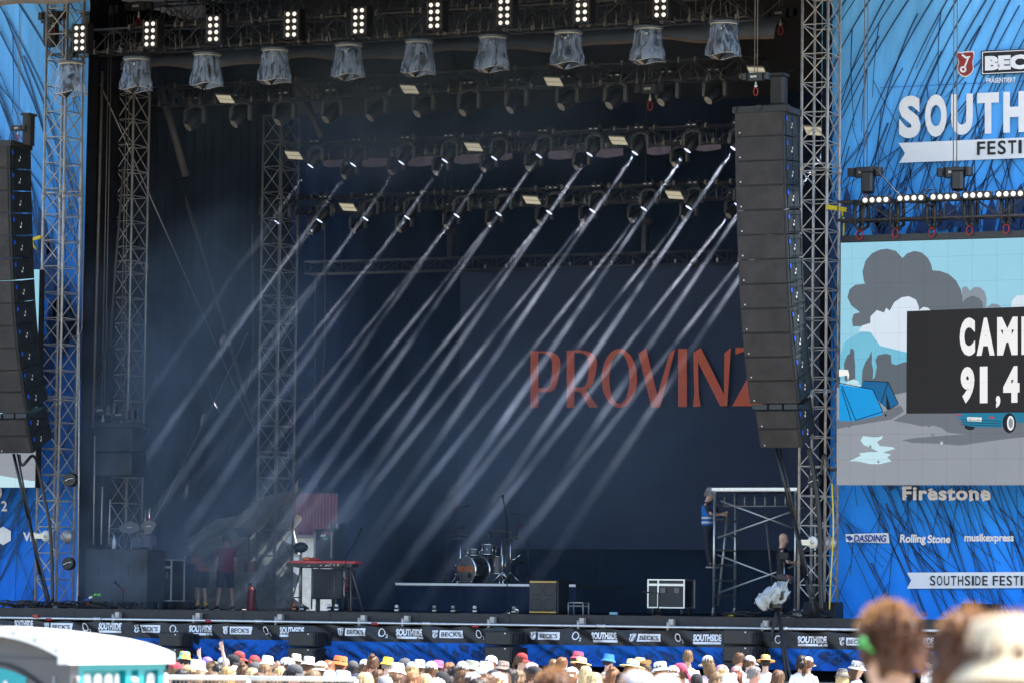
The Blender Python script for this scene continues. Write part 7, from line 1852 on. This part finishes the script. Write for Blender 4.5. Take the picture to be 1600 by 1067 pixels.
# ------------------------------------------------------------------ people close to the camera, out of focus
def near(px, py, d, gear, gcol, hair, hcol, shirt, face, label, hdir=None, vox=.009, skin=0, fine=2, tilt=None):
    p = pose(hdir=hdir or V((0, 1, 0)))
    if tilt: p['hd'] = V((0, .015, 1.62)) + V(tilt)
    top = TOPZ[gear] if gear else 1.775
    q = at_d(px, py, d); g_ = gz(q); k = (q.z - g_) / top
    o = crew(p, V((q.x, q.y, g_)), face, label, shirt, .6, (.05, .06, .10), 1.0, None, None, shoes=True, vox=vox, skin=skin, k=k)
    if hair:
        h = build_hair(p, hair, 5, fine); rn = random.Random(int(px)); Hm = head_frame(p); H = p['hd']
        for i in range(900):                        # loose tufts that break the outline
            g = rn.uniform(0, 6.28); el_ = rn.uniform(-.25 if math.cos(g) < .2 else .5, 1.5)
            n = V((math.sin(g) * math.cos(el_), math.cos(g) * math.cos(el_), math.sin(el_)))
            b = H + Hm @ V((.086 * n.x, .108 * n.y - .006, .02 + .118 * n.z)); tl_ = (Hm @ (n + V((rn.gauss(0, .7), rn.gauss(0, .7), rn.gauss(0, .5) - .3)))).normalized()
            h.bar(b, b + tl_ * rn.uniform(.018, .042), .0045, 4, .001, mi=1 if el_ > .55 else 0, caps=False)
        child('hair', h, [cm('hair', (.085, .030, .010)), cm('hair', (.38, .19, .07))], o)  # paler second colour paints the sunlit top onto the upper tufts
    if gear: child('hat', build_hat(p, gear), [cm('hat', gcol), MT['cabinet']], o)
    return o
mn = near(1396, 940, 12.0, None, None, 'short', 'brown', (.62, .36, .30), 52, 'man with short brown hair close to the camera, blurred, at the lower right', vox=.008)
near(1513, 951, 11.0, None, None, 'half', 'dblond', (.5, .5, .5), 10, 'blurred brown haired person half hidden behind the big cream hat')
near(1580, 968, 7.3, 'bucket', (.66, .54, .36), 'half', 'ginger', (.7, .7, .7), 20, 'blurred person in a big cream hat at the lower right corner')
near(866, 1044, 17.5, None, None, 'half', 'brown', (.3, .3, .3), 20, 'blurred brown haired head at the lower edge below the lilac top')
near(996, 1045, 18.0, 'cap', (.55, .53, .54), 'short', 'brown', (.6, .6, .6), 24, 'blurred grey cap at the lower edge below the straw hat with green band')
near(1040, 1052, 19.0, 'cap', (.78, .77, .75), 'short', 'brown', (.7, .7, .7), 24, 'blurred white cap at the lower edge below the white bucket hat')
q = at_d(1348, 1003, 11.9); solo(MB().ball(q, (.014, .014, .018), 12, 8).bar(q, q + V((.03, .01, -.03)), .006, 6), 'earplug', glow('glowing_green_foam', (.05, .55, .08), .12), 'small bright green plug at the ear of the blurred man', 'ear plug')  # glow put into the plug's colour, though it is no lamp
# ------------------------------------------------------------------ toilet cabin and fence in the foreground
def toilet():
    al = R(30); dC = 24.0
    e1 = -(_r0 * math.cos(al)) + _h * math.sin(al); e2 = _r0 * math.sin(al) + _h * math.cos(al)      # along the front, along the side
    cn = at_d(106, 1030, dC); ze = cn.z; g_ = gz(cn); cn.z = 0
    t = thing('toilet_cabin', 'teal and grey portable toilet with white roof in the left foreground', 'toilet', cn + e1 * .55 + e2 * .6 + V((0, 0, g_)))
    Wf, Ds = 1.10, 1.03
    P = lambda a, b, z: cn + e1 * a + e2 * b + V((0, 0, z))
    grey = mat('grey_cabin_plastic', (.085, .085, .092), .5, 0, .12, 3); teal = mat('teal_cabin_plastic', (.004, .30, .34), .4, 0, .10, 2); wht = mat('white_cabin_roof', (.80, .80, .79), .45, 0, .14, 4, .2, 12)
    tb = teal.node_tree.nodes['Principled BSDF']; tb.inputs['Transmission Weight'].default_value = .0
    b = MB().prism([P(0, 0, g_), P(Wf, 0, g_), P(Wf, 0, ze), P(0, 0, ze)], e2 * .04)
    arch = [P(Wf * k / 16, .02, ze - .01 + .14 * math.sin(math.pi * k / 16)) for k in range(17)]
    b.prism(arch, e2 * .03); part(b, 'front_wall', grey, t)
    # door with dark joint
    n = 20
    out = [(.17, g_ + .1), (.17, ze - .16)] + [(.17 + (Wf - .34) * k / n, ze - .16 + .14 * math.sin(math.pi * k / n)) for k in range(1, n)] + [(Wf - .17, ze - .16), (Wf - .17, g_ + .1)]
    inn = [(.17 + .022 if i < 2 else Wf - .17 - .022 if i > len(out) - 3 else a, z if i in (0, len(out) - 1) else z - .022) for i, (a, z) in enumerate(out)]
    part(MB().prism([P(a, -.004, z) for a, z in out], e2 * -.006), 'door_joint', MT['black'], t)
    dr = part(MB().prism([P(a, -.012, z) for a, z in inn], e2 * -.012), 'door', grey, t)
    sg = [(.30, ze - .45), (.30, ze - .115)] + [(.30 + (Wf - .6) * k / 12, ze - .115 + .055 * math.sin(math.pi * k / 12)) for k in range(1, 12)] + [(Wf - .30, ze - .115), (Wf - .30, ze - .45)]
    part(MB().prism([P(a, -.026, z) for a, z in sg], e2 * -.004), 'teal_sign', teal, t)
    ic = MB()
    for ca in (.455, .62):
        z0 = ze - .155
        c = P(ca, -.036, z0); ic.prism([c + e1 * (.017 * math.cos(g)) + V((0, 0, .017 * math.sin(g))) for g in [k * 6.2832 / 14 for k in range(14)]], e2 * -.003)
        ic.prism([P(ca + x, -.036, z0 + z) for x, z in ((-.012, -.02), (-.032, -.05), (-.036, -.12), (-.02, -.16), (-.018, -.27), (.018, -.27), (.02, -.16), (.036, -.12), (.032, -.05), (.012, -.02))], e2 * -.003)
    part(ic, 'figure_signs', MT['white'], t)
    # side wall with vents
    part(MB().prism([P(0, 0.0, g_), P(0, .09, g_), P(0, .09, ze), P(0, 0.0, ze)], e1 * -.02), 'corner_post', grey, t)
    part(MB().bar(P(-.03, .05, ze - .12), P(-.05, .05, ze - .12), .016, 8).bar(P(.10, -.005, ze - .5), P(.10, -.005, ze - .1), .010, 6), 'hinge_rod', MT['steel'], t)
    sw = MB().prism([P(.02, .09, g_), P(.02, Ds, g_), P(.02, Ds, ze), P(.02, .09, ze)], e1 * .03)
    sw.prism([P(.02, .09, ze - .07), P(.02, Ds, ze - .07), P(.02, Ds, ze), P(.02, .09, ze)], e1 * -.04)
    for s0 in (.09, .60, .74, Ds - .07): sw.prism([P(.02, s0, g_), P(.02, s0 + .06, g_), P(.02, s0 + .06, ze - .06), P(.02, s0, ze - .06)], e1 * -.035)
    part(sw, 'side_wall', teal, t)
    vn = MB()
    for s0 in (.17, .285, .40, .51, .86, .96, 1.05):
        w_ = .09 if s0 not in (.51, 1.05) else .05
        n = 8; lp = [P(.012, s0 + w_ / 2 + w_ / 2 * math.cos(g), ze - .12 + (.03 if math.sin(g) > 0 else 0) * math.sin(g)) for g in [math.pi * k / n for k in range(n + 1)]] + [P(.012, s0, ze - .6), P(.012, s0 + w_, ze - .6)]
        vn.prism(lp, e1 * -.006)
    part(vn, 'pale_vents', mat('pale_vent_plastic', (.66, .68, .66), .5), t)
    lv = MB()
    for k in range(8): lv.prism([P(0, .665, ze - .12 - k * .06), P(0, .735, ze - .12 - k * .06), P(-.02, .735, ze - .145 - k * .06), P(-.02, .665, ze - .145 - k * .06)], V((0, 0, .012)))
    part(lv, 'louvre', MT['white'], t)
    # curved white roof
    def rf(u, v):
        a = -.05 + (Wf + .10) * u; b_ = -.06 + (Ds + .12) * v; s = math.sin(math.pi * min(1, max(0, u)))
        h = .035 + (.165 - .06 * v * v) * (s ** .85)
        return P(a, b_, ze + h)
    r = MB().grid(rf, 30, 10)
    r.grid(lambda u, v: rf(u, 0) + V((0, 0, -.062 * v)), 30, 1).grid(lambda u, v: rf(u, 1) + V((0, 0, -.06 * v)), 30, 1).grid(lambda u, v: rf(0, u) + V((0, 0, -.065 * v)), 10, 1).grid(lambda u, v: rf(1, u) + V((0, 0, -.065 * v)), 10, 1)
    r.grid(lambda u, v: rf(u, v) + V((0, 0, -.06)), 30, 10)
    part(r, 'roof', wht, t)
    for k in range(7):
        u = .08 + .84 * k / 6; q = rf(u, 0) + V((0, 0, -.03)) - e2 * .001; part(MB().bar(q, q - e2 * .006, .008, 8), 'rivet', MT['steel'], t)
    part(MB().prism([P(-.055, -.065, ze - .03), P(.03, -.065, ze - .03), P(.03, -.065, ze + .04), P(-.055, -.065, ze + .04)], e2 * .05), 'roof_corner', wht, t)
    part(MB().prism([P(.03, .04, g_ + .02), P(Wf - .03, .04, g_ + .02), P(Wf - .03, .04, ze), P(.03, .04, ze)], e2 * (Ds - .06)), 'inner_shell', grey, t)
toilet()
def fence_panel(px0, px1, y, d, lab):
    a, b = at_d(px0, y, d), at_d(px1, y + .012 * (px1 - px0), d)
    g_ = gz(a); t = thing('fence_panel', lab, 'fence', V(((a.x + b.x) / 2, (a.y + b.y) / 2, g_)), 'white mobile fence panels')
    mb = MB().bar(a, b, .026, 8)
    for p in (a, b): mb.bar(p, V((p.x, p.y, g_)), .024, 8)
    mb.bar(V((a.x, a.y, g_ + .15)), V((b.x, b.y, g_ + .15)), .024, 8)
    part(mb, 'tube_frame', MT['white'], t)
    w_ = MB(); n = 26
    for k in range(1, n): p = a.lerp(b, k / n); w_.bar(p, V((p.x, p.y, g_ + .15)), .003, 4, caps=False)
    for k in range(1, 8): z = g_ + .15 + (a.z - g_ - .15) * k / 8; w_.bar(V((a.x, a.y, z)), V((b.x, b.y, z)), .003, 4, caps=False)
    part(w_, 'wire_mesh', MT['steel'], t)
fence_panel(225, 388, 1057, 40, 'white topped mobile fence panel right behind the toilet')
fence_panel(390, 556, 1059, 40, 'white topped mobile fence panel further right of the toilet')
